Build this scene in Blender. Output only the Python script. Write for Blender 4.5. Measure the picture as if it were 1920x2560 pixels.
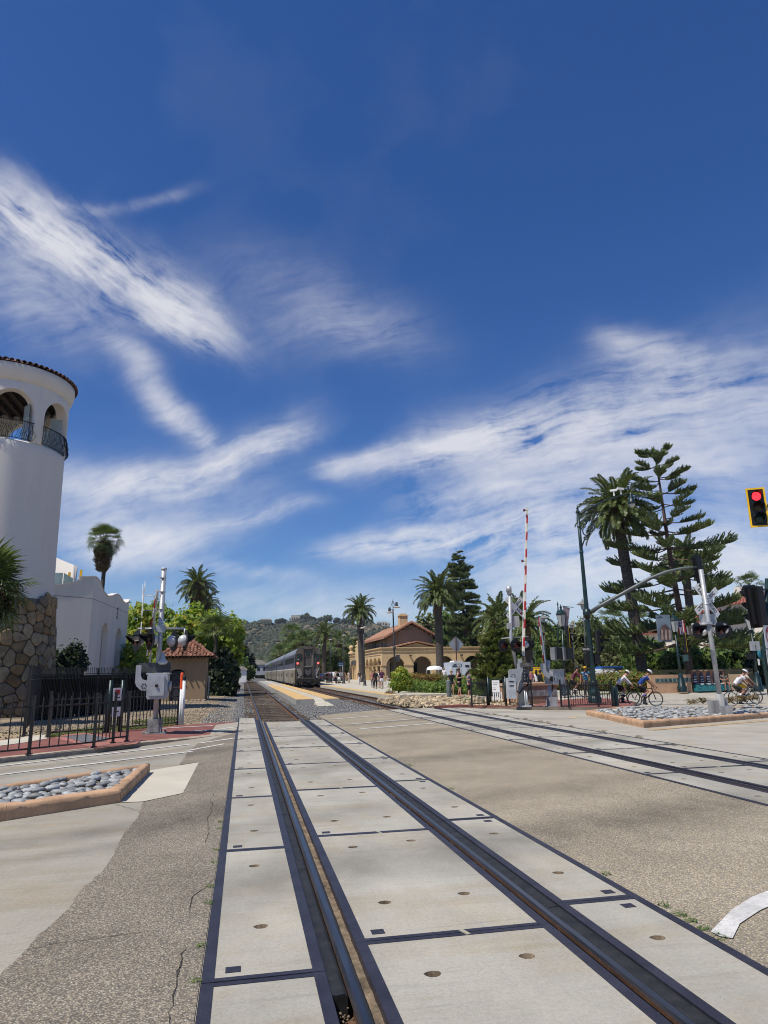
import bpy, bmesh, math, random
import numpy as np
from mathutils import Vector, Matrix
from mathutils.geometry import delaunay_2d_cdt, tessellate_polygon
PI=math.pi
rad=math.radians
SC=bpy.context.scene
for o in list(bpy.data.objects): bpy.data.objects.remove(o)
COL=SC.collection
rng=random.Random(7)
NP=np.random.default_rng(7)

# ------------------------------------------------------------------ camera
CAM_H=1.64; FPX=1694.0; PITCH=rad(13.24); ROLL=rad(.979); YAW=rad(11.6)
def _axes():
    F=Vector((0,math.cos(PITCH),math.sin(PITCH))); U=Vector((0,-math.sin(PITCH),math.cos(PITCH))); X=Vector((1,0,0))
    c,s=math.cos(ROLL),math.sin(ROLL); X2=X*c-U*s; U2=X*s+U*c
    R=Matrix.Rotation(-YAW,3,'Z')
    return R@F,R@U2,R@X2
CF,CU,CX=_axes()
cd=bpy.data.cameras.new('camera'); cam=bpy.data.objects.new('camera',cd); COL.objects.link(cam); SC.camera=cam
cd.sensor_fit='VERTICAL'; cd.sensor_height=36; cd.lens=FPX/2560*36; cd.clip_end=6000; cd.clip_start=.05
M4=Matrix((CX,CU,-CF)).transposed().to_4x4(); M4.translation=Vector((0,0,CAM_H)); cam.matrix_world=M4
# ------------------------------------------------------------------ light: light travels towards +x,+y (sun behind left shoulder)
SUN_EL=rad(60); SUN_AZ=rad(61)      # azimuth of travel, clockwise from +y
to_sun=Vector((-math.sin(SUN_AZ)*math.cos(SUN_EL),-math.cos(SUN_AZ)*math.cos(SUN_EL),math.sin(SUN_EL)))
sl=bpy.data.lights.new('sun','SUN'); sun=bpy.data.objects.new('sun',sl); COL.objects.link(sun)
sl.energy=4.8; sl.angle=rad(.53); sl.color=(1,.945,.845)
sun.rotation_euler=to_sun.to_track_quat('Z','Y').to_euler()
W=bpy.data.worlds.new('World'); SC.world=W; W.use_nodes=True
SC.cycles.filter_width=1.05
SC.view_settings.view_transform='Standard'; SC.view_settings.look='None'; SC.view_settings.exposure=0; SC.view_settings.gamma=1
SC.view_settings.use_curve_mapping=False
def pixdir(px,py): return (CF+CX*((px-960)/FPX)+CU*((1280-py)/FPX)).normalized()
def build_world():
    nt=W.node_tree; N=nt.nodes; L=nt.links; N.clear()
    out=N.new('ShaderNodeOutputWorld'); bg=N.new('ShaderNodeBackground'); bg.inputs[1].default_value=.1; L.new(bg.outputs[0],out.inputs[0])
    sky=N.new('ShaderNodeTexSky'); sky.sky_type='NISHITA'; sky.sun_disc=False; sky.sun_elevation=SUN_EL
    sky.sun_rotation=math.atan2(to_sun.x,to_sun.y); sky.altitude=0; sky.air_density=1.0; sky.dust_density=.3; sky.ozone_density=3.0
    hsv=N.new('ShaderNodeHueSaturation'); hsv.inputs['Saturation'].default_value=1.22; hsv.inputs['Value'].default_value=.93; hsv.inputs['Hue'].default_value=.505
    L.new(sky.outputs[0],hsv.inputs['Color'])
    tc=N.new('ShaderNodeTexCoord'); dirv=tc.outputs['Generated']
    def m(op,a,b=None,c=None,clamp=False):
        n=N.new('ShaderNodeMath'); n.operation=op; n.use_clamp=clamp
        for i,v in enumerate((a,b,c)):
            if v is None: continue
            if isinstance(v,(int,float)): n.inputs[i].default_value=v
            else: L.new(v,n.inputs[i])
        return n.outputs[0]
    def vm(op,a,b=None,s=None):
        n=N.new('ShaderNodeVectorMath'); n.operation=op
        for i,v in enumerate((a,b)):
            if v is None: continue
            if isinstance(v,(tuple,Vector)): n.inputs[i].default_value=tuple(v)
            else: L.new(v,n.inputs[i])
        if s is not None: n.inputs['Scale'].default_value=s
        return n.outputs['Value'] if op=='DOT_PRODUCT' else n.outputs[0]
    def noise(v,scale,detail=5,rough=.55,dist=0):
        n=N.new('ShaderNodeTexNoise'); n.inputs['Scale'].default_value=scale; n.inputs['Detail'].default_value=detail; n.inputs['Roughness'].default_value=rough; n.inputs['Distortion'].default_value=dist
        L.new(v,n.inputs['Vector']); return n
    # domain warp
    w1=noise(dirv,2.6,3); w=vm('SCALE',vm('SUBTRACT',w1.outputs['Color'],(.5,.5,.5)),s=.075)
    w2=noise(dirv,9,4,.6); ww=vm('SCALE',vm('SUBTRACT',w2.outputs['Color'],(.5,.5,.5)),s=.035)
    D=vm('ADD',vm('ADD',dirv,w),ww)
    # fibrous cirrus textures, stretched along each cloud's own run
    def fibre(p0,p1,along,across,seed,rough=.62):
        a=pixdir(*p0); b=pixdir(*p1); c=(a+b).normalized(); u=(b-a); u=(u-c*u.dot(c)).normalized(); v=c.cross(u)
        cb=N.new('ShaderNodeCombineXYZ')
        L.new(m('MULTIPLY',vm('DOT_PRODUCT',D,u),along),cb.inputs[0]); L.new(m('MULTIPLY',vm('DOT_PRODUCT',D,v),across),cb.inputs[1]); cb.inputs[2].default_value=seed
        return noise(cb.outputs[0],1,8,rough,.25).outputs['Fac']
    def blob(p0,p1,width,amp,pw=1.0):
        """elongated soft mask whose axis runs between two sky directions"""
        a=pixdir(*p0); b=pixdir(*p1); c=(a+b).normalized(); u=b-a; u=u-c*u.dot(c); half=u.length/2; u.normalize(); v=c.cross(u)
        wd=width/FPX
        x=m('MULTIPLY',vm('DOT_PRODUCT',D,u),1/max(half,1e-3)); y=m('MULTIPLY',vm('DOT_PRODUCT',D,v),1/wd)
        x2=m('POWER',m('ABSOLUTE',x),3.0); r=m('MULTIPLY_ADD',y,y,x2)
        e=m('MULTIPLY',m('POWER',2.718,m('MULTIPLY',r,-1.0)),amp)
        return m('MULTIPLY',e,m('GREATER_THAN',vm('DOT_PRODUCT',D,c),0.2))
    def total(items):
        s=None
        for it in items:
            b=blob(*it); s=b if s is None else m('ADD',s,b)
        return s
    grpA=total([((-80,425),(270,690),46,1.05),((140,590),(575,850),56,1.2),((330,800),(540,872),24,.8),((0,560),(260,800),70,.4),((300,640),(520,800),60,.4),((60,490),(280,532),13,.4),((260,535),(500,470),13,.18),((-150,440),(200,640),45,.5)])
    grpB=total([((350,960),(530,1125),30,.75),((225,1207),(520,1180),34,1.05),((470,1172),(770,1062),34,1.0),((140,1335),(520,1328),52,1.0),((500,1302),(770,1245),20,.5),((110,1150),(330,1270),50,.4),((560,690),(1080,860),80,.17),((640,860),(1060,820),60,.16),((420,1390),(760,1440),18,.4),((-100,640),(230,860),80,.3),((250,820),(400,960),30,.4)])
    grpC=total([((955,1168),(1300,1052),38,.95),((1120,1115),(1620,1040),70,.95),((1200,1195),(1950,1165),85,.58),((1480,1010),(2150,960),110,.55),((812,1380),(1120,1330),32,1.1),((1000,1352),(1500,1302),56,1.1),((1250,1405),(2100,1365),72,1.05),((790,1168),(985,1142),26,.8),((1490,830),(1730,885),34,.45),((1540,910),(1800,960),40,.3),((1000,1250),(1350,1225),34,.45)])
    low=total([((300,1480),(1000,1500),45,.35),((100,1260),(700,1220),90,.25),((560,1530),(1100,1540),22,.25),((1000,1500),(2000,1480),75,.5)])
    fA=fibre((0,450),(540,860),4,13,1.3,.58); fB=fibre((300,1230),(760,1080),5,17,4.1,.58); fC=fibre((950,1170),(1700,990),4,16,7.7,.6)
    gA=fibre((0,450),(540,860),11,75,2.3,.7); gB=fibre((300,1230),(760,1080),12,85,5.1,.7); gC=fibre((950,1170),(1700,990),10,80,8.7,.7)
    fine=noise(D,34,6,.65).outputs['Fac']; broad=noise(D,5.5,4,.6).outputs['Fac']
    def dens(g,f,f2,k=2.3,o=.66):
        t=m('ADD',m('MULTIPLY_ADD',m('SUBTRACT',f,.5),k,m('MULTIPLY',m('SUBTRACT',f2,.5),1.25)),m('ADD',m('MULTIPLY',m('SUBTRACT',fine,.5),.7),m('MULTIPLY',m('SUBTRACT',broad,.5),1.2)))
        return m('MULTIPLY',m('POWER',g,1.05),m('ADD',o,t),clamp=True)
    d=m('ADD',m('ADD',dens(grpA,fA,gA,1.9,.56),dens(grpB,fB,gB,1.9,.58)),m('ADD',dens(grpC,fC,gC,2.7,.56),dens(low,fB,gC,1.5)))
    # thin veil everywhere, incl. outside the frame
    veil=m('MULTIPLY',m('SUBTRACT',noise(D,3.1,6,.6).outputs['Fac'],.52,clamp=True),.13)
    d=m('ADD',d,veil)
    d=m('SUBTRACT',1.0,m('POWER',2.718,m('MULTIPLY',d,-1.45)),clamp=True)
    sep=N.new('ShaderNodeSeparateXYZ'); L.new(dirv,sep.inputs[0])
    up=m('GREATER_THAN',sep.outputs[2],0.0); d=m('MULTIPLY',d,up)
    mix=N.new('ShaderNodeMixRGB'); L.new(d,mix.inputs[0]); tint=vm('MULTIPLY',hsv.outputs[0],(.67,.865,1.13)); L.new(tint,mix.inputs[1]); mix.inputs[2].default_value=(8.9,8.8,8.9,1)
    L.new(mix.outputs[0],bg.inputs[0])
build_world()
W.cycles.sampling_method='MANUAL'; W.cycles.sample_map_resolution=512

# ------------------------------------------------------------------ helpers
def gz(x,y):
    k=1-min(max((y-34)/10,0),1); return -.03*min(max(x-9.4,0),12)*k
def ray(px,py): return CF+CX*((px-960)/FPX)+CU*((1280-py)/FPX)
def at_ground(px,py,dz=0.):
    """point of the ground (raised by dz) that is seen at this picture position of the photograph"""
    d=ray(px,py); z=dz
    for _ in range(25):
        t=(z-CAM_H)/d.z; x,y=d.x*t,d.y*t; z=gz(x,y)+dz
    return Vector((x,y,z))
def at_depth(px,py,dep): return ray(px,py)*dep+Vector((0,0,CAM_H))
def at_y(px,py,Y):
    d=ray(px,py); return d*(Y/d.y)+Vector((0,0,CAM_H))
def at_z(px,py,z):
    d=ray(px,py); return d*((z-CAM_H)/d.z)+Vector((0,0,CAM_H))
def hgt(p,py):
    """height of the point above p that is seen in this picture row"""
    lo,hi=-2.,80.
    for _ in range(50):
        m=(lo+hi)/2; v=Vector((p[0],p[1],m))-Vector((0,0,CAM_H)); row=1280-FPX*(v.dot(CU)/v.dot(CF))
        if row>py: lo=m
        else: hi=m
    return lo

class MB:
    def __init__(s): s.v=[]; s.f=[]; s.mi=[]; s.cur=0; s.sm=[]; s.smooth=False
    def add(s,vs,fs):
        b=len(s.v); s.v.extend([tuple(v) for v in vs])
        for f in fs: s.f.append(tuple(b+i for i in f)); s.mi.append(s.cur); s.sm.append(s.smooth)
    def box(s,c,d,rz=0,M=None,taper=1.0):
        x,y,z=d[0]/2,d[1]/2,d[2]/2; R=Matrix.Rotation(rz,3,'Z')
        vs=[]
        for sz in (-1,1):
            k=1 if sz<0 else taper
            for a,b in ((-1,-1),(1,-1),(1,1),(-1,1)):
                p=Vector((a*x*k,b*y*k,sz*z)); p=(M@p if M else R@p)+Vector(c); vs.append(p)
        s.add(vs,[(3,2,1,0),(4,5,6,7),(0,1,5,4),(1,2,6,5),(2,3,7,6),(3,0,4,7)])
    def tube(s,pts,r,n=8,caps=True,smooth=True):
        pts=[Vector(p) for p in pts]; rs=r if isinstance(r,(list,tuple)) else [r]*len(pts)
        vs=[]; prev=None
        for i,p in enumerate(pts):
            t=(pts[min(i+1,len(pts)-1)]-pts[max(i-1,0)]).normalized()
            if prev is None:
                a=Vector((0,0,1)) if abs(t.z)<.9 else Vector((1,0,0)); u=t.cross(a).normalized()
            else:
                u=prev-t*prev.dot(t); u=u.normalized() if u.length>1e-6 else t.orthogonal().normalized()
            prev=u; w=t.cross(u)
            for k in range(n):
                a=2*PI*k/n; vs.append(p+(u*math.cos(a)+w*math.sin(a))*rs[i])
        fs=[]
        for i in range(len(pts)-1):
            for k in range(n): fs.append((i*n+k,i*n+(k+1)%n,(i+1)*n+(k+1)%n,(i+1)*n+k))
        o=s.smooth; s.smooth=smooth; s.add(vs,fs); 
        if caps:
            b=len(s.v)-len(vs); s.smooth=False
            s.f.append(tuple(b+k for k in range(n))[::-1]); s.mi.append(s.cur); s.sm.append(False)
            s.f.append(tuple(b+(len(pts)-1)*n+k for k in range(n))); s.mi.append(s.cur); s.sm.append(False)
        s.smooth=o
    def cyl(s,p0,p1,r0,r1=None,n=12,smooth=True): s.tube([p0,p1],[r0,r0 if r1 is None else r1],n,True,smooth)
    def lathe(s,prof,o=(0,0,0),n=16,smooth=True,M=None,a0=0,a1=2*PI):
        full=abs(a1-a0-2*PI)<1e-6; c=n if full else n+1; vs=[]
        for r,z in prof:
            for k in range(c):
                a=a0+(a1-a0)*k/n; p=Vector((r*math.cos(a),r*math.sin(a),z)); p=(M@p if M else p)+Vector(o); vs.append(p)
        fs=[]
        for i in range(len(prof)-1):
            for k in range(n): fs.append((i*c+k,i*c+(k+1)%c,(i+1)*c+(k+1)%c,(i+1)*c+k))
        q=s.smooth; s.smooth=smooth; s.add(vs,fs); s.smooth=q
    def prism(s,poly,z0,z1,M=None,off=(0,0,0)):
        n=len(poly); T=lambda x,y,z:(M@Vector((x,y,z)) if M else Vector((x,y,z)))+Vector(off)
        vs=[T(x,y,z0) for x,y in poly]+[T(x,y,z1) for x,y in poly]
        fs=[(i,(i+1)%n,n+(i+1)%n,n+i) for i in range(n)]
        tri=tessellate_polygon([[Vector((x,y,0)) for x,y in poly]])
        area=sum(poly[i][0]*poly[(i+1)%n][1]-poly[(i+1)%n][0]*poly[i][1] for i in range(n))
        for t in tri:
            a,b,c=t; ar=(poly[b][0]-poly[a][0])*(poly[c][1]-poly[a][1])-(poly[b][1]-poly[a][1])*(poly[c][0]-poly[a][0])
            if ar<0: t=(a,c,b)
            fs.append(tuple(n+i for i in t)); fs.append(tuple(t)[::-1])
        if area<0: fs=[fs_i if k>=n else fs_i[::-1] for k,fs_i in enumerate(fs)]
        s.add(vs,fs)
    def ball(s,c,r,seg=10,rings=6,sc=(1,1,1),jit=0,rg=None,M=None):
        vs=[];rg=rg or rng
        for i in range(rings+1):
            th=PI*i/rings
            for k in range(seg):
                a=2*PI*k/seg; j=1+jit*(rg.random()-.5)*2 if 0<i<rings else 1
                p=Vector((math.sin(th)*math.cos(a)*sc[0]*r*j,math.sin(th)*math.sin(a)*sc[1]*r*j,math.cos(th)*sc[2]*r*j))
                vs.append((M@p if M else p)+Vector(c))
        fs=[]
        for i in range(rings):
            for k in range(seg): fs.append((i*seg+k,(i+1)*seg+k,(i+1)*seg+(k+1)%seg,i*seg+(k+1)%seg))
        q=s.smooth; s.smooth=True; s.add(vs,fs); s.smooth=q
    def mesh(s,name):
        me=bpy.data.meshes.new(name); me.from_pydata(s.v,[],s.f)
        me.polygons.foreach_set('material_index',s.mi); me.polygons.foreach_set('use_smooth',s.sm); me.update(); return me
def link(name,me,mats,parent=None):
    o=bpy.data.objects.new(name,me); COL.objects.link(o)
    if mats is not None and len(me.materials)==0:
        for m in (mats if isinstance(mats,(list,tuple)) else [mats]): me.materials.append(m)
    if parent is not None: o.parent=parent
    return o
def obj(name,mb,mats,parent=None): return link(name,mb.mesh(name),mats,parent)
def inst(name,me,parent,M):
    o=bpy.data.objects.new(name,me); COL.objects.link(o); o.parent=parent; o.matrix_local=M; return o
def tag(o,label,cat=None,group=None,kind=None):
    if label: o['label']=label
    if cat: o['category']=cat
    if group: o['group']=group
    if kind: o['kind']=kind
    return o
def thing(name,label,cat,loc=(0,0,0),rz=0,group=None,kind=None):
    o=bpy.data.objects.new(name,None); COL.objects.link(o); o.location=loc; o.rotation_euler=(0,0,rz); o.empty_display_size=.1
    return tag(o,label,cat,group,kind)
def copy_tree(o,loc=None,rz=None,label=None,scale=None,parent=None):
    c=o.copy(); COL.objects.link(c)
    if parent is not None: c.parent=parent; c.matrix_parent_inverse=o.matrix_parent_inverse.copy()
    if loc is not None: c.location=loc
    if rz is not None: c.rotation_euler=(0,0,rz)
    if scale is not None: c.scale=(scale,)*3 if isinstance(scale,(int,float)) else scale
    if label: c['label']=label
    for ch in o.children: copy_tree(ch,parent=c)
    return c
def fastmesh(name,V,F,mi=None,smooth=False):
    """numpy arrays -> mesh; F is (n,k) with equal-sided faces"""
    me=bpy.data.meshes.new(name); n,k=F.shape
    me.vertices.add(len(V)); me.vertices.foreach_set('co',np.ascontiguousarray(V,dtype=np.float32).ravel())
    me.loops.add(n*k); me.loops.foreach_set('vertex_index',np.ascontiguousarray(F,dtype=np.int32).ravel())
    me.polygons.add(n); me.polygons.foreach_set('loop_start',np.arange(0,n*k,k,dtype=np.int32))
    if mi is not None: me.polygons.foreach_set('material_index',np.ascontiguousarray(mi,dtype=np.int32))
    if smooth: me.polygons.foreach_set('use_smooth',np.ones(n,dtype=bool))
    me.update(calc_edges=True); return me

# ------------------------------------------------------------------ materials
MATS={}
def mat(name,col,rough=.75,var=.12,scale=2.0,col2=None,bump=0.,bscale=60,metal=0.,spec=.4,speck=0.,speckscale=120,world=False,streak=None,transl=0.,emit=None,coat=0.,objvar=0.):
    if name in MATS: return MATS[name]
    m=bpy.data.materials.new(name); m.use_nodes=True; nt=m.node_tree; N=nt.nodes; L=nt.links; b=N['Principled BSDF']
    b.inputs['Roughness'].default_value=rough; b.inputs['Metallic'].default_value=metal; b.inputs['Specular IOR Level'].default_value=spec
    if coat: b.inputs['Coat Weight'].default_value=coat
    if world: g=N.new('ShaderNodeNewGeometry'); vec=g.outputs['Position']
    else: g=N.new('ShaderNodeTexCoord'); vec=g.outputs['Object']
    if streak:
        mp=N.new('ShaderNodeMapping'); mp.inputs['Scale'].default_value=streak; L.new(vec,mp.inputs[0]); vec1=mp.outputs[0]
    else: vec1=vec
    n1=N.new('ShaderNodeTexNoise'); n1.inputs['Scale'].default_value=scale; n1.inputs['Detail'].default_value=6; n1.inputs['Roughness'].default_value=.6; L.new(vec1,n1.inputs['Vector'])
    c2=col2 or tuple(max(0,c*(1-2*var)) for c in col); c1=col if col2 else tuple(c*(1+var) for c in col)
    r=N.new('ShaderNodeValToRGB'); r.color_ramp.elements[0].position=.32; r.color_ramp.elements[1].position=.68
    r.color_ramp.elements[0].color=(*c2,1); r.color_ramp.elements[1].color=(*c1,1); L.new(n1.outputs['Fac'],r.inputs[0]); c=r.outputs[0]
    if speck:
        n2=N.new('ShaderNodeTexNoise'); n2.inputs['Scale'].default_value=speckscale; n2.inputs['Detail'].default_value=3; n2.inputs['Roughness'].default_value=.7; L.new(vec,n2.inputs['Vector'])
        mr=N.new('ShaderNodeMapRange'); mr.inputs[1].default_value=.3; mr.inputs[2].default_value=.7; mr.inputs[3].default_value=1-speck; mr.inputs[4].default_value=1+speck; L.new(n2.outputs['Fac'],mr.inputs[0])
        mx=N.new('ShaderNodeVectorMath'); mx.operation='SCALE'; L.new(c,mx.inputs[0]); L.new(mr.outputs[0],mx.inputs['Scale']); c=mx.outputs[0]
    if objvar:
        oi=N.new('ShaderNodeObjectInfo'); mr=N.new('ShaderNodeMapRange'); mr.inputs[3].default_value=1-objvar; mr.inputs[4].default_value=1+objvar; L.new(oi.outputs['Random'],mr.inputs[0])
        mx=N.new('ShaderNodeVectorMath'); mx.operation='SCALE'; L.new(c,mx.inputs[0]); L.new(mr.outputs[0],mx.inputs['Scale']); c=mx.outputs[0]
    L.new(c,b.inputs['Base Color'])
    if bump:
        n3=N.new('ShaderNodeTexNoise'); n3.inputs['Scale'].default_value=bscale; n3.inputs['Detail'].default_value=5; L.new(vec,n3.inputs['Vector'])
        bp=N.new('ShaderNodeBump'); bp.inputs['Strength'].default_value=min(1,bump); bp.inputs['Distance'].default_value=.02*bump+.004; L.new(n3.outputs['Fac'],bp.inputs['Height']); L.new(bp.outputs[0],b.inputs['Normal'])
    if transl:
        t=N.new('ShaderNodeBsdfTranslucent'); sc=N.new('ShaderNodeVectorMath'); sc.operation='MULTIPLY'; sc.inputs[1].default_value=(1.5,1.6,.6); L.new(c,sc.inputs[0]); L.new(sc.outputs[0],t.inputs[0])
        ms=N.new('ShaderNodeMixShader'); ms.inputs[0].default_value=transl; L.new(b.outputs[0],ms.inputs[1]); L.new(t.outputs[0],ms.inputs[2]); L.new(ms.outputs[0],N['Material Output'].inputs[0])
    if emit:
        b.inputs['Emission Color'].default_value=(*emit[0],1); b.inputs['Emission Strength'].default_value=emit[1]
    MATS[name]=m; return m
def S(r,g,b):
    """sRGB 0-255 -> linear"""
    f=lambda c:(c/255/12.92 if c/255<=.04045 else ((c/255+.055)/1.055)**2.4)
    return (f(r),f(g),f(b))
steel_dark=mat('dark_painted_steel',(.030,.028,.040),.45,.25,3,bump=.1,bscale=30,speck=.25,speckscale=60)
galv=mat('galvanised_steel',(.42,.43,.44),.5,.1,4,metal=.35,speck=.08,speckscale=30)
galv_old=mat('weathered_grey_paint',(.36,.36,.355),.6,.22,3,speck=.15,speckscale=25,streak=(1,1,.3))
silver=mat('silver_paint',(.55,.56,.57),.45,.12,4,metal=.2,speck=.08)
black=mat('black_paint',(.012,.012,.013),.5,.2,3)
blackmetal=mat('black_fence_paint',(.013,.014,.015),.42,.25,5,spec=.5)
greenpaint=mat('dark_green_paint',(.012,.032,.030),.35,.3,3,spec=.5)
white=mat('white_paint',(.76,.76,.74),.55,.06,4,speck=.04)
red=mat('signal_red_paint',(.42,.022,.025),.5,.12,5)
orange=mat('orange_plastic',(.72,.085,.02),.45,.1,6)
yellow=mat('yellow_paint',(.80,.44,.012),.5,.08,5)
rust=mat('rusty_rail_steel',(.125,.066,.037),.8,.4,6,col2=(.075,.038,.022),speck=.3,speckscale=50,bump=.2,bscale=60)
railtop=mat('polished_rail_top',(.13,.135,.15),.3,.25,2,metal=.9,streak=(8,.6,1))
rubber=mat('black_rubber',(.022,.022,.021),.6,.3,8,speck=.3,speckscale=90)
glassdark=mat('dark_glass',(.012,.015,.018),.08,.2,2,spec=.6)
lensred=mat('dark_red_lens',(.10,.006,.008),.25,.2,6)
stucco_w=mat('white_stucco',(.74,.695,.625),.9,.035,1.0,speck=.05,speckscale=16,bump=.3,bscale=14,streak=(1,1,.14))
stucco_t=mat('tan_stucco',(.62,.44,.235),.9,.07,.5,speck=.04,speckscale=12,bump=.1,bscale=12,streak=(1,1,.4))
stucco_b=mat('shade_brown_stucco',(.29,.225,.155),.9,.08,.5,speck=.05,speckscale=12)  # station shade under eaves and inside the arcade is painted into this brown
stucco_h=mat('hut_stucco',(.33,.235,.14),.9,.08,.8,speck=.05,speckscale=14,bump=.1,bscale=14,streak=(1,1,.4))
tile_a=mat('clay_roof_tile',(.27,.105,.06),.85,.3,2.5,col2=(.13,.075,.05),speck=.25,speckscale=14,objvar=.35)
tile_o=mat('orange_roof_tile',(.43,.23,.14),.85,.25,1.2,col2=(.31,.155,.095),speck=.25,speckscale=6)
wood=mat('dark_timber',(.045,.028,.02),.8,.3,3)
kerb_m=mat('terracotta_concrete',(.50,.31,.18),.85,.16,2.2,speck=.12,speckscale=35,bump=.5,bscale=14)
kerb_g=mat('grey_kerb_concrete',(.42,.33,.24),.85,.2,2,speck=.12,speckscale=40)
pave_r=mat('red_pavement',(.23,.085,.065),.85,.14,1.5,speck=.14,speckscale=45,world=True)
pave_p=mat('pink_pavement',(.36,.15,.115),.85,.12,1.5,speck=.1,speckscale=45,world=True)
paint_w=mat('road_paint',(.62,.60,.56),.7,.12,3,speck=.2,speckscale=30,world=True)
pale_conc=mat('pale_concrete',(.52,.475,.38),.88,.07,.8,speck=.07,speckscale=60,world=True)
tactile=mat('yellow_tactile_strip',(.62,.41,.17),.8,.1,1,speck=.1,speckscale=20,world=True)
# ================================================================== GROUND
def aggregate(name,cols,scale,base=(.2,.18,.15),rough=.9,bump=.6,patch=.25,stain=None):
    """loose or bound stones: each voronoi cell is one stone of its own colour"""
    m=bpy.data.materials.new(name); m.use_nodes=True; nt=m.node_tree; N=nt.nodes; L=nt.links; b=N['Principled BSDF']; b.inputs['Roughness'].default_value=rough; b.inputs['Specular IOR Level'].default_value=.3
    g=N.new('ShaderNodeNewGeometry'); P=g.outputs['Position']
    v=N.new('ShaderNodeTexVoronoi'); v.inputs['Scale'].default_value=scale; v.inputs['Randomness'].default_value=1; L.new(P,v.inputs['Vector'])
    s=N.new('ShaderNodeSeparateColor'); L.new(v.outputs['Color'],s.inputs[0])
    r=N.new('ShaderNodeValToRGB'); r.color_ramp.interpolation='CONSTANT'; e=r.color_ramp.elements
    while len(e)<len(cols): e.new(.5)
    for i,c in enumerate(cols): e[i].position=i/len(cols); e[i].color=(*c,1)
    L.new(s.outputs[0],r.inputs[0])
    # dark binder between stones
    mr=N.new('ShaderNodeMapRange'); mr.inputs[1].default_value=.25/1; mr.inputs[2].default_value=.75; L.new(v.outputs['Distance'],mr.inputs[0])
    mx=N.new('ShaderNodeMixRGB'); L.new(mr.outputs[0],mx.inputs[0]); L.new(r.outputs[0],mx.inputs[1]); mx.inputs[2].default_value=(*base,1)
    n=N.new('ShaderNodeTexNoise'); n.inputs['Scale'].default_value=.9; n.inputs['Detail'].default_value=7; n.inputs['Roughness'].default_value=.65; L.new(P,n.inputs['Vector'])
    m2=N.new('ShaderNodeMapRange'); m2.inputs[1].default_value=.3; m2.inputs[2].default_value=.7; m2.inputs[3].default_value=1-patch; m2.inputs[4].default_value=1+patch; L.new(n.outputs['Fac'],m2.inputs[0])
    sc=N.new('ShaderNodeVectorMath'); sc.operation='SCALE'; L.new(mx.outputs[0],sc.inputs[0]); L.new(m2.outputs[0],sc.inputs['Scale']); c=sc.outputs[0]
    if stain:
        c=add_stains(N,L,P,c,stain)
    L.new(c,b.inputs['Base Color'])
    bp=N.new('ShaderNodeBump'); bp.invert=True; bp.inputs['Strength'].default_value=bump; bp.inputs['Distance'].default_value=.5/scale; L.new(v.outputs['Distance'],bp.inputs['Height']); L.new(bp.outputs[0],b.inputs['Normal'])
    MATS[name]=m; return m
def add_stains(N,L,P,c,stain):
    """rubber and oil left in the wheel paths: bands along given lines (x,y,dx,dy,halfwidth,strength)"""
    wob=N.new('ShaderNodeTexNoise'); wob.inputs['Scale'].default_value=.7; wob.inputs['Detail'].default_value=4; L.new(P,wob.inputs['Vector'])
    br=N.new('ShaderNodeTexNoise'); br.inputs['Scale'].default_value=2.3; br.inputs['Detail'].default_value=6; L.new(P,br.inputs['Vector'])
    for (x,y,dx,dy,hw,st) in stain:
        l=math.hypot(dx,dy); nx,ny=-dy/l,dx/l
        d=N.new('ShaderNodeVectorMath'); d.operation='DOT_PRODUCT'; L.new(P,d.inputs[0]); d.inputs[1].default_value=(nx,ny,0)
        a=N.new('ShaderNodeMath'); a.operation='SUBTRACT'; L.new(d.outputs['Value'],a.inputs[0]); a.inputs[1].default_value=x*nx+y*ny
        w=N.new('ShaderNodeMath'); w.operation='MULTIPLY_ADD'; L.new(wob.outputs['Fac'],w.inputs[0]); w.inputs[1].default_value=.5; L.new(a.outputs[0],w.inputs[2])
        s=N.new('ShaderNodeMath'); s.operation='SUBTRACT'; L.new(w.outputs[0],s.inputs[0]); s.inputs[1].default_value=.25
        ab=N.new('ShaderNodeMath'); ab.operation='ABSOLUTE'; L.new(s.outputs[0],ab.inputs[0])
        mr=N.new('ShaderNodeMapRange'); mr.interpolation_type='SMOOTHSTEP'; mr.inputs[1].default_value=0; mr.inputs[2].default_value=hw; mr.inputs[3].default_value=st; mr.inputs[4].default_value=0; L.new(ab.outputs[0],mr.inputs[0])
        mu=N.new('ShaderNodeMath'); mu.operation='MULTIPLY'; L.new(mr.outputs[0],mu.inputs[0]); L.new(br.outputs['Fac'],mu.inputs[1])
        inv=N.new('ShaderNodeMath'); inv.operation='SUBTRACT'; inv.inputs[0].default_value=1; L.new(mu.outputs[0],inv.inputs[1])
        sc=N.new('ShaderNodeVectorMath'); sc.operation='SCALE'; L.new(c,sc.inputs[0]); L.new(inv.outputs[0],sc.inputs['Scale']); c=sc.outputs[0]
    return c
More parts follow.
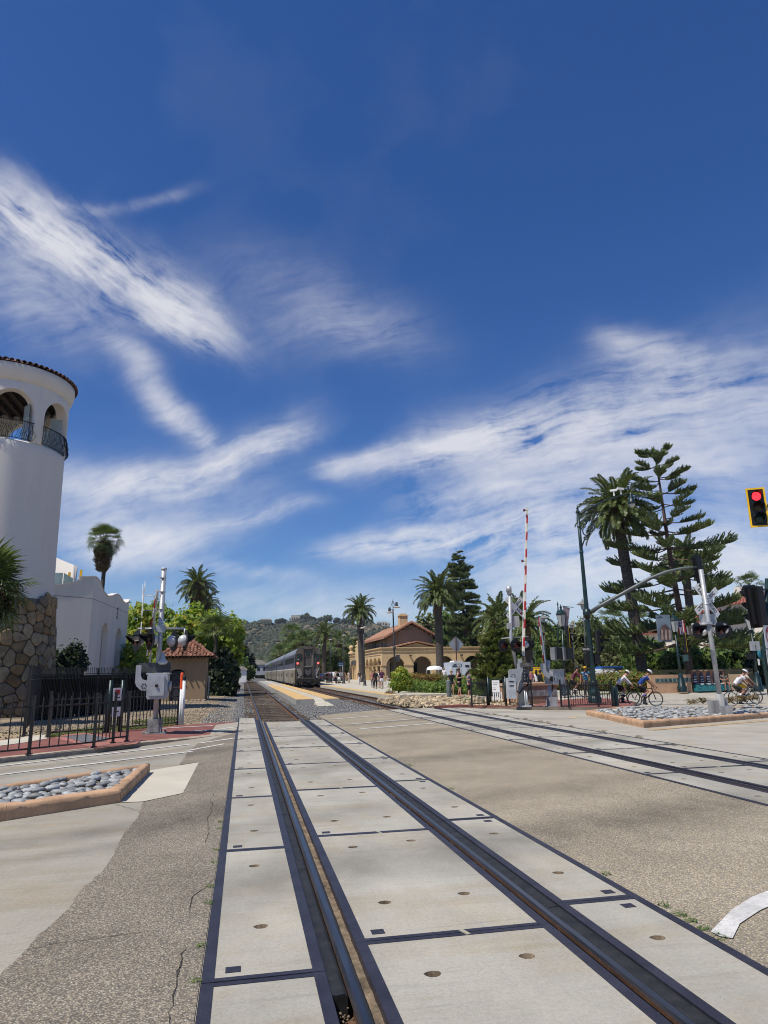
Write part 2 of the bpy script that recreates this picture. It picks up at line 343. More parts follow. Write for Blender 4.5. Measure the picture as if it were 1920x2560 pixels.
def concrete(name,col,var=.1,stain=None,scale=.8,fine=.1,cracks=None,streak=(1,1,1)):
    m=bpy.data.materials.new(name); m.use_nodes=True; nt=m.node_tree; N=nt.nodes; L=nt.links; b=N['Principled BSDF']; b.inputs['Roughness'].default_value=.88; b.inputs['Specular IOR Level'].default_value=.3
    g=N.new('ShaderNodeNewGeometry'); P=g.outputs['Position']
    oi=N.new('ShaderNodeObjectInfo')
    mp=N.new('ShaderNodeMapping'); mp.inputs['Scale'].default_value=streak; L.new(P,mp.inputs[0])
    n=N.new('ShaderNodeTexNoise'); n.inputs['Scale'].default_value=scale; n.inputs['Detail'].default_value=8; n.inputs['Roughness'].default_value=.62; L.new(mp.outputs[0],n.inputs['Vector'])
    r=N.new('ShaderNodeValToRGB'); r.color_ramp.elements[0].position=.3; r.color_ramp.elements[1].position=.7
    r.color_ramp.elements[0].color=(*[c*(1-2*var) for c in col],1); r.color_ramp.elements[1].color=(*[c*(1+var) for c in col],1); L.new(n.outputs['Fac'],r.inputs[0]); c=r.outputs[0]
    for sc_,am in ((38,fine),(140,fine)):
        f=N.new('ShaderNodeTexNoise'); f.inputs['Scale'].default_value=sc_; f.inputs['Detail'].default_value=3; f.inputs['Roughness'].default_value=.7; L.new(P,f.inputs['Vector'])
        mr=N.new('ShaderNodeMapRange'); mr.inputs[1].default_value=.3; mr.inputs[2].default_value=.7; mr.inputs[3].default_value=1-am; mr.inputs[4].default_value=1+am; L.new(f.outputs['Fac'],mr.inputs[0])
        s=N.new('ShaderNodeVectorMath'); s.operation='SCALE'; L.new(c,s.inputs[0]); L.new(mr.outputs[0],s.inputs['Scale']); c=s.outputs[0]
    # tiny dark pits
    v=N.new('ShaderNodeTexVoronoi'); v.inputs['Scale'].default_value=26; L.new(P,v.inputs['Vector'])
    mr=N.new('ShaderNodeMapRange'); mr.inputs[1].default_value=.06; mr.inputs[2].default_value=.12; mr.inputs[3].default_value=.62; mr.inputs[4].default_value=1; L.new(v.outputs['Distance'],mr.inputs[0])
    s=N.new('ShaderNodeVectorMath'); s.operation='SCALE'; L.new(c,s.inputs[0]); L.new(mr.outputs[0],s.inputs['Scale']); c=s.outputs[0]
    mr=N.new('ShaderNodeMapRange'); mr.inputs[3].default_value=.93; mr.inputs[4].default_value=1.05; L.new(oi.outputs['Random'],mr.inputs[0])
    s=N.new('ShaderNodeVectorMath'); s.operation='SCALE'; L.new(c,s.inputs[0]); L.new(mr.outputs[0],s.inputs['Scale']); c=s.outputs[0]
    # warm dust, grey scuffs drawn out across the tracks
    for scl,mp_,lo,hi,tint in ((1.,(.35,2.2,1),.50,.72,(.86,.80,.70)),(3.,(.25,3.5,1),.56,.70,(.82,.83,.84)),(.8,(1,1,1),.52,.70,(1.02,.95,.84))):
        q=N.new('ShaderNodeMapping'); q.inputs['Scale'].default_value=mp_; q.inputs['Location'].default_value=(scl*3,scl,0); L.new(P,q.inputs[0]); f=N.new('ShaderNodeTexNoise'); f.inputs['Scale'].default_value=scl; f.inputs['Detail'].default_value=7; f.inputs['Roughness'].default_value=.7; L.new(q.outputs[0],f.inputs['Vector'])
        mr=N.new('ShaderNodeMapRange'); mr.inputs[1].default_value=lo; mr.inputs[2].default_value=hi; L.new(f.outputs['Fac'],mr.inputs[0]); x=N.new('ShaderNodeMixRGB'); x.blend_type='MULTIPLY'; x.inputs[2].default_value=(*tint,1); L.new(mr.outputs[0],x.inputs[0]); L.new(c,x.inputs[1]); c=x.outputs[0]
    if stain: c=add_stains(N,L,P,c,stain)
    L.new(c,b.inputs['Base Color'])
    f=N.new('ShaderNodeTexNoise'); f.inputs['Scale'].default_value=60; f.inputs['Detail'].default_value=4; L.new(P,f.inputs['Vector'])
    bp=N.new('ShaderNodeBump'); bp.inputs['Strength'].default_value=.25; bp.inputs['Distance'].default_value=.006; L.new(f.outputs['Fac'],bp.inputs['Height']); L.new(bp.outputs[0],b.inputs['Normal'])
    MATS[name]=m; return m
# street runs (dx,dy)=(.5,.87) on the left, turning to (.85,.5) across the tracks
tyres=[(1.3,6.5,.95,.30,.9,.62),(1.3,8.6,.95,.30,.6,.3),(1.3,12.6,.95,.36,.8,.55),(1.3,17.6,.95,.42,.8,.5),(3.5,22.5,.9,.5,.8,.5)]
asph_mid=aggregate('tan_chip_seal_asphalt',[(.20,.19,.165),(.46,.37,.25),(.35,.295,.21),(.52,.435,.29),(.42,.335,.21),(.29,.26,.205),(.59,.51,.38)],80,base=(.205,.175,.13),patch=.18,stain=tyres)
asph_left=aggregate('grey_chip_seal_asphalt',[(.16,.145,.125),(.33,.275,.20),(.25,.21,.15),(.41,.345,.245),(.30,.245,.17),(.46,.41,.32)],92,base=(.13,.112,.09),patch=.2,stain=[(-1.,8.6,.8,.6,.9,.5),(-.8,16,.7,.7,.7,.5)])
conc_l=concrete('grey_road_concrete',(.365,.335,.275),.1,stain=[(-2.2,8.1,.9,.42,.5,.5),(-2.6,7.1,.9,.42,.35,.4),(-3,15.3,.75,.66,.5,.35),(-3,14.2,.75,.66,.35,.3)],streak=(1,.6,1))
conc_r=concrete('pale_road_concrete',(.40,.37,.31),.1,stain=[(15,27.5,.99,.1,1.2,.3),(13,23,.95,.2,.9,.25)],scale=.5)
conc_p=concrete('crossing_panel_concrete',(.395,.37,.31),.125,stain=tyres,scale=1.1,streak=(1,.5,1))
pocket_m=mat('dirt_in_pocket',(.20,.15,.10),.95,.3,9,speck=.3,speckscale=60)
dirt_m=mat('dry_dirt',(.30,.225,.14),.95,.2,3,speck=.35,speckscale=40,world=True)

def poly_px(pts,dz=0.): return [at_ground(x,y,dz).to_2d() for x,y in pts]
def rough_line(a,b,amp,step,seed):
    r=random.Random(seed); a,b=Vector(a),Vector(b); n=max(1,int((b-a).length/step)); t=(b-a).normalized(); nrm=Vector((-t.y,t.x)); out=[a]; w=0
    for i in range(1,n): w=.6*w+(r.random()-.5)*2*amp; out.append(a.lerp(b,i/n)+nrm*w)
    return out
def sheet(name,poly,dz,m,step=None,thick=0.,kind='structure',parent=None,gzf=gz):
    """one sheet of ground that follows the cross fall; optional skirt of given depth"""
    P=[Vector((p[0],p[1])) for p in poly]; n=len(P)
    pts=list(P); edges=[(i,(i+1)%n) for i in range(n)]
    if step:
        xs=[p.x for p in P]; ys=[p.y for p in P]; x=min(xs)+step/2
        while x<max(xs):
            y=min(ys)+step/2
            while y<max(ys): pts.append(Vector((x+.01*math.sin(y*7),y+.01*math.sin(x*5)))); y+=step
            x+=step
    v,e,f,*_=delaunay_2d_cdt(pts,edges,[],1,1e-5)
    V=[(p.x,p.y,gzf(p.x,p.y)+dz) for p in v]; F=[]
    for t in f:
        a,b,c=v[t[0]],v[t[1]],v[t[2]]
        F.append(tuple(t) if (b-a).cross(c-a)>0 else tuple(t)[::-1])
    if thick:
        b0=len(V); V+=[(p.x,p.y,gzf(p.x,p.y)+dz) for p in P]+[(p.x,p.y,gzf(p.x,p.y)+dz-thick) for p in P]
        ar=sum(P[i].cross(P[(i+1)%n]) for i in range(n))
        for i in range(n):
            q=(b0+i,b0+n+i,b0+n+(i+1)%n,b0+(i+1)%n); F.append(q if ar>0 else q[::-1])
    me=bpy.data.meshes.new(name); me.from_pydata(V,[],F); me.update()
    o=link(name,me,m,parent)
    if kind and parent is None: o['kind']=kind
    return o
# base terrain: dirt and ballast below street level, out to the horizon
def terrain_h(x,y):
    if x>14.8 and y<70: return -.8
    if y<25 or (y<31 and x>2.7): return -.55
    h=-.20+.03*math.sin(x*.9+y*.31)*math.sin(y*.47)
    if x<-.6: h+=.13*min(1,(-.6-x)/1.4)
    if x>11: h+=.14*min(1,(x-11)/2.5)
    return h
def build_terrain():
    # finer where it is seen near by
    xs=[-2500,-900,-300,-120,-60,-40,-30,-24]+[(-20+i*.8) for i in range(63)]+[34,40,50,65,90,130,200,400,900,2500]
    ys=[-300,-60,-10,10]+[20+i*.8 for i in range(80)]+[88,95,105,120,140,170,210,260,330,420,550,800,1300,2200,3600]
    V=[(x,y,terrain_h(x,y)) for y in ys for x in xs]; nx=len(xs)
    F=[(j*nx+i,j*nx+i+1,(j+1)*nx+i+1,(j+1)*nx+i) for j in range(len(ys)-1) for i in range(nx-1)]
    me=bpy.data.meshes.new('ground'); me.from_pydata(V,[],F); me.polygons.foreach_set('use_smooth',[True]*len(F)); me.update()
    m=bpy.data.materials.new('dirt_and_ballast'); m.use_nodes=True; nt=m.node_tree; N=nt.nodes; L=nt.links; b=N['Principled BSDF']; b.inputs['Roughness'].default_value=.95
    g=N.new('ShaderNodeNewGeometry'); P=g.outputs['Position']; sp=N.new('ShaderNodeSeparateXYZ'); L.new(P,sp.inputs[0])
    def vor(sc,cols):
        v=N.new('ShaderNodeTexVoronoi'); v.inputs['Scale'].default_value=sc; L.new(P,v.inputs['Vector']); s=N.new('ShaderNodeSeparateColor'); L.new(v.outputs['Color'],s.inputs[0])
        r=N.new('ShaderNodeValToRGB'); r.color_ramp.interpolation='CONSTANT'; e=r.color_ramp.elements
        while len(e)<len(cols): e.new(.5)
        for i,c in enumerate(cols): e[i].position=i/len(cols); e[i].color=(*c,1)
        L.new(s.outputs[0],r.inputs[0])
        mx=N.new('ShaderNodeMixRGB'); mr=N.new('ShaderNodeMapRange'); mr.inputs[1].default_value=.3; mr.inputs[2].default_value=.8; L.new(v.outputs['Distance'],mr.inputs[0]); L.new(mr.outputs[0],mx.inputs[0]); L.new(r.outputs[0],mx.inputs[1]); mx.inputs[2].default_value=(.05,.045,.04,1)
        return mx.outputs[0],v.outputs['Distance']
    grey,dg=vor(16,[(.13,.13,.13),(.22,.215,.205),(.30,.29,.27),(.18,.175,.165),(.36,.35,.33)])
    tan,dt=vor(13,[(.28,.215,.135),(.36,.28,.18),(.24,.19,.125),(.42,.34,.23),(.33,.26,.17)])
    n=N.new('ShaderNodeTexNoise'); n.inputs['Scale'].default_value=.8; n.inputs['Detail'].default_value=5; L.new(P,n.inputs['Vector'])
    def band(lo,hi,soft):
        """1 between lo and hi of x, ragged"""
        a=N.new('ShaderNodeMath'); a.operation='MULTIPLY_ADD'; L.new(n.outputs['Fac'],a.inputs[0]); a.inputs[1].default_value=2.4; L.new(sp.outputs[0],a.inputs[2])
        c=N.new('ShaderNodeMath'); c.operation='SUBTRACT'; L.new(a.outputs[0],c.inputs[0]); c.inputs[1].default_value=1.2
        r1=N.new('ShaderNodeMapRange'); r1.inputs[1].default_value=lo-soft; r1.inputs[2].default_value=lo+soft; L.new(c.outputs[0],r1.inputs[0])
        r2=N.new('ShaderNodeMapRange'); r2.inputs[1].default_value=hi-soft; r2.inputs[2].default_value=hi+soft; r2.inputs[3].default_value=1; r2.inputs[4].default_value=0; L.new(c.outputs[0],r2.inputs[0])
        k=N.new('ShaderNodeMath'); k.operation='MULTIPLY'; L.new(r1.outputs[0],k.inputs[0]); L.new(r2.outputs[0],k.inputs[1]); return k.outputs[0]
    bal=band(-.9,10.6,.5)
    brown=band(.55,2.2,.12)   # oily, rusty bed between the rails of the near track
    mx=N.new('ShaderNodeMixRGB'); L.new(bal,mx.inputs[0]); L.new(tan,mx.inputs[1]); L.new(grey,mx.inputs[2])
    m2=N.new('ShaderNodeMixRGB'); m2.blend_type='MULTIPLY'; m2.inputs[2].default_value=(.78,.62,.46,1); L.new(brown,m2.inputs[0]); L.new(mx.outputs[0],m2.inputs[1])
    # smooth dry dirt patches away from the track
    dp=N.new('ShaderNodeTexNoise'); dp.inputs['Scale'].default_value=.5; dp.inputs['Detail'].default_value=6; L.new(P,dp.inputs['Vector'])
    dr=N.new('ShaderNodeMapRange'); dr.inputs[1].default_value=.44; dr.inputs[2].default_value=.56; L.new(dp.outputs['Fac'],dr.inputs[0])
    ib=N.new('ShaderNodeMath'); ib.operation='SUBTRACT'; ib.inputs[0].default_value=1; L.new(bal,ib.inputs[1])
    dk=N.new('ShaderNodeMath'); dk.operation='MULTIPLY'; L.new(dr.outputs[0],dk.inputs[0]); L.new(ib.outputs[0],dk.inputs[1])
    m3=N.new('ShaderNodeMixRGB'); L.new(dk.outputs[0],m3.inputs[0]); L.new(m2.outputs[0],m3.inputs[1]); m3.inputs[2].default_value=(.32,.245,.155,1)
    L.new(m3.outputs[0],b.inputs['Base Color'])
    bp=N.new('ShaderNodeBump'); bp.invert=True; bp.inputs['Strength'].default_value=.7; bp.inputs['Distance'].default_value=.04; L.new(dg,bp.inputs['Height']); L.new(bp.outputs[0],b.inputs['Normal'])
    o=link('ground',me,m); o['kind']='structure'; return o
build_terrain()

# ---- road sheets (tops near z=0, cut round the two crossings)
XL0,XL1=-.178,2.898      # first crossing
OFF2=6.36; XR0,XR1=XL0+OFF2,XL1+OFF2
kerbL=[Vector((-25,-19.5))]+[at_ground(*p).to_2d() for p in ((0,1907),(120,1894),(239,1881),(360,1864),(482,1847))]+[at_ground(592,1831).to_2d()]
sheet('road',[(-25,-19.5),(XL0-.004,-12),(XL0-.004,kerbL[-1].y)]+[tuple(p) for p in kerbL[::-1]],-.006,conc_l,thick=.3)
bl=[(0,2440),(60,2378),(85,2352),(120,2318),(150,2290),(190,2242),(230,2203),(260,2172),(285,2130),(310,2082),(345,2042),(358,2005),(457,1984),(492,1906),(448,1912),(470,1880),(497,1857)]
B=poly_px(bl); edge=[]
for i in range(len(B)-1): edge+=rough_line(B[i],B[i+1],.012,.05,i)
edge.append(B[-1])
asphL=[(XL0-.01,kerbL[-1].y-.05)]+[tuple(p) for p in edge[::-1]]+[(-2.4,3.2),(-3.5,-1),(-3.5,-6),(XL0-.01,-6)]
def ragged_right(x,y0,y1,seed): return rough_line((x,y0),(x,y1),.008,.08,seed)
sheet('asphalt_patch',asphL,.0,asph_left)
o=sheet('concrete_apron',poly_px([(376,1926),(497,1906),(457,1983),(357,2004),(301,2006)]),.002,pale_conc)
# asphalt between the two tracks
mid=[(XL1+.004,-12),(XR0-.004,-12),(XR0-.004,30.85),(2.9,27.65)]
sheet('asphalt_road',mid,-.004,asph_mid,thick=.3)
# right-hand road
R0=[(XR1+.004,-12),(75,-12),(95,40),(60,47),(30.2,46.4),(27.6,45.4),(22,46.5),(18.5,41),(19.8,32.3)]
kerbR=[at_ground(*p).to_2d() for p in ((1592,1762),(1588,1770),(1560,1774.5),(1500,1776),(1330,1775),(1180,1770),(1150,1767))]
sheet('road',R0+[tuple(p) for p in kerbR]+[(XR1+.004,kerbR[-1].y)],-.004,conc_r,step=1.6,thick=.3)
# painted lines
def stripe(p0,p1,w,dz,m=paint_w,name='road_marking',seed=1,gzf=gz):
    a,b=Vector(p0),Vector(p1); t=(b-a).normalized(); n=Vector((-t.y,t.x))*w/2
    r=rough_line(a+n,b+n,.012,.25,seed)+[b+n]; l=rough_line(b-n,a-n,.012,.25,seed+1)+[a-n]
    return sheet(name,[tuple(p) for p in l+r][::-1],dz,m,gzf=gzf)
G2=lambda x,y:tuple(at_ground(x,y).to_2d())
stripe(G2(0,1937),G2(480,1879),.13,.004,seed=3); stripe(G2(0,1915),G2(475,1861),.12,.004,seed=4)
stripe(G2(500,1858),G2(585,1846),.11,.006,seed=5); stripe(G2(470,1877),G2(560,1860),.10,.006,seed=6)
stripe(G2(830,1798),G2(1000,1785),.16,.004,seed=7); stripe(G2(870,1811),G2(1040,1797),.13,.004,seed=8); stripe(G2(900,1822.5),G2(1090,1808),.16,.004,seed=9)
stripe(G2(1240,1764),G2(1390,1757),.12,.13,seed=10)
# nearest arrow-like mark at the right edge
pa=poly_px([(1777,2330),(1830,2275),(1880,2243),(1935,2222),(1960,2250),(1900,2277),(1850,2310),(1832,2347),(1800,2342)])
sheet('road_marking',[tuple(p) for p in pa],.004,paint_w)
stripe(G2(1640,1758),G2(1800,1743),.12,.004,seed=12); stripe(G2(1420,1795),G2(1445,1793.5),.2,.004,tactile,seed=13)
stripe(G2(1625,1825),G2(1935,1800),.25,.004,mat('faded_yellow_paint',(.50,.34,.16),.8,.2,3,speck=.2,speckscale=20,world=True),seed=14)

crk=mat('crack_dirt',(.06,.052,.042),.95,.3,8,world=True)
def crack(pts,w,dz,seed,name='crack'):
    r=random.Random(seed); P=poly_px(pts); L=[]
    for i in range(len(P)-1): L+=rough_line(P[i],P[i+1],.018,.06,seed+i)[:-1] if (P[i+1]-P[i]).length>.13 else [P[i]]
    L.append(P[-1]); V=[];n=len(L)
    for i,p in enumerate(L):
        t=(L[min(i+1,n-1)]-L[max(i-1,0)]).normalized(); q=Vector((-t.y,t.x))*w*.6*(.25+r.random())*(.25 if i in(0,n-1) else 1); V+=[(p.x+q.x,p.y+q.y,dz),(p.x-q.x,p.y-q.y,dz)]
    me=bpy.data.meshes.new(name); me.from_pydata(V,[],[(2*i,2*i+1,2*i+3,2*i+2) for i in range(n-1)]); o=link(name,me,crk); o['kind']='structure'
for k,(w,p) in enumerate([(.006,[(422,2560),(432,2490),(442,2440),(452,2385),(470,2370)]),(.007,[(536,2197),(515,2218),(490,2235),(477,2260),(474,2285)]),(.005,[(425,2560),(470,2525),(482,2516)]),(.006,[(70,2378),(130,2360),(200,2352),(300,2338),(350,2332)]),(.006,[(534,1985),(528,2030),(520,2080),(512,2110)]),(.009,[(0,1700+688),(70,2374)]),(.006,[(452,2386),(447,2430),(440,2470)])]): crack(p,w,.004,40+k)
for k,p in enumerate([[(190,1895),(300,1910),(372,1915)],[(285,2010),(350,2028)],[(120,1900),(240,1925)],[(1640,1830),(1920,1848)],[(1470,1796),(1640,1825)],[(1700,1812),(1920,1828)]]): crack(p,.008,.005,60+k,'road_joint')

def stones(name,pts,r0,r1,m,flat=.7,seed=3,label=None):
    r=np.random.default_rng(seed); n=len(pts)
    base=np.array([(0,0,1),(1,0,0),(0,1,0),(-1,0,0),(0,-1,0),(0,0,-1)],float); tri=np.array([(0,1,2),(0,2,3),(0,3,4),(0,4,1),(5,2,1),(5,3,2),(5,4,3),(5,1,4)])
    s=r.uniform(r0,r1,(n,1,1))*r.uniform(.6,1.25,(n,6,1)); a=r.uniform(0,6.28,n); c,sn=np.cos(a),np.sin(a)
    V=base[None]*s; x=V[...,0]*c[:,None]-V[...,1]*sn[:,None]; y=V[...,0]*sn[:,None]+V[...,1]*c[:,None]
    V=np.stack([x,y,V[...,2]*flat],-1)+np.array(pts)[:,None,:]
    F=(tri[None]+6*np.arange(n)[:,None,None]).reshape(-1,3)
    o=link(name,fastmesh(name,V.reshape(-1,3),F),m); tag(o,label,None,None,'stuff'); return o
# ---- the two panel crossings
LIFT=[]
def crossing(off,y0,y1,phase,label,nstep=2.89,sc=1.0):
    root=thing('grade_crossing',label,None,(off,0,0),0,None,'structure')
    cache={}; sb=MB(); sb.box((0,0,.0),(.03,.10,.012),rz=.3); spm=sb.mesh('spacer'); spm.materials.append(conc_l)
    def slab(w,l,holes,tabs):
        key=(round(w,3),round(l,3),tuple(holes))
        if key in cache: return cache[key]
        mb=MB(); outer=[(-w/2,-l/2),(w/2,-l/2),(w/2,l/2),(-w/2,l/2)]
        loops=[[Vector((x,y,0)) for x,y in outer]]; rr=.05
        for hx,hy in holes: loops.append([Vector((hx+rr*math.cos(a)*(1+.12*math.sin(3*a)),hy+rr*.85*math.sin(a),0)) for a in [2*PI*k/9 for k in range(9)]])
        flat=[p for lp in loops for p in lp]; tri=tessellate_polygon(loops); fs=[]
        for t in tri:
            a,b,c=(flat[i] for i in t); fs.append(tuple(t) if ((b-a).cross(c-a)).z>0 else tuple(t)[::-1])
        mb.add(flat,fs)
        d=.16; vs=[(x,y,0) for x,y in outer]+[(x,y,-d) for x,y in outer]; mb.add(vs,[(i,4+i,4+(i+1)%4,(i+1)%4) for i in range(4)])
        mb.cur=1
        for k,(hx,hy) in enumerate(holes):
            lp=loops[1+k]; n=9; bt=[Vector((hx+(p.x-hx)*.72,hy+(p.y-hy)*.72,-.028)) for p in lp]
            mb.add(lp+bt+[Vector((hx,hy,-.034))],[(i,(i+1)%n,n+(i+1)%n,n+i) for i in range(n)]+[(n+i,n+(i+1)%n,2*n) for i in range(n)])
        me=mb.mesh('crossing_panel'); me.materials.append(conc_p); me.materials.append(pocket_m)
        fr=MB(); e=.068; g=.006; jw=.05
        for x in (-1,1): fr.box((x*(w/2+e/2),0,-.06),(e,l+2*jw,.126))
        for y in (-1,1): fr.box((0,y*(l/2+jw/2),-.0605),(w,jw-g,.125))
        mf=fr.mesh('steel_edge'); mf.materials.append(steel_dark)
        tb=MB(); tb.box((0,0,.001),(.085,.075,.006)); mt=tb.mesh('corner_plate'); mt.materials.append(steel_dark)
        cache[key]=(me,mf,mt); return cache[key]
    cols=((-.111,.431,4.30,((-.02,.85),(.0,-.65)),-1),(.797,1.956,4.66,((-.3,.9),(.3,1.0),(-.32,-.75),(.3,-.7)),-1),(2.315,2.829,5.03,((.0,.7),(.02,-.75)),1))
    for a,b,ph,holes,side in cols:
        w=b-a; cx=(a+b)/2; l=nstep-.104
        k0=math.floor((y0-ph-phase)/nstep)-0
        yy=ph+phase+k0*nstep
        while yy+nstep/2<y1:
            cy=yy+nstep/2
            me,mf,mt=slab(w,l,holes,side)
            p=inst('crossing_panel',me,root,Matrix.Translation((cx,cy,-.002+.004*rng.random())))
            inst('steel_edge',mf,p,Matrix.Identity(4))
            if not(a>.5 and a<1) or rng.random()<.7:
                inst('corner_plate',mt,p,Matrix.Translation((side*(w/2-.10),-l/2+.09,0)))
            if a>.5 and a<1: inst('spacer',spm,p,Matrix.Translation((.06,-l/2-.052,0)))
            if side==1: inst('corner_plate',mt,p,Matrix.Translation((w/2-.12,l/2-.12,0)))
            yy+=nstep
    # filler strips on the field side of each rail, in lengths
    def strip(x0,x1,top,name,m,n=2,tilt=0):
        yy=y0 if off or x0>1 else 4.02
        while yy<y1:
            L_=min(2.4,y1-yy); mb=MB(); mb.prism([(x0,top-.11),(x1,top-.11),(x1,top-(.012 if tilt>0 else 0)),(x1-(x1-x0)*.25,top),(x0+(x1-x0)*.25,top-.004),(x0,top-(.012 if tilt<0 else 0))],0,L_-.012,M=Matrix(((1,0,0),(0,0,1),(0,1,0))))
            o=obj(name,mb,m,root); o.location=(0,yy,0); yy+=2.4
    strip(.503,.586,-.008,'rubber_filler',rubber,tilt=1); strip(2.146,2.243,-.008,'rubber_filler',rubber,tilt=-1)
    # dirt that has packed into the flangeways, uneven
    for x0,x1 in ((.672,.735),(2.02,2.072)):
        mb=MB(); n=int((y1-y0)/.07); vs=[]
        for i in range(n+1):
            for x in (x0-.004,(x0*2+x1)/3,(x0+x1*2)/3,x1+.004): vs.append((x,y0+(y1-y0)*i/n,-.05+.016*rng.random()))
        mb.smooth=True; mb.add(vs,[(i*4+k,i*4+k+1,(i+1)*4+k+1,(i+1)*4+k) for i in range(n) for k in range(3)])
        obj('packed_dirt',mb,pocket_m,root)
    if not off: stones('debris',[(rng.uniform(.52,.585),rng.uniform(1.5,4.0),-.13+.07*rng.random()) for _ in range(500)],.006,.018,pocket_m).parent=root
    mb=MB(); mb.box(((XL0+XL1)/2,(y0+y1)/2,-.2),(XL1-XL0-.01,y1-y0,.03)); obj('bed',mb,pocket_m,root)
    return root
crossing(0,-7,26.3,0,'concrete panel crossing round the nearer railway track, with dark steel edges')
crossing(OFF2,-1,31.0,.2,'concrete panel crossing round the farther railway track on the right')

# ---- rails, ties
def rails(xs,y0,y1,ycross,label,ties):
    root=thing('railway_track',label,None,(0,0,0),0,None,'structure')
    prof=[(-.037,-.009),(-.019,0),(.019,0),(.037,-.009),(.037,-.014),(.034,-.035),(.01,-.05),(.009,-.13),(.07,-.155),(.07,-.165),(-.07,-.165),(-.07,-.155),(-.009,-.13),(-.01,-.05),(-.034,-.035),(-.037,-.014)]
    for x in xs:
        mb=MB(); n=len(prof); ys=[y0,ycross,y1]
        V=[(x+p,y,q+.004) for y in ys for p,q in prof]; mb.add(V,[(j*n+i,j*n+(i+1)%n,(j+1)*n+(i+1)%n,(j+1)*n+i) for j in range(2) for i in range(n)])
        mb.mi=[0 if i==1 else (2 if i in(0,2) else 1) for j in range(2) for i in range(n)]
        obj('rail',mb,[railtop,rust,mat('worn_rail_shoulder',(.05,.045,.042),.4,.3,3,metal=.6,streak=(8,.5,1))],root)
    tm=MB(); tm.box((0,0,0),(2.55,.22,.16)); me=tm.mesh('sleeper'); me.materials.append(mat('weathered_timber_tie',(.15,.11,.075),.9,.35,4,col2=(.07,.05,.035),streak=(.4,3,1),speck=.3,speckscale=30,objvar=.3))
    cx=sum(xs)/2; y=ycross+.3; k=0
    while y<ties and k<290:
        o=bpy.data.objects.new('sleeper',me); COL.objects.link(o); o.parent=root; o.location=(cx+rng.uniform(-.04,.04),y,-.245+rng.uniform(-.012,.01)); o.rotation_euler=(0,0,rng.uniform(-.015,.015)); y+=.55; k+=1
    return root
rails((.628,2.11),-9,900,26.3,'nearer railway track with rusty rails running to the hills',165)
rails((.628+OFF2,2.11+OFF2),-9,900,31.0,'farther railway track with rusty rails under the train',100)

# loose ballast stones that stand proud of the bed
def ballast():
    P=[]
    r=random.Random(5)
    for _ in range(13000):
        y=26.5+(r.random()**1.8)*42; x=r.uniform(-1.5,10.4)
        if .55<x<2.2 and r.random()<.75: continue
        if x>6.3 and y<31.3: continue
        if y<27.7+.55*max(0,x-2.9) and x>2.8: continue
        P.append((x,y,terrain_h(x,y)+.015))
    stones('gravel',P,.025,.06,mat('grey_ballast_stone',(.30,.295,.28),.9,.35,9,col2=(.12,.12,.12),world=True),label='grey crushed stone ballast beside the railway tracks')
    P=[]
    for _ in range(5000):
        y=25+(r.random()**1.6)*25; x=r.uniform(-8,-.4)
        if y<25.3-.1*x and x>-2.2: continue
        if x<-2.2 and y<24.9+(-2.2-x)*-.8: continue
        P.append((x,y,terrain_h(x,y)+.008))
    stones('gravel',P,.02,.055,mat('tan_stone',(.42,.34,.235),.9,.3,9,col2=(.24,.19,.13),world=True),seed=4,label='tan pebbles scattered on the dirt left of the track')
ballast()

# ---- left pavement with kerb
backL=[at_ground(600,1802,.0).to_2d(),at_ground(447,1815,.05).to_2d(),at_ground(330,1825,.08).to_2d(),at_ground(115,1846,.08).to_2d()]
kin=[Vector((p.x-.16,p.y+.09)) for p in kerbL]; 
def kz(x,y):  # ramp down to the crossing
    return .09*min(1,max(0,(-x-.8)/1.4))
pv=[tuple(p) for p in kin[1:]]+[(-.185,kerbL[-1].y),(-.185,25.6)]+[tuple(p) for p in backL[1:]]+[(-9,20),(-20,8),(-25,-15),(-24.8,-19)]
sheet('pavement',pv,.0,pave_r,step=.9,thick=.25,gzf=lambda x,y:kz(x,y))
sheet('pavement',[tuple(at_ground(x,y).to_2d()) for x,y in ((540,1813),(596,1806),(591,1827),(523,1840))],.012,conc_l,gzf=kz)
sheet('pavement',poly_px([(135,1846),(160,1838),(215,1833),(300,1848),(352,1855),(340,1861),(240,1873)],.08),.006,pave_p,gzf=kz)
sheet('tactile_pad',poly_px([(160,1843),(215,1837),(275,1847),(262,1856),(205,1857)],.08),.010,mat('grey_tactile_pad',(.13,.13,.135),.8,.1,3,world=True,speck=.15,speckscale=20),gzf=kz)
sheet('path',poly_px([(-40,1856),(40,1846),(85,1838),(112,1836),(118,1846),(60,1856),(-60,1872)],.1),.008,pale_conc,gzf=kz)
stripe(at_ground(404,1822,.09).to_2d(),at_ground(546,1811,.03).to_2d(),.11,.008,seed=21,gzf=kz); stripe(at_ground(480,1828,.06).to_2d(),at_ground(592,1817,.02).to_2d(),.13,.020,seed=22,gzf=kz)
kr=thing('kerb','pale kerb along the red pavement on the left',None,(0,0,0),0,None,'structure')
for i in range(len(kerbL)-1):
    a,b=kerbL[i],kerbL[i+1]; A,B_=kin[i],kin[i+1]; n=max(1,int((b-a).length/2.4))
    for k in range(n):
        t0,t1=k/n+.002,(k+1)/n-.002; q=[a.lerp(b,t0),a.lerp(b,t1),A.lerp(B_,t1),A.lerp(B_,t0)]
        mb=MB(); zz=[kz(p.x,p.y)+.005 for p in q]; mb.add([(p.x,p.y,-.2) for p in q]+[(p.x,p.y,z-.02*(j<2)) for j,(p,z) in enumerate(zip(q,zz))],[(0,1,5,4),(1,2,6,5),(2,3,7,6),(3,0,4,7),(4,5,6,7)])
        obj('kerb_stone',mb,kerb_g,kr)

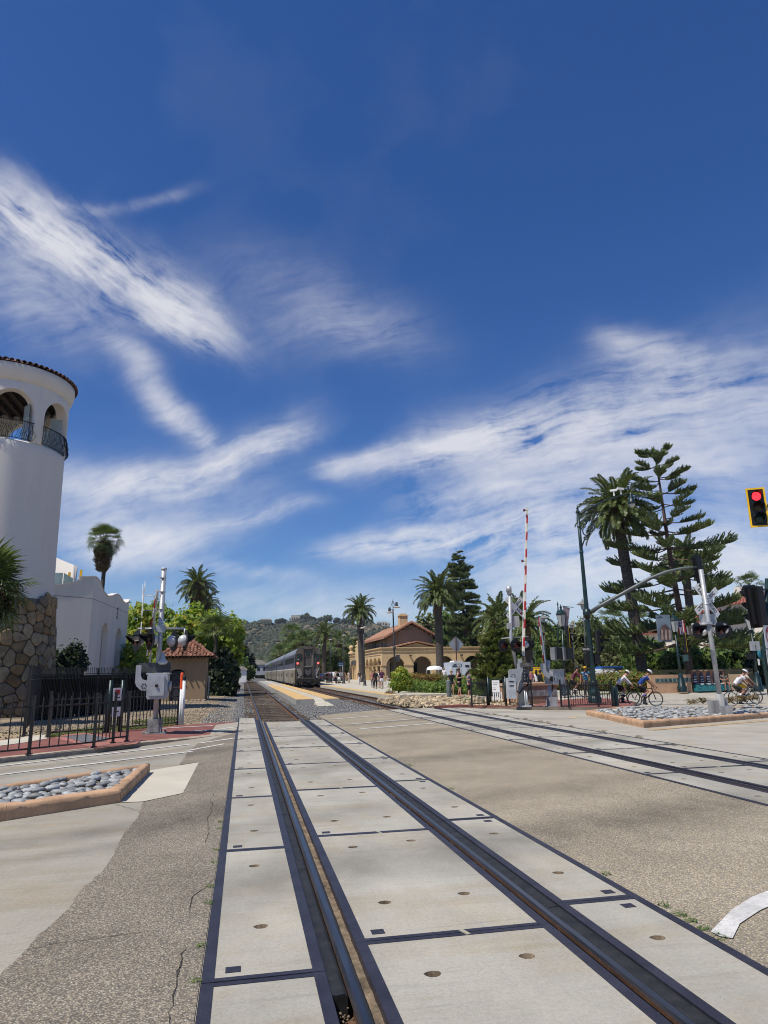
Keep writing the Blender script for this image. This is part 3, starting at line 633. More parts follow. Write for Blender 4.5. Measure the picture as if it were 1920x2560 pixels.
# ---- right pavement behind the far kerb
kinR=[p+Vector((.06,.24)) for p in kerbR]
ppoly=[tuple(p) for p in kinR]+[tuple(at_ground(x,y,.1).to_2d()) for x,y in ((1085,1765),(1180,1763),(1260,1764.5),(1330,1764),(1380,1751),(1480,1745),(1560,1748),(1592,1757))]
sheet('pavement',ppoly,.11,pave_r,step=1.2,thick=.3)
kr=thing('kerb','brown kerb at the edge of the red pavement by the gates',None,(0,0,0),0,None,'structure')
for i in range(len(kerbR)-1):
    q=[kerbR[i],kerbR[i+1],kinR[i+1],kinR[i]]; mb=MB(); hs=[.0 if i+(j in(1,2))>=5 else .13 for j in range(4)]
    mb.add([(p.x,p.y,gz(p.x,p.y)-.2) for p in q]+[(p.x,p.y,gz(p.x,p.y)+hs[j]) for j,p in enumerate(q)],[(0,1,5,4),(1,2,6,5),(2,3,7,6),(3,0,4,7),(4,5,6,7),(4,7,6,5)])
    obj('kerb_stone',mb,mat('brown_kerb_concrete',(.26,.205,.15),.85,.2,2,speck=.12),kr)
# paved plaza behind (raised a little), station side
sheet('plaza',[(12.2,60),(14,44.5),(15.2,40.2),(18.6,41.2),(22,46.7),(27.5,45.8),(60,70),(75,170),(24,160),(21.8,112)],-.01,mat('plaza_concrete',(.46,.42,.35),.9,.08,.6,speck=.08,world=True),thick=.3)

sheet('plaza',[(11.5,34.2),(19.3,33.6),(19.0,41.3),(15.2,40.1),(13,41)],.02,MATS['plaza_concrete'],step=1.3,thick=.3)
# ---- planting islands with loose cobbles
def cobble_mesh(seed):
    r=random.Random(seed); mb=MB(); mb.ball((0,0,0),1,9,5,(1,.66,.42),.09,r); me=mb.mesh('cobble'); me.materials.append(mat('blue_grey_cobble',(.37,.37,.355),.6,.2,1.6,col2=(.20,.21,.21),speck=.12,speckscale=10,objvar=.4)); return me
COB=[cobble_mesh(s) for s in range(5)]
def inside(p,poly):
    c=False; n=len(poly)
    for i in range(n):
        a,b=poly[i],poly[(i+1)%n]
        if (a[1]>p[1])!=(b[1]>p[1]) and p[0]<(b[0]-a[0])*(p[1]-a[1])/(b[1]-a[1])+a[0]: c=not c
    return c
def inset(poly,d):
    n=len(poly); out=[]; P=[Vector(p[:2]) for p in poly]; ar=sum(P[i].cross(P[(i+1)%n]) for i in range(n))
    for i in range(n):
        t0=(P[i]-P[i-1]).normalized(); t1=(P[(i+1)%n]-P[i]).normalized(); n0=Vector((-t0.y,t0.x)); n1=Vector((-t1.y,t1.x))
        b=(n0+n1); b=b/max(.35,b.dot(n0)); out.append(P[i]+b*d*(1 if ar>0 else -1))
    return out
def island(label,poly,h,w,size,maxn,seed,jit=0.,klen=1.25):
    root=thing('planting_island',label,None,(0,0,0),0,None,'structure'); r=random.Random(seed)
    P=[Vector(p[:2]) for p in poly]; n=len(P)
    I=inset(P,w); I0=inset(P,.035); I1=inset(P,w-.03)
    for i in range(n):
        j=(i+1)%n; L_=(P[j]-P[i]).length; k=max(1,round(L_/klen))
        for s in range(k):
            m=max(2,int(L_/k/.12)); rows=[]
            for q in range(m+1):
                t=(s+(.012 if q==0 else (m-.012 if q==m else q))/m)/k if q in(0,m) else (s+q/m)/k
                o_,i0,i1,ii=P[i].lerp(P[j],t),I0[i].lerp(I0[j],t),I1[i].lerp(I1[j],t),I[i].lerp(I[j],t); g=gz(o_.x,o_.y); jz=(r.random()-.5)*.014
                e=(o_-ii).normalized()
                rows.append([(o_.x,o_.y,g-.15),(o_.x+e.x*(r.random()-.5)*.016,o_.y+e.y*(r.random()-.5)*.016,g+h*.5),(o_.x+e.x*(r.random()-.5)*.016,o_.y+e.y*(r.random()-.5)*.016,g+h*.82),(i0.x,i0.y,g+h+jz-.008),(i1.x,i1.y,g+h+jz),(ii.x,ii.y,g+h-.03),(ii.x,ii.y,g-.1)])
            mb=MB(); c=7; mb.smooth=True; mb.add([v for rw in rows for v in rw],[(a*c+b,(a+1)*c+b,(a+1)*c+b+1,a*c+b+1)[::-1 if False else 1] for a in range(m) for b in range(c-1)])
            mb.smooth=False; mb.add(rows[0]+rows[-1],[tuple(range(c)),tuple(range(2*c-1,c-1,-1))])
            obj('kerb_stone',mb,kerb_m,root)
    sheet('bed',[tuple(p) for p in I],h-.12,dirt_m,parent=root,kind=None)
    xs=[p.x for p in I]; ys=[p.y for p in I]; pts=[]; tries=0
    while len(pts)<maxn and tries<30000:
        tries+=1; p=Vector((r.uniform(min(xs),max(xs)),r.uniform(min(ys),max(ys)))); s=size*r.uniform(.7,1.3)
        if not inside(p,I): continue
        if any((p-q).length<(s+t)*.62 for q,t in pts): continue
        pts.append((p,s))
    pts.sort(key=lambda q:q[0].length); rest=[]
    for i_,(p,s) in enumerate(pts):
        M=Matrix.Translation((p.x,p.y,gz(p.x,p.y)+h-.09+.42*s+r.uniform(-.015,.03)))@Matrix.Rotation(r.uniform(0,6.28),4,'Z')@Matrix.Rotation(r.uniform(-.25,.25),4,'X')@Matrix.Diagonal((s,s,s*r.uniform(.8,1.1),1))
        if i_<298: inst('cobble',r.choice(COB),root,M)
        else: rest.append(M)
    # a second, lower layer fills the gaps
    if rest:
        me=COB[0]; bv=np.array([tuple(v.co) for v in me.vertices]); mb=MB(); mb.smooth=True; fs=[tuple(f.vertices) for f in me.polygons]
        for M in rest: mb.add([M@Vector(v) for v in bv],fs)
        obj('cobble',mb,me.materials[0],root)['kind']='stuff'
    low=[]; k=0
    while len(low)<min(300-len(pts),len(pts)) and k<9000:
        k+=1; p=Vector((r.uniform(min(xs),max(xs)),r.uniform(min(ys),max(ys))))
        if inside(p,I): low.append(p)
    for p in low:
        s=size*.8; inst('cobble',r.choice(COB),root,Matrix.Translation((p.x,p.y,gz(p.x,p.y)+h-.1+.2*s))@Matrix.Rotation(r.uniform(0,6.28),4,'Z')@Matrix.Diagonal((s,s,s,1)))
    return root
islL=[at_ground(301,2005).to_2d(),at_ground(374,1931.5).to_2d(),at_z(352,1905,.2).to_2d(),at_z(0,1955,.2).to_2d(),Vector((-5.3,8.4)),Vector((-5.0,7.65))]
island('kerbed island of blue grey cobbles in the left road',islL,.17,.19,.088,255,11)
isR=[at_ground(1465,1788).to_2d(),at_ground(1610,1820).to_2d(),at_ground(1925,1794).to_2d(),at_ground(2140,1780).to_2d(),at_ground(2140,1766).to_2d(),at_ground(1560,1776).to_2d()]
island('long kerbed island of grey cobbles below the crossbuck signal',isR,.185,.24,.115,620,12,klen=1.6)
# dry grass tufts come with the plants
# ================================================================== BUILDINGS
def arch_poly(cx,w,z0,zs,n=12,rise=None):
    """opening outline: jambs up to zs, then a (half-)round head"""
    r=w/2; h=r if rise is None else rise
    return [(cx-r,z0)]+[(cx+r,z0)]+[(cx+r*math.cos(PI*k/n),zs+h*math.sin(PI*k/n)) for k in range(n+1)]
def wall_mesh(mb,outer,holes,thick,T,grid=None,back=True):
    """wall panel in (u,z) with openings; T(u,d,z) -> world; front face at d=0, back at d=thick"""
    pts=[];edges=[]
    def loop(lp):
        b=len(pts); pts.extend(Vector(p) for p in lp); n=len(lp); edges.extend((b+i,b+(i+1)%n) for i in range(n))
    loop(outer)
    for h in holes: loop(h)
    if grid:
        us=[p[0] for p in outer]; zs=[p[1] for p in outer]; u=min(us)+grid
        while u<max(us)-grid*.3:
            z=min(zs)+grid*.5
            while z<max(zs)-.01: pts.append(Vector((u,z))); z+=grid*3
            u+=grid
    v,e,f,*_=delaunay_2d_cdt(pts,edges,[],0,1e-6)
    def keep(c): return inside(c,outer) and not any(inside(c,h) for h in holes)
    F=[]
    for t in f:
        c=(v[t[0]]+v[t[1]]+v[t[2]])/3
        if keep(c):
            a,b,d=v[t[0]],v[t[1]],v[t[2]]; F.append(tuple(t) if (b-a).cross(d-a)>0 else tuple(t)[::-1])
    mb.add([T(p.x,0,p.y) for p in v],F)
    if back: mb.add([T(p.x,thick,p.y) for p in v],[q[::-1] for q in F])
    for lp,sg in [(outer,1)]+[(h,-1) for h in holes]:
        n=len(lp); ar=sum(lp[i][0]*lp[(i+1)%n][1]-lp[(i+1)%n][0]*lp[i][1] for i in range(n))*sg
        fs=[(i,n+i,n+(i+1)%n,(i+1)%n) for i in range(n)]
        if ar<0: fs=[q[::-1] for q in fs]
        mb.add([T(p[0],0,p[1]) for p in lp]+[T(p[0],thick,p[1]) for p in lp],fs)
def clip_cell(sites,i,bound):
    poly=[Vector(p) for p in bound]; s=sites[i]
    for j,q in enumerate(sites):
        if j==i or (q-s).length>2.2: continue
        m=(s+q)/2; d=(q-s); out=[]
        for k in range(len(poly)):
            a,b=poly[k],poly[(k+1)%len(poly)]; da,db=(a-m).dot(d),(b-m).dot(d)
            if da<=0: out.append(a)
            if (da<0)!=(db<0) and abs(da-db)>1e-9: out.append(a.lerp(b,da/(da-db)))
        poly=out
        if len(poly)<3: return []
    return poly
# ---------------------------------------------------------------- round white tower
def tower():
    T0=Vector((-9.67,37.05)); C=T0-Vector((.9676,.2525))*2.85; R=2.85
    root=thing('tower','round white stucco tower with arched balcony above a rough stone base','building',(C.x,C.y,0))
    ledge=12.84; eave=16.35; base_a=math.atan2(-C.y,-C.x)    # angle towards the camera
    def cyl(u,d,z,r=R): a=u/R; return Vector(((r-d)*math.cos(a),(r-d)*math.sin(a),z))
    mb=MB(); mb.smooth=True
    mb.lathe([(R+.12,4.6),(R+.05,8),(R,12.3),(R,ledge-.1),(R-.06,ledge),(R-.6,ledge)],n=64); obj('wall',mb,stucco_w,root)
    per=2*PI/7
    for k in range(7):
        ac=base_a+rad(3+51.43*k); mb=MB(); w=R*rad(41); half=R*per/2
        uc=ac*R; outer=[(uc-half,ledge),(uc+half,ledge),(uc+half,eave-.3),(uc-half,eave-.3)]
        hole=arch_poly(uc,w,ledge+.02,14.33,14,1.05)
        mb.smooth=True; wall_mesh(mb,outer,[hole],.5,cyl,grid=.16); obj('arcade_bay',mb,stucco_w,root)
        # curly iron balustrade that bellies out
        br=MB(); a0,a1=ac-rad(20.8),ac+rad(20.8); n=26
        br.tube([(math.cos(a0+(a1-a0)*i/n)*(R+.05),math.sin(a0+(a1-a0)*i/n)*(R+.05),ledge+.95) for i in range(n+1)],.028,5)
        br.tube([(math.cos(a0+(a1-a0)*i/n)*(R-.02),math.sin(a0+(a1-a0)*i/n)*(R-.02),ledge+.07) for i in range(n+1)],.018,5)
        for i in range(n+1):
            a=a0+(a1-a0)*i/n; q=rng.uniform(-.03,.03)
            br.tube([(math.cos(a)*(R-.02),math.sin(a)*(R-.02),ledge+.05),(math.cos(a+q)*(R+.16),math.sin(a+q)*(R+.16),ledge+.3),(math.cos(a-q)*(R+.1),math.sin(a-q)*(R+.1),ledge+.62),(math.cos(a)*(R+.05),math.sin(a)*(R+.05),ledge+.95)],.011,4)
            if i<n:
                b=a+(a1-a0)/n*.5; z=ledge+rng.uniform(.25,.7); br.tube([(math.cos(a)*(R+.12),math.sin(a)*(R+.12),z),(math.cos(b)*(R+.14),math.sin(b)*(R+.14),z+rng.uniform(-.18,.18))],.012,4)
        obj('balcony_railing',br,black,root)
    # cornice, floor, inner drum, timber ceiling
    mb=MB(); mb.smooth=True; mb.lathe([(R-.4,eave-.55),(R+.02,eave-.52),(R+.05,eave-.42),(R+.10,eave-.36),(R+.12,eave-.3),(R+.17,eave-.12),(R+.20,eave-.02),(R+.20,eave+.30),(R+.1,eave+.34)],n=72); obj('cornice',mb,stucco_w,root)
    mb=MB(); mb.cyl((0,0,ledge-.15),(0,0,ledge-.02),R-.3,n=32); obj('balcony_floor',mb,pale_conc,root)
    mb=MB(); mb.cyl((0,0,eave-.6),(0,0,eave-.5),R-.2,n=32)
    for i in range(-4,5): mb.box((i*.55,0,eave-.72),(.16,2*math.sqrt(max(.2,(R-.45)**2-(i*.55)**2)),.22))
    obj('timber_ceiling',mb,wood,root)
    for k in (0,1,2,6):
        ac=base_a+rad(3+51.43*k+17); mb=MB(); a1=ac+rad(7)
        mb.add([(math.cos(a)*r,math.sin(a)*r,z) for a,r in((ac,R-.2),(ac-.02,R-.75)) for z in(ledge,ledge+2.0)],[(0,2,3,1)]); mb.box((math.cos(ac)*(R-.25),math.sin(ac)*(R-.25),ledge+1.25),(.12,.12,.05)); obj('wind_screen',mb,mat('frosted_glass',(.42,.48,.47),.15,.05,2),root)
    ac=base_a+rad(62); mb=MB(); mb.lathe([(0,.1),(.28,.08),(.3,0),(.1,-.04),(0,-.05)],(math.cos(ac)*(R-1),math.sin(ac)*(R-1),15.0),12); mb.tube([(math.cos(ac)*(R-1),math.sin(ac)*(R-1),15.0),(math.cos(ac)*(R-1),math.sin(ac)*(R-1),13.2)],.05,6); obj('heater_lamp',mb,black,root)
    # clay tiles seen end-on round the eave
    tm=MB(); tm.smooth=True; n=6
    vs=[(.0+l*.0,0,0) for l in ()]; pts=[]
    for l,rr in ((0,.115),(-.6,.095)):
        for i in range(n+1): a=PI*i/n; pts.append((l,math.cos(a)*rr,math.sin(a)*rr+(-l)*.36))
    tm.add(pts,[(i,i+1,n+2+i,n+1+i) for i in range(n)]); tm.add([(p[0],p[1]*.8,p[2]*.8) for p in pts],[(i,n+1+i,n+2+i,i+1) for i in range(n)])
    tm.add(pts[:n+1]+[(p[0],p[1]*.8,p[2]*.8) for p in pts[:n+1]],[(i,n+1+i,n+2+i,i+1) for i in range(n)])
    me=tm.mesh('roof_tile'); me.materials.append(mat('old_clay_tile',(.16,.075,.055),.85,.35,3,col2=(.05,.03,.03),objvar=.4))
    roof=MB(); roof.smooth=True; roof.lathe([(R+.22,eave+.34),(.02,eave+1.75)],n=48); ro=obj('roof',roof,tile_a,root); N=74
    for i in range(N):
        a=2*PI*i/N; s=1+(.12 if i%11==3 else 0)
        inst('roof_tile',me,ro,Matrix.Translation((math.cos(a)*(R+.34),math.sin(a)*(R+.34),eave+.33+rng.uniform(0,.015)))@Matrix.Rotation(a,4,'Z')@Matrix.Diagonal((1,s,s,1)))
    # stone base: every stone its own piece on a flared drum
    zb0,zb1=-.3,6.25
    def rb(z): return R+.12+.42*max(0,(6.3-z)/6.6)**1.0
    mb=MB(); mb.smooth=True; mb.lathe([(rb(zb0)-.02,zb0),(rb(3)-.02,3),(rb(5.2)-.05,5.25),(R+.10,5.3)],n=48); obj('mortar',mb,mat('grey_mortar',(.20,.165,.115),.95,.2,6),root)
    TZ0,TZ1=5.0,5.9
    r=random.Random(21); sites=[]; a_lo,a_hi=base_a-rad(60),base_a+rad(112)
    U=lambda a:(a-base_a)*(R+.3)
    u=U(a_lo); row=0; z=zb0+.2
    while z<6.3:
        u=U(a_lo)+(.35 if row%2 else 0)
        while u<U(a_hi):
            sites.append(Vector((u+r.uniform(-.24,.24),z+r.uniform(-.22,.22)))); u+=r.uniform(.46,.72)
        z+=.49; row+=1
    b=[(U(a_lo),zb0),(U(a_hi),zb0),(U(a_hi),7),(U(a_lo),7)]
    sm=[mat('sandstone_%s'%n,c,.9,.2,2.2,speck=.2,speckscale=22,bump=.5,bscale=9,objvar=.25) for n,c in (('tan',(.30,.215,.12)),('grey',(.25,.20,.14)),('ochre',(.32,.205,.095)),('pale',(.33,.255,.155)))]
    for i,s in enumerate(sites):
        ang=s.x/(R+.3); topz=TZ0+(TZ1-TZ0)*max(0,min(1,(math.degrees(ang)-18)/50))+.1*math.sin(ang*9)-.28     # the stonework climbs to the right
        if s.y>topz: continue
        if -14<math.degrees(ang)<10 and 4.1<s.y: continue           # window notch
        c=clip_cell(sites,i,b)
        if len(c)<4: continue
        # rounded corners, then shrink for the joint
        q=[]
        for k in range(len(c)): a_,b_=c[k],c[(k+1)%len(c)]; q+= [a_.lerp(b_,.22),a_.lerp(b_,.78)]
        m=sum(q,Vector((0,0)))/len(q); mb=MB(); n=len(q); th=r.uniform(.06,.12); rings=[(1.0-.022/max(.2,(q[0]-m).length),.0),(.93,th*.75),(.8,th)]
        V=[]
        for sc,d in rings:
            for p in q:
                w=m+(p-m)*sc; a=base_a+w.x/(R+.3); rr=rb(w.y)+d; V.append((rr*math.cos(a),rr*math.sin(a),w.y))
        a=base_a+m.x/(R+.3); V.append(((rb(m.y)+th*1.05)*math.cos(a),(rb(m.y)+th*1.05)*math.sin(a),m.y))
        F=[(l*n+k,l*n+(k+1)%n,(l+1)*n+(k+1)%n,(l+1)*n+k) for l in range(2) for k in range(n)]+[(2*n+k,2*n+(k+1)%n,3*n) for k in range(n)]
        mb.add(V,F); obj('stone',mb,r.choice(sm),root)
    # window notch with sill
    w0,w1=base_a-rad(15),base_a+rad(11); mb=MB()
    for i in range(3):
        a,b_=w0+(w1-w0)*i/3+.01,w0+(w1-w0)*(i+1)/3-.01
        mb.lathe([(R+.1,4.0),(R+.36,4.0),(R+.36,4.22),(R+.1,4.22)],n=2,a0=a,a1=b_,smooth=False)
    obj('window_sill',mb,sm[3],root)
    mb=MB(); mb.smooth=True; mb.lathe([(R+.13,4.2),(R+.13,5.75)],n=8,a0=w0+.03,a1=w1-.08); wn=obj('window',mb,glassdark,root)
    mb=MB()
    for a in (w0+.03,(w0+w1)/2,w1-.08): mb.box((math.cos(a)*(R+.15),math.sin(a)*(R+.15),4.98),(.07,.07,1.55),rz=a)
    mb.lathe([(R+.12,5.7),(R+.18,5.7),(R+.18,5.8),(R+.12,5.8)],n=6,a0=w0+.03,a1=w1-.08,smooth=False); obj('window_frame',mb,stucco_w,wn)
    mb=MB(); a=base_a+rad(12); mb.box((math.cos(a)*(R+.12),math.sin(a)*(R+.12),5.3),(.45,.28,1.3),rz=a); obj('window_reveal',mb,stucco_w,root)
tower()
# ---------------------------------------------------------------- white side building with wavy parapet
def side_building():
    A=at_depth(215,1690,42.5).to_2d(); B=at_depth(310,1690,52.5).to_2d(); E=at_depth(100,1690,41).to_2d()
    root=thing('white_building','white stucco building with wavy parapet and two tall arches beside the tower','building',(A.x,A.y,0))
    d=(B-A); L_=d.length; d.normalize(); nrm=Vector((d.y,-d.x))      # outward normal of the arched side
    H=hgt((A.x,A.y),1442)
    def T(u,dd,z): p=d*u-nrm*dd; return Vector((p.x,p.y,z))
    ctrl=[(0,H),(.06,H-.03),(.14,H-.28),(.25,H-.95),(.36,H-1.25),(.46,H-1.24),(.55,H-1.12),(.62,H-1.08),(.70,H-1.25),(.80,H-1.62),(.88,H-1.78),(.95,H-1.72),(1,H-1.52)]
    hb=hgt((B.x,B.y),1500)
    top=[(u*L_,z+(hb-(H-1.52))*u) for u,z in ctrl]
    zz=lambda py,t:hgt((A.lerp(B,t).x,A.lerp(B,t).y),py)
    holes=[]
    for t,w,py in ((.36,1.75,1557),(.75,1.75,1571)):
        zt=zz(py,t); holes.append(arch_poly(t*L_,w,.3,zt-w/2,12))
    mb=MB(); wall_mesh(mb,[(0,-.3),(L_,-.3)]+top[::-1],holes,.38,T); obj('arched_wall',mb,stucco_w,root)
    for t,w in ((.36,2.1),(.75,2.1)):
        mb=MB(); mb.add([T(t*L_+a*w/2,.42,z) for a,z in((-1,-.2),(1,-.2),(1,6.2),(-1,6.2))],[(0,1,2,3)]); obj('arch_recess',mb,stucco_w,root)
    # coping that follows the wave, and the string line below it
    cp=MB(); pts=[T(u,-.03,z+.03) for u,z in top]
    for i in range(len(top)-1):
        (u0,z0),(u1,z1)=top[i],top[i+1]; v=[T(u0,-.04,z0),T(u1,-.04,z1),T(u1,.42,z1),T(u0,.42,z0)]; v+= [p+Vector((0,0,.06)) for p in v]; cp.add(v,[(3,2,1,0),(4,5,6,7),(0,1,5,4),(1,2,6,5),(2,3,7,6),(3,0,4,7)])
    obj('coping',cp,stucco_w,root)
    gm=mat('joint_shadow_gap',(.25,.25,.26),.9,.1,3)
    mb=MB(); zs0,zs1=zz(1497,0),zz(1534,1); mb.add([T(0,-.012,zs0),T(L_,-.012,zs1),T(L_,-.012,zs1+.03),T(0,-.012,zs0+.03)],[(0,1,2,3)])
    f=(E-A); lf=f.length; f.normalize(); fn=Vector((f.y,-f.x))*-1
    if fn.y>0: fn=-fn
    def TF(u,dd,z): p=f*u-fn*dd; return Vector((p.x,p.y,z))
    mb.add([TF(0,-.012,zs0),TF(lf,-.012,zs0+.1),TF(lf,-.012,zs0+.13),TF(0,-.012,zs0+.03)],[(0,1,2,3),(3,2,1,0)]); obj('string_line',mb,gm,root)
    he=H-.7
    mb=MB(); prof=[(0,-.3),(lf,-.3),(lf,he),(lf*.75,he+.05),(lf*.5,he+.22),(lf*.25,he+.5),(.9,H-.1),(0,H)]
    wall_mesh(mb,prof,[],.38,TF); obj('front_wall',mb,stucco_w,root)
    for i in range(2,len(prof)-1):
        cp=MB(); (u0,z0),(u1,z1)=prof[i],prof[i+1]; v=[TF(u0,-.04,z0),TF(u1,-.04,z1),TF(u1,.42,z1),TF(u0,.42,z0)]; v+=[p+Vector((0,0,.06)) for p in v]; cp.add(v,[(3,2,1,0),(4,5,6,7),(0,1,5,4),(1,2,6,5),(2,3,7,6),(3,0,4,7)]); obj('coping',cp,stucco_w,root)
    mb=MB(); q=[T(.4,.4,5),T(L_,.4,5),T(L_,7,5),TF(lf,.4,5)]; mb.add(q,[(0,1,2,3)]); obj('roof',mb,pale_conc,root)
    v=MB(); t=.655; z=zz(1532,t)
    for i in range(6): v.box(T(t*L_,-.02,z-.42+i*.15),(.05,.26,.07),rz=math.atan2(d.y,d.x)-PI/2)
    obj('vent_grille',v,black,root)
    # roof terrace: curved wall, glass panes, yellow posts
    P=at_depth(175,1440,47); mb=MB(); mb.smooth=True; pts=[]; base=H-1.2
    p0=at_depth(136,1450,49); n=14; path=[]
    for i in range(n+1):
        t=i/n; px=128+66*min(1,t*1.15); dep=49+ (5*max(0,t-.8)*4); py=1386+33*(t**.8); path.append((at_depth(px,py,dep)))
    V=[]
    for p in path: V+=[(p.x-A.x,p.y-A.y,base),(p.x-A.x,p.y-A.y,p.z),(p.x-A.x-.1,p.y-A.y+.3,p.z),(p.x-A.x-.1,p.y-A.y+.3,base)]
    mb.add(V,[(i*4+k,(i+1)*4+k,(i+1)*4+k+1,i*4+k+1) for i in range(n) for k in range(3)]); obj('terrace_wall',mb,stucco_w,root)
    g=mat('green_tinted_glass',(.30,.40,.42),.08,.1,1)
    for a,b in (((138,1432),(158,1432)),((160,1432),(183,1446))):
        q=[at_depth(*a,46.5),at_depth(*b,46.5)]; mb=MB(); mb.add([(p.x-A.x,p.y-A.y,z) for p in q for z in (H-1.4,p.z)],[(0,2,3,1),(1,3,2,0)]); obj('glass_pane',mb,g,root)
    for px,py0 in ((174,1431),(203,1425)):
        p=at_depth(px,py0,46.8); mb=MB(); mb.box((p.x-A.x,p.y-A.y,(p.z+H-1)/2),(.14,.14,p.z-H+1)); obj('yellow_post',mb,yellow,root)
side_building()
# ---------------------------------------------------------------- tile roofs built tile by tile
def barrel(l,r,n=5):
    mb=MB(); mb.smooth=True; pts=[]
    for x,rr in ((0,r),(l,r*.86)):
        for i in range(n+1): a=PI*i/n; pts.append((math.cos(a)*rr,x,math.sin(a)*rr*.85))
    mb.add(pts,[(i,n+1+i,n+2+i,i+1) for i in range(n)]); mb.add([(p[0]*.82,p[1],p[2]*.82-.004) for p in pts],[(i,i+1,n+2+i,n+1+i) for i in range(n)])
    mb.add(pts[:n+1]+[(p[0]*.82,p[1],p[2]*.82-.004) for p in pts[:n+1]],[(i,i+1,n+2+i,n+1+i) for i in range(n)])
    return mb.mesh('roof_tile')
def tile_slope(root,e0,e1,r0,r1,me,sp,ln,jit,name='roof_tile',rg=rng):
    """barrel tiles over the plane: eave e0-e1, ridge r0-r1"""
    e0,e1,r0,r1=map(Vector,(e0,e1,r0,r1)); nc=max(1,int((e1-e0).length/sp)); sl=((r0+r1)/2-(e0+e1)/2).length; nr=max(1,int(sl/ln))
    up=((r0+r1)/2-(e0+e1)/2).normalized(); ax=(e1-e0).normalized(); nm=ax.cross(up).normalized(); up=nm.cross(ax)
    for c in range(nc):
        t=(c+.5)/nc; w0=e0.lerp(e1,t)
        for k in range(nr+1):
            p=w0+up*(k*ln)
            # stay between the hips
            s=(k*ln)/sl
            a=e0.lerp(r0,s); b=e1.lerp(r1,s)
            u=(p-a).dot(ax); 
            if s>1.0 or u<-.05 or (b-p).dot(ax)<-.05: continue
            R=Matrix((ax,up,nm)).transposed().to_4x4()
            j=jit if k<2 else jit*.35
            inst(name,me,root,Matrix.Translation(p+nm*(.02+rg.uniform(0,.02)))@R@Matrix.Rotation(rg.uniform(-j,j),4,'Z')@Matrix.Rotation(rg.uniform(-.05,.06)*(2 if k==0 else 1)-.05,4,'X'))
def hut():
    c=at_depth(511,1752,45.5); root=thing('hut','small tan hut with a sagging red clay tile roof by the track','hut',(c.x,c.y,-.2),0)
    bl=lambda x,y,z:Vector((x,y,z))
    w,dp,h=2.75,3.4,3.0
    mb=MB(); 
    T=lambda u,d,z:Vector((u-w,d,z)); wall_mesh(mb,[(0,0),(w,0),(w,h),(0,h)],[[(w-2.25,.0),(w-1.45,.0),(w-1.45,2.05)]+[(w-1.85+.4*math.cos(PI*k/6),2.05+.16*math.sin(PI*k/6)) for k in range(1,6)]+[(w-2.25,2.05)]],.2,T)
    T2=lambda u,d,z:Vector((-d,u,z)); wall_mesh(mb,[(.2,0),(dp,0),(dp,h),(.2,h)],[[(a,.25),(a+.14,.25),(a+.14,2.35),(a,2.35)] for a in (.35,1.2)]+[[(2.4,1.2),(2.54,1.2),(2.54,2.4),(2.4,2.4)]],.2,T2)
    mb.box((-w/2,dp-.1,h/2),(w,.2,h)); mb.box((-w+.1,dp/2,h/2),(.2,dp-.4,h)); obj('wall',mb,stucco_h,root)
    mb=MB(); mb.box((-1.85,.14,1.05),(.8,.06,2.1)); d=obj('door',mb,mat('dark_blue_door',(.035,.033,.045),.6,.2,3),root)
    mb=MB()
    for s in(-1,1):
        for z in (1.3,1.75): mb.tube([(-1.85+s*.3,.09,z-.35),(-1.85-s*.02,.09,z+.15)],.012,4)
    mb.box((-1.85,.09,1.05),(.66,.02,.03)); obj('door_lattice',mb,mat('pale_lattice',(.25,.24,.23),.7),d)
    mb=MB(); mb.box((-2.28,.03,1.05),(.07,.1,2.1)); mb.box((-1.42,.03,1.05),(.07,.1,2.1)); obj('door_frame',mb,wood,root)
    for a,z0,z1 in ((.42,.25,2.35),(1.27,.25,2.35),(2.47,1.2,2.4)):
        mb=MB(); mb.box((-.15,a,(z0+z1)/2),(.03,.2,z1-z0)); obj('window_slot',mb,black,root)
    ov=.42; z=h-.02; ap=1.12; e=[(-w-ov,-ov,z),(ov+.1,-ov,z),(ov+.1,dp+ov,z),(-w-ov,dp+ov,z)]; r0=(-w/2-.25,dp/2,z+ap); r1=(-w/2+.25,dp/2,z+ap)
    mb=MB(); mb.add([*e,r0,r1],[(0,1,5,4),(1,2,5),(2,3,4,5),(3,0,4),(3,2,1,0)]); ro=obj('roof',mb,wood,root); ro.location=(0,0,0)
    me=barrel(.40,.125); me.materials.append(tile_a)
    tile_slope(ro,e[0],e[1],r0,r1,me,.225,.31,.2); tile_slope(ro,e[1],e[2],r1,r1,me,.225,.31,.14)
    for a,b in ((e[1],r1),(e[0],r0),(r0,r1),(e[2],r1)):
        a,b=Vector(a),Vector(b); n=max(1,int((b-a).length/.28)); t=(b-a).normalized(); x=t.cross(Vector((0,0,1))).normalized(); nm=x.cross(t); R=Matrix((x,t,nm)).transposed().to_4x4()
        for k in range(n): inst('roof_tile',me,ro,Matrix.Translation(a+t*(k*.28)+nm*.07)@R@Matrix.Rotation(rng.uniform(-.1,.1),4,'Z'))
    mb=MB()
    for i in range(7): mb.box((-w+.2+i*.40,-.3,h-.08),(.07,.5,.09))
    obj('rafter_ends',mb,wood,root)
    mb=MB(); mb.tube([(.15,1.9,0),(.15,1.9,1.55),(.22,1.9,1.62)],.05,7); obj('vent_pipe',mb,white,root)
    for k in range(6):
        mb=MB(); mb.ball((-1.35+k*.26+rng.uniform(-.05,.05),-.22-.08*(k%2),.16),.13,7,4,(1.2,.8,.62),.12); tag(obj('boulder',mb,mat('pale_boulder',(.36,.30,.22),.9,.25,4)),'%s pale boulder in the row along the foot of the tan hut'%('leftmost','second','third','fourth','fifth','rightmost')[k],'boulder','boulders at the foot of the hut').location=(c.x,c.y,-.2)
hut()
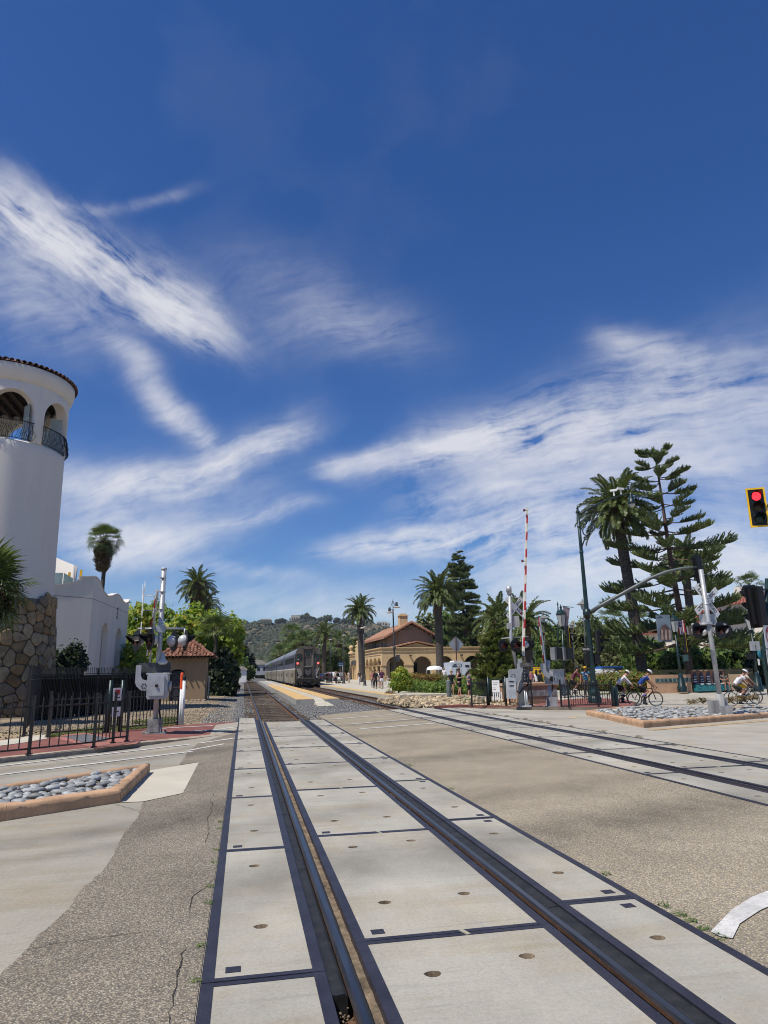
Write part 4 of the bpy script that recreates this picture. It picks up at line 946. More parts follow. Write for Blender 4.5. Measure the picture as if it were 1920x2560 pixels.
# ---------------------------------------------------------------- station
def station():
    D0=118.; c=at_y(956,1700.5,112.0); c.z=-.1
    root=thing('station','tan mission style station with arcades and an orange tiled gable hall','building',c)
    x0,y0=c.x,c.y; L_=lambda p:Vector((p.x-x0,p.y-y0,p.z-c.z))
    front=y0; H=hgt((x0,front),1620)-c.z; Wf=24.0
    zat=lambda px,py:(at_y(px,py,front)-c)
    # front arcade facing the crossing
    T=lambda u,d,z:Vector((u,d,z))
    spring=zat(1013,1661).z; 
    ctr=[];
    for l,r in ((966,1012.5),(1034,1080.5),(1095,1135),(1161,1207),(1226,1270)):
        a,b=zat(l,1690).x,zat(r,1690).x; ctr.append(((a+b)/2,b-a))
    holes=[arch_poly(m,w,.02,zat(1057,1641).z-w/2*.98,14) for m,w in ctr]
    mb=MB(); wall_mesh(mb,[(0,0),(Wf,0),(Wf,H),(0,H)],holes,.8,T); obj('front_wall',mb,stucco_t,root)
    mb=MB(); mb.box((Wf/2,-.06,H-.55),(Wf+.2,.12,.10)); mb.box((Wf/2,-.09,H+.02),(Wf+.3,.3,.16)); obj('cornice',mb,stucco_t,root)
    # pier caps
    xs=[0]+[v for m,w in ctr for v in (m-w/2,m+w/2)]+[Wf]
    for i in range(0,len(xs)-1,2):
        a,b=xs[i],xs[i+1]; mb=MB(); mb.box(((a+b)/2,.38,spring-.05),(b-a+.16,1.0,.16)); mb.box(((a+b)/2,.38,spring-.2),(b-a+.08,.9,.12)); obj('pier_cap',mb,stucco_t,root)
        mb=MB(); mb.box(((a+b)/2,.38,.12),(b-a+.14,.98,.24)); obj('pier_base',mb,stucco_t,root)
    # projecting beam ends
    for px,py in ((1025,1639),(1152,1638)):
        p=zat(px,py); mb=MB(); mb.box((p.x,-.42,p.z),(.2,.9,.24)); obj('beam_end',mb,wood,root)
    # left arcade facing the tracks
    far=at_y(874,1700,front+0); Lw=at_y(874,1698,y0+46) ; Ls=44.
    # depth of the far end from the picture: same wall line x=x0
    d=ray(874.5,1690); t=x0/d.x; Ls=d.y*t-y0
    def yoff(px): d=ray(px,1690); return d.y*(x0/d.x)-y0
    T2=lambda u,d,z:Vector((d,u,z))
    def Tleft(u,dd,z): return Vector((dd,u,z))
    def px2u(px): return yoff(px)
    # arch centres from the picture
    arch=[]
    for l,r in ((943,953.5),(933,943),(923,932.5),(914,922),(898,903),(888,892),(882.5,887.5),(876,882)):
        a,b=sorted((px2u(r),px2u(l))); a=max(a,1.0); b=max(b,a+1.2); arch.append(((a+b)/2,b-a))
    za=hgt((x0,y0+arch[0][0]),1643.5)-c.z
    sp2=hgt((x0,y0+1.0),1664)-c.z
    holes=[arch_poly(m,w,.02,sp2+.05,10,za-sp2-.05) for m,w in arch if w>.2]
    mb=MB(); wall_mesh(mb,[(.804,0),(Ls,0),(Ls,H),(.804,H)],holes,.797,lambda u,d,z:Vector((d+.003,u,z)))
    # wall_mesh front faces expect u to the right; mirrored here
    mb.f=[f[::-1] for f in mb.f]; obj('side_wall',mb,stucco_t,root)
    for m,w in arch:
        for s in (-1,1):
            mb=MB(); mb.box((.3,m+s*(w/2+.28),sp2),(1.0,.7,.15)); obj('pier_cap',mb,stucco_t,root)
            mb=MB(); mb.box((-.05,m+s*(w/2+.28),sp2/2),(.22,.34,sp2)); obj('pilaster',mb,stucco_t,root)
        mb=MB(); mb.box((-.03,m,za+.45),(.1,w*.95,.1)); obj('label_mould',mb,stucco_t,root)
    mb=MB(); mb.box((-.08,Ls/2,H-.5),(.18,Ls,.10)); mb.box((-.1,Ls/2,H+.03),(.32,Ls,.16)); obj('cornice',mb,stucco_t,root)
    # walls, shade mixed into their brown, and floor inside the arcade
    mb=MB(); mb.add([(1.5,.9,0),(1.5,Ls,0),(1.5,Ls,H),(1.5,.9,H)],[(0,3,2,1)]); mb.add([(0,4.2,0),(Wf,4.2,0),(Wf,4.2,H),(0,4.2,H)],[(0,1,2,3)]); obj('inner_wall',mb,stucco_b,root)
    for m,w in ctr:
        mb=MB(); mb.box((m-w*.15,4.1,1.6),(1.1,.12,3.0)); obj('doorway',mb,glassdark,root)
        mb=MB(); mb.ball((m,2,H-1.3),.16,8,5); mb.tube([(m,2,H-1.2),(m,2,H-.1)],.02,4); obj('hanging_lamp',mb,mat('milk_glass_lamp',(.7,.68,.6),.4),root)
    mb=MB(); mb.add([(0,0,H-.12),(Wf,0,H-.12),(Wf,Ls,H-.12),(0,Ls,H-.12)],[(0,1,2,3),(3,2,1,0)]); obj('arcade_roof',mb,wood,root)
    # track-side mission gable with finials
    gy0,gy1=px2u(905.5),px2u(893); gm=(gy0+gy1)/2; gw=max(1.8,gy1-gy0); zt=hgt((x0,y0+gm),1605)-c.z; zq=hgt((x0,y0+gm),1622)-c.z
    pr=[(-gw/2,0),(gw/2,0),(gw/2,H+.4),(gw*.4,H+.6),(gw*.36,zq),(gw*.2,zq+.3),(gw*.16,zt),(-gw*.16,zt),(-gw*.2,zq+.3),(-gw*.36,zq),(-gw*.4,H+.6),(-gw/2,H+.4)]
    pr=pr[:0]+[(a,b) for a,b in pr]
    mb=MB(); mb.prism([(gm+a,b) for a,b in pr if True],-.35,.5,M=Matrix(((0,0,1),(1,0,0),(0,1,0)))); obj('espadana',mb,stucco_t,root)
    def finial(x,y,z,s): 
        mb=MB(); mb.smooth=True; mb.lathe([(.42*s,0),(.45*s,.1*s),(.25*s,.3*s),(.12*s,.4*s),(.3*s,.62*s),(.34*s,.8*s),(.25*s,1.0*s),(0,1.1*s)],(x,y,z),12); obj('finial',mb,stucco_t,root)
    finial(.3,Ls-.5,H,1.7); finial(-.1,gm-gw*.48,H+.6,.9); finial(-.1,gm+gw*.48,H+.6,.9)
    mb=MB(); mb.box((.1,gm,zt+.1),(1.0,gw*.5,.24)); obj('bell_cap',mb,stucco_t,root)
    # low gable over the front entrance
    def gable(px_l,px_r,px_m,py_e,py_r,yf,depth,name,wallm,over,roofm,wallbase):
        Y=y0+yf; l,r,m=at_y(px_l,py_e,Y)-c,at_y(px_r,py_e,Y)-c,at_y(px_m,py_r,Y)-c
        return l,r,m
    l,r,m=gable(988,1094,1046,1622,1606,1.5,0,'','',0,0,0)
    mid=(l.x+r.x)/2
    mb=MB(); mb.prism([(l.x,H),(r.x,H),(mid,m.z-.1)],1.5,1.8,M=Matrix(((1,0,0),(0,0,1),(0,1,0)))); obj('entrance_gable',mb,stucco_t,root)
    rf=MB()
    for s,e in ((-1,l),(1,r)):
        a=Vector((mid,1.0,m.z+.05)); b=Vector((e.x+s*.6,1.0,H+.05)); a2=a+Vector((0,10,0)); b2=b+Vector((0,10,0)); v=[a,b,b2,a2]; v+=[p+Vector((0,0,.2)) for p in v]; rf.add(v,[(0,1,2,3),(7,6,5,4),(0,4,5,1),(1,5,6,2),(2,6,7,3),(3,7,4,0)])
    obj('entrance_roof',rf,tile_o,root)
    # tall hall behind
    yh=9.0; Y=y0+yh; lw=at_y(1000.5,1620,Y)-c; rw=at_y(1083,1600,Y)-c; pk=at_y(1027,1558,Y)-c; el=at_y(985,1594,Y)-c
    # the eave on the track side, seen along its length
    xl=lw.x-(0); wl=at_y(958,1600,Y)-c
    xr=rw.x; xL=2*pk.x-xr; ze=(at_y(1090,1588,Y)-c).z
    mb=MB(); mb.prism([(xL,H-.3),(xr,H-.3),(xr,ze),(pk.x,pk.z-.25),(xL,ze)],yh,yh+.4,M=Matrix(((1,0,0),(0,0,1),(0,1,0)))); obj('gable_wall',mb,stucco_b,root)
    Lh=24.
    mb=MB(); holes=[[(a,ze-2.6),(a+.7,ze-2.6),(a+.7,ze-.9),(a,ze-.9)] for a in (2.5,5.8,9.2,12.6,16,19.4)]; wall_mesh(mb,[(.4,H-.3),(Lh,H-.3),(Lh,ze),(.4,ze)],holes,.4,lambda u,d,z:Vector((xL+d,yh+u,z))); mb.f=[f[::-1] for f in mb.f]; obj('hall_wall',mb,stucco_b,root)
    for h in holes:
        mb=MB(); mb.box((xL+.3,yh+h[0][0]+.35,ze-1.75),(.08,.8,1.8)); obj('window',mb,glassdark,root)
    mb=MB(); mb.box((pk.x-1.2,yh-.08,(H+pk.z)/2-.6),(2.6,.16,pk.z-H-1.2)); obj('chimney_breast',mb,stucco_b,root)
    rf=MB()
    for s,x in ((-1,xL),(1,xr)):
        sl=(pk.z-ze)/abs(pk.x-x); ov=1.1; a=Vector((pk.x,yh-.9,pk.z)); b=Vector((x+s*ov,yh-.9,ze-sl*ov)); a2=a+Vector((0,Lh+1.8,0)); b2=b+Vector((0,Lh+1.8,0)); v=[a,b,b2,a2]; v+=[p+Vector((0,0,.28)) for p in v]; rf.add(v,[(0,1,2,3),(7,6,5,4),(0,4,5,1),(1,5,6,2),(2,6,7,3),(3,7,4,0)])
    ro=obj('roof',rf,tile_o,root)
    rb=MB(); rb.smooth=True
    for s,x in ((-1,xL),(1,xr)):
        sl=(pk.z-ze)/abs(pk.x-x); ov=1.1; n=int((Lh+1.8)/.45)
        for i in range(n):
            y=yh-.8+i*.45; rb.tube([(pk.x,y,pk.z+.3),(x+s*ov,y,ze-sl*ov+.3)],.1,5,smooth=True)
    obj('tile_rolls',rb,tile_o,ro)['kind']='stuff'
    mb=MB()
    for s,x in ((-1,xL),(1,xr)):
        sl=(pk.z-ze)/abs(pk.x-x)
        for k in range(7):
            t=k/6; X=pk.x+(x+s*.8-pk.x)*t; mb.box((X,yh-.45,pk.z-abs(X-pk.x)*sl-.2),(.22,.9,.26))
    obj('rafter_ends',mb,wood,root)
    ch=at_y(1007,1546,Y+4)-c; mb=MB(); mb.box((ch.x,yh+4,ch.z-1.2),(1.5,1.5,3.4)); mb.box((ch.x,yh+4,ch.z+.45),(1.8,1.8,.16)); mb.box((ch.x,yh+4,ch.z+.7),(1.2,1.2,.3)); obj('chimney',mb,stucco_t,root)
    # lanterns on the track side
    for px in (894.5,888):
        u=px2u(px); mb=MB(); z=hgt((x0,y0+u),1657)-c.z; mb.box((-.5,u,z),(.5,.5,.8),taper=1.2); mb.box((-.25,u,z+.45),(.6,.1,.1)); obj('wall_lantern',mb,mat('lantern_grey',(.12,.13,.14),.4),root)
station()
# ---------------------------------------------------------------- distant houses
def simple_house(name,label,c,w,d,h,roof_h,wallm,roofm,rz=0,win=3,group=None,flat=False):
    root=thing(name,label,'house',c,rz,group); mb=MB(); mb.box((0,0,h/2),(w,d,h)); obj('wall',mb,wallm,root)
    mb=MB(); o=.35
    if flat: mb.box((0,0,h+.15),(w+.4,d+.4,.3))
    else: mb.add([(-w/2-o,-d/2-o,h),(w/2+o,-d/2-o,h),(w/2+o,d/2+o,h),(-w/2-o,d/2+o,h),(-w/2+roof_h*1.2,0,h+roof_h),(w/2-roof_h*1.2,0,h+roof_h)],[(0,1,5,4),(1,2,5),(2,3,4,5),(3,0,4),(3,2,1,0)])
    obj('roof',mb,roofm,root)
    for i in range(win):
        mb=MB(); x=-w/2+w*(i+.5)/win; mb.box((x,-d/2-.03,h*.58),(w/win*.42,.06,h*.34)); obj('window',mb,glassdark,root)
    return root
greyroof=mat('grey_shingle_roof',(.16,.145,.13),.9,.2,2)
bl_w=mat('pale_blue_grey_wall',(.36,.37,.40),.9,.06,1)
p=at_y(630,1688,240); simple_house('house','pale grey house with brown roof at the far end of the track','%s'%'' or p,10,8,3.4,1.6,bl_w,greyroof,win=5)
for px,w,l in ((592,4,'small white shed under the dark trees left of the track'),):
    p=at_y(px,1690,150); p.z=-.1; simple_house('shed',l,p,w,3,2.6,.8,white,greyroof,win=1)
# ================================================================== PLANTS
def foliage(name,cols,transl=.3,scale=.6,rough=.6):
    m=bpy.data.materials.new(name); m.use_nodes=True; nt=m.node_tree; N=nt.nodes; L=nt.links; b=N['Principled BSDF']; b.inputs['Roughness'].default_value=rough; b.inputs['Specular IOR Level'].default_value=.35
    g=N.new('ShaderNodeNewGeometry'); n=N.new('ShaderNodeTexNoise'); n.inputs['Scale'].default_value=scale; n.inputs['Detail'].default_value=4; n.inputs['Roughness'].default_value=.7; L.new(g.outputs['Position'],n.inputs['Vector'])
    ri=N.new('ShaderNodeMath'); ri.operation='MULTIPLY_ADD'; L.new(g.outputs['Random Per Island'],ri.inputs[0]); ri.inputs[1].default_value=.34; 
    su=N.new('ShaderNodeMath'); su.operation='SUBTRACT'; L.new(n.outputs['Fac'],su.inputs[0]); su.inputs[1].default_value=.17; L.new(su.outputs[0],ri.inputs[2])
    r=N.new('ShaderNodeValToRGB'); e=r.color_ramp.elements
    while len(e)<len(cols): e.new(.5)
    for i,c in enumerate(cols): e[i].position=.25+.5*i/(len(cols)-1); e[i].color=(*c,1)
    L.new(ri.outputs[0],r.inputs[0]); L.new(r.outputs[0],b.inputs['Base Color'])
    if transl:
        t=N.new('ShaderNodeBsdfTranslucent'); sc=N.new('ShaderNodeVectorMath'); sc.operation='MULTIPLY'; sc.inputs[1].default_value=(1.6,1.7,.7); L.new(r.outputs[0],sc.inputs[0]); L.new(sc.outputs[0],t.inputs[0])
        ms=N.new('ShaderNodeMixShader'); ms.inputs[0].default_value=transl; L.new(b.outputs[0],ms.inputs[1]); L.new(t.outputs[0],ms.inputs[2]); L.new(ms.outputs[0],N['Material Output'].inputs[0])
    MATS[name]=m; return m
f_bright=foliage('bright_leaves',[(.088,.149,.025),(.175,.263,.039),(.263,.333,.049),(.473,.385,.053)],.35,.9)
f_mid=foliage('mid_green_leaves',[(.044,.079,.021),(.088,.140,.031),(.149,.201,.045)],.28,.5)
f_dark=foliage('dark_leaves',[(.012,.022,.011),(.024,.04,.016),(.04,.058,.02)],.15,.5)
f_olive=foliage('olive_leaves',[(.088,.105,.039),(.149,.166,.060),(.210,.201,.088)],.25,.6)
f_grey=foliage('grey_green_leaves',[(.049,.070,.042),(.077,.101,.056),(.112,.133,.077)],.2,.5)
f_dry=foliage('dry_tawny_leaves',[(.10,.07,.03),(.17,.12,.05),(.22,.17,.08)],.2,.8)
f_hedge=foliage('hedge_leaves',[(.061,.114,.026),(.122,.193,.039),(.210,.271,.061)],.3,1.5)
f_orange=foliage('orange_hedge_tips',[(.11,.075,.02),(.20,.105,.025),(.15,.13,.03),(.26,.13,.03)],.3,1.8)
f_palm=foliage('date_palm_leaflets',[(.061,.088,.027),(.114,.149,.045),(.193,.227,.079)],.15,1.2,.42)
f_palm2=foliage('fan_palm_leaves',[(.053,.088,.035),(.105,.149,.049),(.175,.219,.070)],.2,1.2,.45)
f_skirt=foliage('dead_palm_thatch',[(.06,.045,.03),(.12,.09,.06),(.19,.15,.10)],.05,1.5,.8)
f_pine=foliage('araucaria_needles',[(.061,.091,.039),(.119,.158,.060),(.201,.236,.088)],.15,.8,.55)
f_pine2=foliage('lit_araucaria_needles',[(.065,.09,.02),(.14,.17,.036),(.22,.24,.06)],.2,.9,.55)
bark=mat('grey_brown_bark',(.13,.10,.075),.95,.3,4,speck=.3,speckscale=20,streak=(2,2,.4))
bark_p=mat('palm_trunk_bark',(.085,.07,.058),.95,.3,2,speck=.35,speckscale=9,streak=(1,1,6),bump=.8,bscale=8)
bark_r=mat('reddish_pine_bark',(.12,.075,.055),.95,.3,3,speck=.3,speckscale=12)

def leaf_verts(P,Nrm,size,r,aspect=.55,up=.25):
    """a folded rhombic leaf at each point (4 verts, 1 quad), turned mostly along Nrm"""
    n=len(P); d=Nrm+r.normal(0,.65,(n,3)); d[:,2]+=up; d/=np.linalg.norm(d,axis=1,keepdims=True)+1e-9
    t=np.cross(d,r.normal(0,1,(n,3))); t/=np.linalg.norm(t,axis=1,keepdims=True)+1e-9; b=np.cross(d,t)
    s=(size*r.uniform(.55,1.35,(n,1)))
    V=np.stack([P-t*s,P-b*s*aspect+d*s*.18,P+t*s,P+b*s*aspect+d*s*.18],1)
    return V
def leaf_object(name,P,Nrm,size,m,parent,seed,aspect=.55,up=.25,kind=True):
    r=np.random.default_rng(seed); V=leaf_verts(np.asarray(P,float),np.asarray(Nrm,float),size,r,aspect,up); n=len(V)
    F=np.arange(n*4).reshape(n,4); o=link(name,fastmesh(name,V.reshape(-1,3),F),m,parent); return o
def lobe_points(lobes,n,seed,shell=.55,gap=.25):
    """points spread through several ellipsoids, thinned by noise so that holes show"""
    r=np.random.default_rng(seed); L_=np.array(lobes,float); w=(L_[:,3]*L_[:,4]*L_[:,5])**(2/3); w/=w.sum()
    P=[];Q=[]; ph=r.uniform(0,6.28,9)
    while sum(len(p) for p in P)<n:
        k=r.choice(len(L_),n,p=w); d=r.normal(0,1,(n,3)); d/=np.linalg.norm(d,axis=1,keepdims=True)
        rad_=(shell+(1-shell)*r.uniform(0,1,n)**.7)[:,None]*(1+.12*r.normal(0,1,(n,1)))
        # lumpy surface
        lump=1+.16*np.sin(d[:,0]*5+ph[0]+k)*np.sin(d[:,1]*6+ph[1])+.12*np.sin(d[:,2]*7+ph[2]+k*2)
        p=L_[k,:3]+d*rad_*L_[k,3:6]*lump[:,None]
        s=np.sin(p[:,0]*2.3+ph[3])+np.sin(p[:,1]*2.1+ph[4])+np.sin(p[:,2]*2.7+ph[5])+np.sin((p[:,0]+p[:,2])*4.1+ph[6])*.7
        ok=s>-2.2+gap*4*r.uniform(0,.5,n)
        P.append(p[ok]);Q.append(d[ok])
    return np.concatenate(P)[:n],np.concatenate(Q)[:n]
def limb(mb,p0,p1,r0,r1,seed,n=5,bend=.12):
    r=random.Random(seed); a,b=Vector(p0),Vector(p1); L_=(b-a).length; pts=[];rs=[]
    off=Vector((r.uniform(-1,1),r.uniform(-1,1),r.uniform(-.3,.6)))*L_*bend
    for i in range(n+1):
        t=i/n; pts.append(a.lerp(b,t)+off*math.sin(PI*t)); rs.append(r0+(r1-r0)*t)
    mb.smooth=True; mb.tube(pts,rs,7,False)
def leafy_tree(label,base,H,lobes,n,size,m,seed,cat='tree',group=None,name='leafy_tree',trunk_r=.18,trunkm=bark,gap=.25,aspect=.55,up=.25,second=None):
    """lobes given as (dx,dy,z,rx,ry,rz) relative to the base"""
    root=thing(name,label,cat,base,0,group); mb=MB(); r=random.Random(seed)
    fork=H*.28; limb(mb,(0,0,-.3),(r.uniform(-.2,.2),r.uniform(-.2,.2),fork),trunk_r,trunk_r*.75,seed,5,.05)
    for i,l in enumerate(lobes[:8]): limb(mb,(0,0,fork*.9),(l[0]*.85,l[1]*.85,l[2]),trunk_r*.6,trunk_r*.12,seed+i,5,.1)
    obj('trunk',mb,trunkm,root)
    P,Q=lobe_points(lobes,n,seed,gap=gap); leaf_object('crown',P,Q,size,m,root,seed,aspect,up)
    if second:
        m2,fr,sz=second; P,Q=lobe_points(lobes,int(n*fr),seed+99,shell=.85); leaf_object('crown_tips',P,Q,sz,m2,root,seed+1,aspect,up)
    return root
def bush(label,pts_boxes,n,size,m,seed,name='bush',cat='bush',group=None,up=.35,base=(0,0,0),aspect=.5,stem=True):
    root=thing(name,label,cat,base,0,group); P,Q=lobe_points(pts_boxes,n,seed,.4,.15); P[:,2]=np.abs(P[:,2]); leaf_object('foliage',P,Q,size,m,root,seed,aspect,up)
    if stem:
        mb=MB()
        for i in range(5): l=pts_boxes[i%len(pts_boxes)]; limb(mb,(l[0]+.05*i,l[1],0),(l[0]+(i-2)*.12,l[1]+.1*(i%2),l[2]+l[5]*.5),.03,.008,seed+i,4)
        obj('stem',mb,bark,root)
    return root
# ---- date palm
def frond_mesh(name,L_,th0,droop,seed,pairs=34,leaf=.55,width=.05,m=f_palm):
    r=np.random.default_rng(seed); n=14; pts=[];th=th0; p=np.array([0.,0.,0.])
    for i in range(n+1):
        pts.append(p.copy()); th=th0-droop*((i+1)/n)**1.4; p=p+np.array([math.cos(th),0,math.sin(th)])*L_/n
    pts=np.array(pts); mb=MB(); mb.tube([tuple(q) for q in pts],[.05*(1-.85*i/n) for i in range(n+1)],4,False)
    V=list(mb.v);F=[list(f) for f in mb.f]; mi=[0]*len(F)
    for k in range(pairs):
        t=.10+.9*(k+.5)/pairs; x=t*n; i=min(int(x),n-1); f=x-i; c=pts[i]*(1-f)+pts[i+1]*f; tg=pts[i+1]-pts[i]; tg/=np.linalg.norm(tg); nm=np.array([-tg[2],0,tg[0]])
        l=leaf*(math.sin(PI*min(1,(.12+.86*t)))**.55)
        for s in (-1,1):
            dv=tg*(.62+.25*r.random())+np.array([0,s,0])*(.72)+nm*(.34+.2*r.normal()); dv/=np.linalg.norm(dv)
            e=c+dv*l+np.array([0,0,-.16*l*(1+r.random())]); md=c+dv*l*.5+np.array([0,0,.02]); w=np.cross(dv,nm); w=w/np.linalg.norm(w)*width
            b=len(V); V+=[tuple(c-w*.4),tuple(md-w),tuple(e),tuple(md+w)]; F.append([b,b+1,b+2,b+3]); mi.append(1)
    me=bpy.data.meshes.new(name); me.from_pydata(V,[],F); me.polygons.foreach_set('material_index',mi); me.update(); me.materials.append(mat('palm_leaf_stalk',(.16,.15,.06),.6,.2,4)); me.materials.append(m); return me
def build_fronds(L_,key):
    return [frond_mesh('frond',L_*(.92+.1*math.sin(i*2.1)),rad(t),rad(dr),i+key,leaf=.18*L_,width=.0155*L_,pairs=54) for i,(t,dr) in enumerate([(82,40),(66,62),(52,84),(36,92),(18,86),(0,72),(-22,52)])]
def date_palm(label,base,trunk_h,tr,L_,seed,fr,counts=(6,9,11,12,11,9,6),lean=(0,0),skirt=True,group='date palms',boss=1.35):
    root=thing('date_palm',label,'palm tree',base,0,group); r=random.Random(seed); mb=MB(); mb.smooth=True; n=14
    pts=[(lean[0]*(i/n)**1.3,lean[1]*(i/n)**1.3,-.3+(trunk_h+.3)*i/n) for i in range(n+1)]; rs=[tr*(1.25-.25*min(1,i/2.5)) for i in range(n+1)]; rs[0]=tr*1.4
    mb.tube(pts,rs,12); obj('trunk',mb,bark_p,root); top=Vector(pts[-1])
    if boss:
        mb=MB(); mb.smooth=True; mb.lathe([(tr*.9,-tr*2.2),(tr*boss,-tr*.6),(tr*boss*1.1,tr*.5),(tr*.7,tr*1.6),(0,tr*2)],top,12)
        for k in range(46):
            a=r.uniform(0,6.28); z=r.uniform(-tr*2.0,tr*.8); rr=tr*boss*.95; d=Vector((math.cos(a),math.sin(a),.9)); p=top+Vector((math.cos(a)*rr,math.sin(a)*rr,z)); mb.box(p+d*.08,(.09,.16,.42),M=(d.to_track_quat('Z','X').to_matrix()))
        obj('crown_boss',mb,f_skirt,root)
    for k,c in enumerate(counts):
        for i in range(c):
            a=2*PI*(i+.5*(k%2))/c+r.uniform(-.2,.2)
            inst('frond',fr[k],root,Matrix.Translation(top+Vector((math.cos(a)*tr*.5,math.sin(a)*tr*.5,(.9-.22*k)*tr)))@Matrix.Rotation(a,4,'Z')@Matrix.Rotation(r.uniform(-.10,.10),4,'Y')@Matrix.Rotation(r.uniform(-.25,.25),4,'X')@Matrix.Scale(r.uniform(.9,1.06),4))
    return root
# ---- fan palm
def fan_mesh(name,Rr,seed,segs=22,m=f_palm2,stalk=.9,droop=.25,spread=2.6):
    r=np.random.default_rng(seed); V=[];F=[];mi=[]
    mb=MB(); mb.tube([(0,0,0),(stalk*.5,0,.04),(stalk,0,0)],[.03,.022,.015],4,False); V=list(mb.v);F=[list(f) for f in mb.f];mi=[0]*len(F)
    for k in range(segs):
        a=-spread/2*1.05+spread*1.05*k/(segs-1); l=Rr*(.80+.2*math.cos(a*.8))*r.uniform(.88,1.06); d=np.array([math.cos(a),math.sin(a),.10*math.cos(k*PI)]); sd=np.array([-math.sin(a),math.cos(a),0]); w=Rr*spread/segs*.36
        c=np.array([stalk,0,0]); md=c+d*l*.62+np.array([0,0,.05]); e=c+d*l+np.array([0,0,-droop*l*(.5+r.random())])
        b=len(V); V+=[tuple(c),tuple(md-sd*w),tuple(e),tuple(md+sd*w)]; F.append([b,b+1,b+2,b+3]); mi.append(1)
    me=bpy.data.meshes.new(name); me.from_pydata(V,[],F); me.polygons.foreach_set('material_index',mi); me.update(); me.materials.append(MATS['palm_leaf_stalk']); me.materials.append(m); return me
def fan_palm(label,base,trunk_h,tr,fans,seed,nf=34,skirt=0.,group=None,lo=-55,hi=80,lean=(0,0),sc=1.0,dead=None):
    root=thing('fan_palm',label,'palm tree',base,0,group); r=random.Random(seed); mb=MB(); mb.smooth=True; n=10
    pts=[(lean[0]*(i/n)**1.4+.04*math.sin(i*1.7),lean[1]*(i/n),-.3+(trunk_h+.3)*i/n) for i in range(n+1)]; mb.tube(pts,[tr*(1.2-.35*i/n) for i in range(n+1)],9); obj('trunk',mb,bark_p,root); top=Vector(pts[-1])
    if skirt:
        P=[];Q=[]
        for _ in range(900):
            t=r.random(); a=r.uniform(0,6.28); rr=sc*(.22+.55*math.sin(PI*(.15+.75*t)))*r.uniform(.6,1); P.append((top.x+math.cos(a)*rr,top.y+math.sin(a)*rr,top.z-skirt*t+.1)); Q.append((math.cos(a),math.sin(a),-1.2))
        leaf_object('dead_leaf_skirt',P,Q,.28*sc,f_skirt,root,seed,.25,-.6)
    for k in range(nf):
        el=rad(lo+(hi-lo)*((k+.5)/nf)); a=k*2.39996+r.uniform(-.2,.2)
        inst('fan_leaf',r.choice(fans),root,Matrix.Translation(top+Vector((0,0,.1*sc)))@Matrix.Rotation(a,4,'Z')@Matrix.Rotation(-el,4,'Y')@Matrix.Rotation(r.uniform(-.35,.35),4,'X')@Matrix.Scale(sc*r.uniform(.85,1.1),4))
    return root
# ---- norfolk island pine: whorled branches with brushy upturned sprays
def spray_branch(name,L_,seed,rise=.12,m=f_pine,dens=1.0,bare=.28,wid=.34,needle=.13,tip=.25):
    r=random.Random(seed); mb=MB(); n=12; pts=[];
    for i in range(n+1):
        t=i/n; pts.append(Vector((L_*t,.02*math.sin(t*6+seed)*L_,L_*(-.05*math.sin(PI*t)+rise*t*t+tip*.35*max(0,t-.7)))))
    mb.tube(pts,[.022*L_**.6*(1-.85*i/n)+.008 for i in range(n+1)],5,False); V=list(mb.v);F=[list(f) for f in mb.f];mi=[0]*len(F)
    P=[];Q=[];k=int(26*dens*max(1,L_/3.))
    for j in range(k):
        t=bare+(1-bare)*((j+.5)/k); x=t*n;i=min(int(x),n-1);c=pts[i].lerp(pts[i+1],x-i); tg=(pts[i+1]-pts[i]).normalized()
        for s in (-1,1):
            l=L_*wid*(math.sin(PI*min(.97,.12+.8*(t-bare)/(1-bare)))**.8)*r.uniform(.6,1.1)+.12
            d=(tg*r.uniform(.5,.9)+Vector((0,s*r.uniform(.5,1),0))+Vector((0,0,r.uniform(.1,.55)))).normalized(); m_=max(2,int(l/.085))
            for q in range(m_):
                u=(q+.5)/m_; p=c+d*l*u+Vector((0,0,.22*l*u*u)); P.append(p); Q.append((d.x*.7+r.uniform(-.4,.4),d.y*.7+r.uniform(-.4,.4),.9))
        if t>.9: P.append(c);Q.append((tg.x,tg.y,tg.z+.5))
    rr=np.random.default_rng(seed); PV=np.array([tuple(p) for p in P]); QV=np.array(Q)
    # needles: thin blades pointing along Q
    for _ in range(2):
        nn=len(PV); d=QV+rr.normal(0,.35,(nn,3)); d/=np.linalg.norm(d,axis=1,keepdims=True); t=np.cross(d,rr.normal(0,1,(nn,3))); t/=np.linalg.norm(t,axis=1,keepdims=True)+1e-9; l=needle*rr.uniform(.7,1.5,(nn,1)); w=.045
        q=np.stack([PV-d*l*.5,PV+t*w,PV+d*l*1.4,PV-t*w],1)
        b=len(V); V+=[tuple(v) for v in q.reshape(-1,3)]; F+=[[b+4*i,b+4*i+1,b+4*i+2,b+4*i+3] for i in range(nn)]; mi+=[1]*nn
    me=bpy.data.meshes.new(name); me.from_pydata(V,[],F); me.polygons.foreach_set('material_index',mi); me.update(); me.materials.append(bark_r); me.materials.append(m); return me
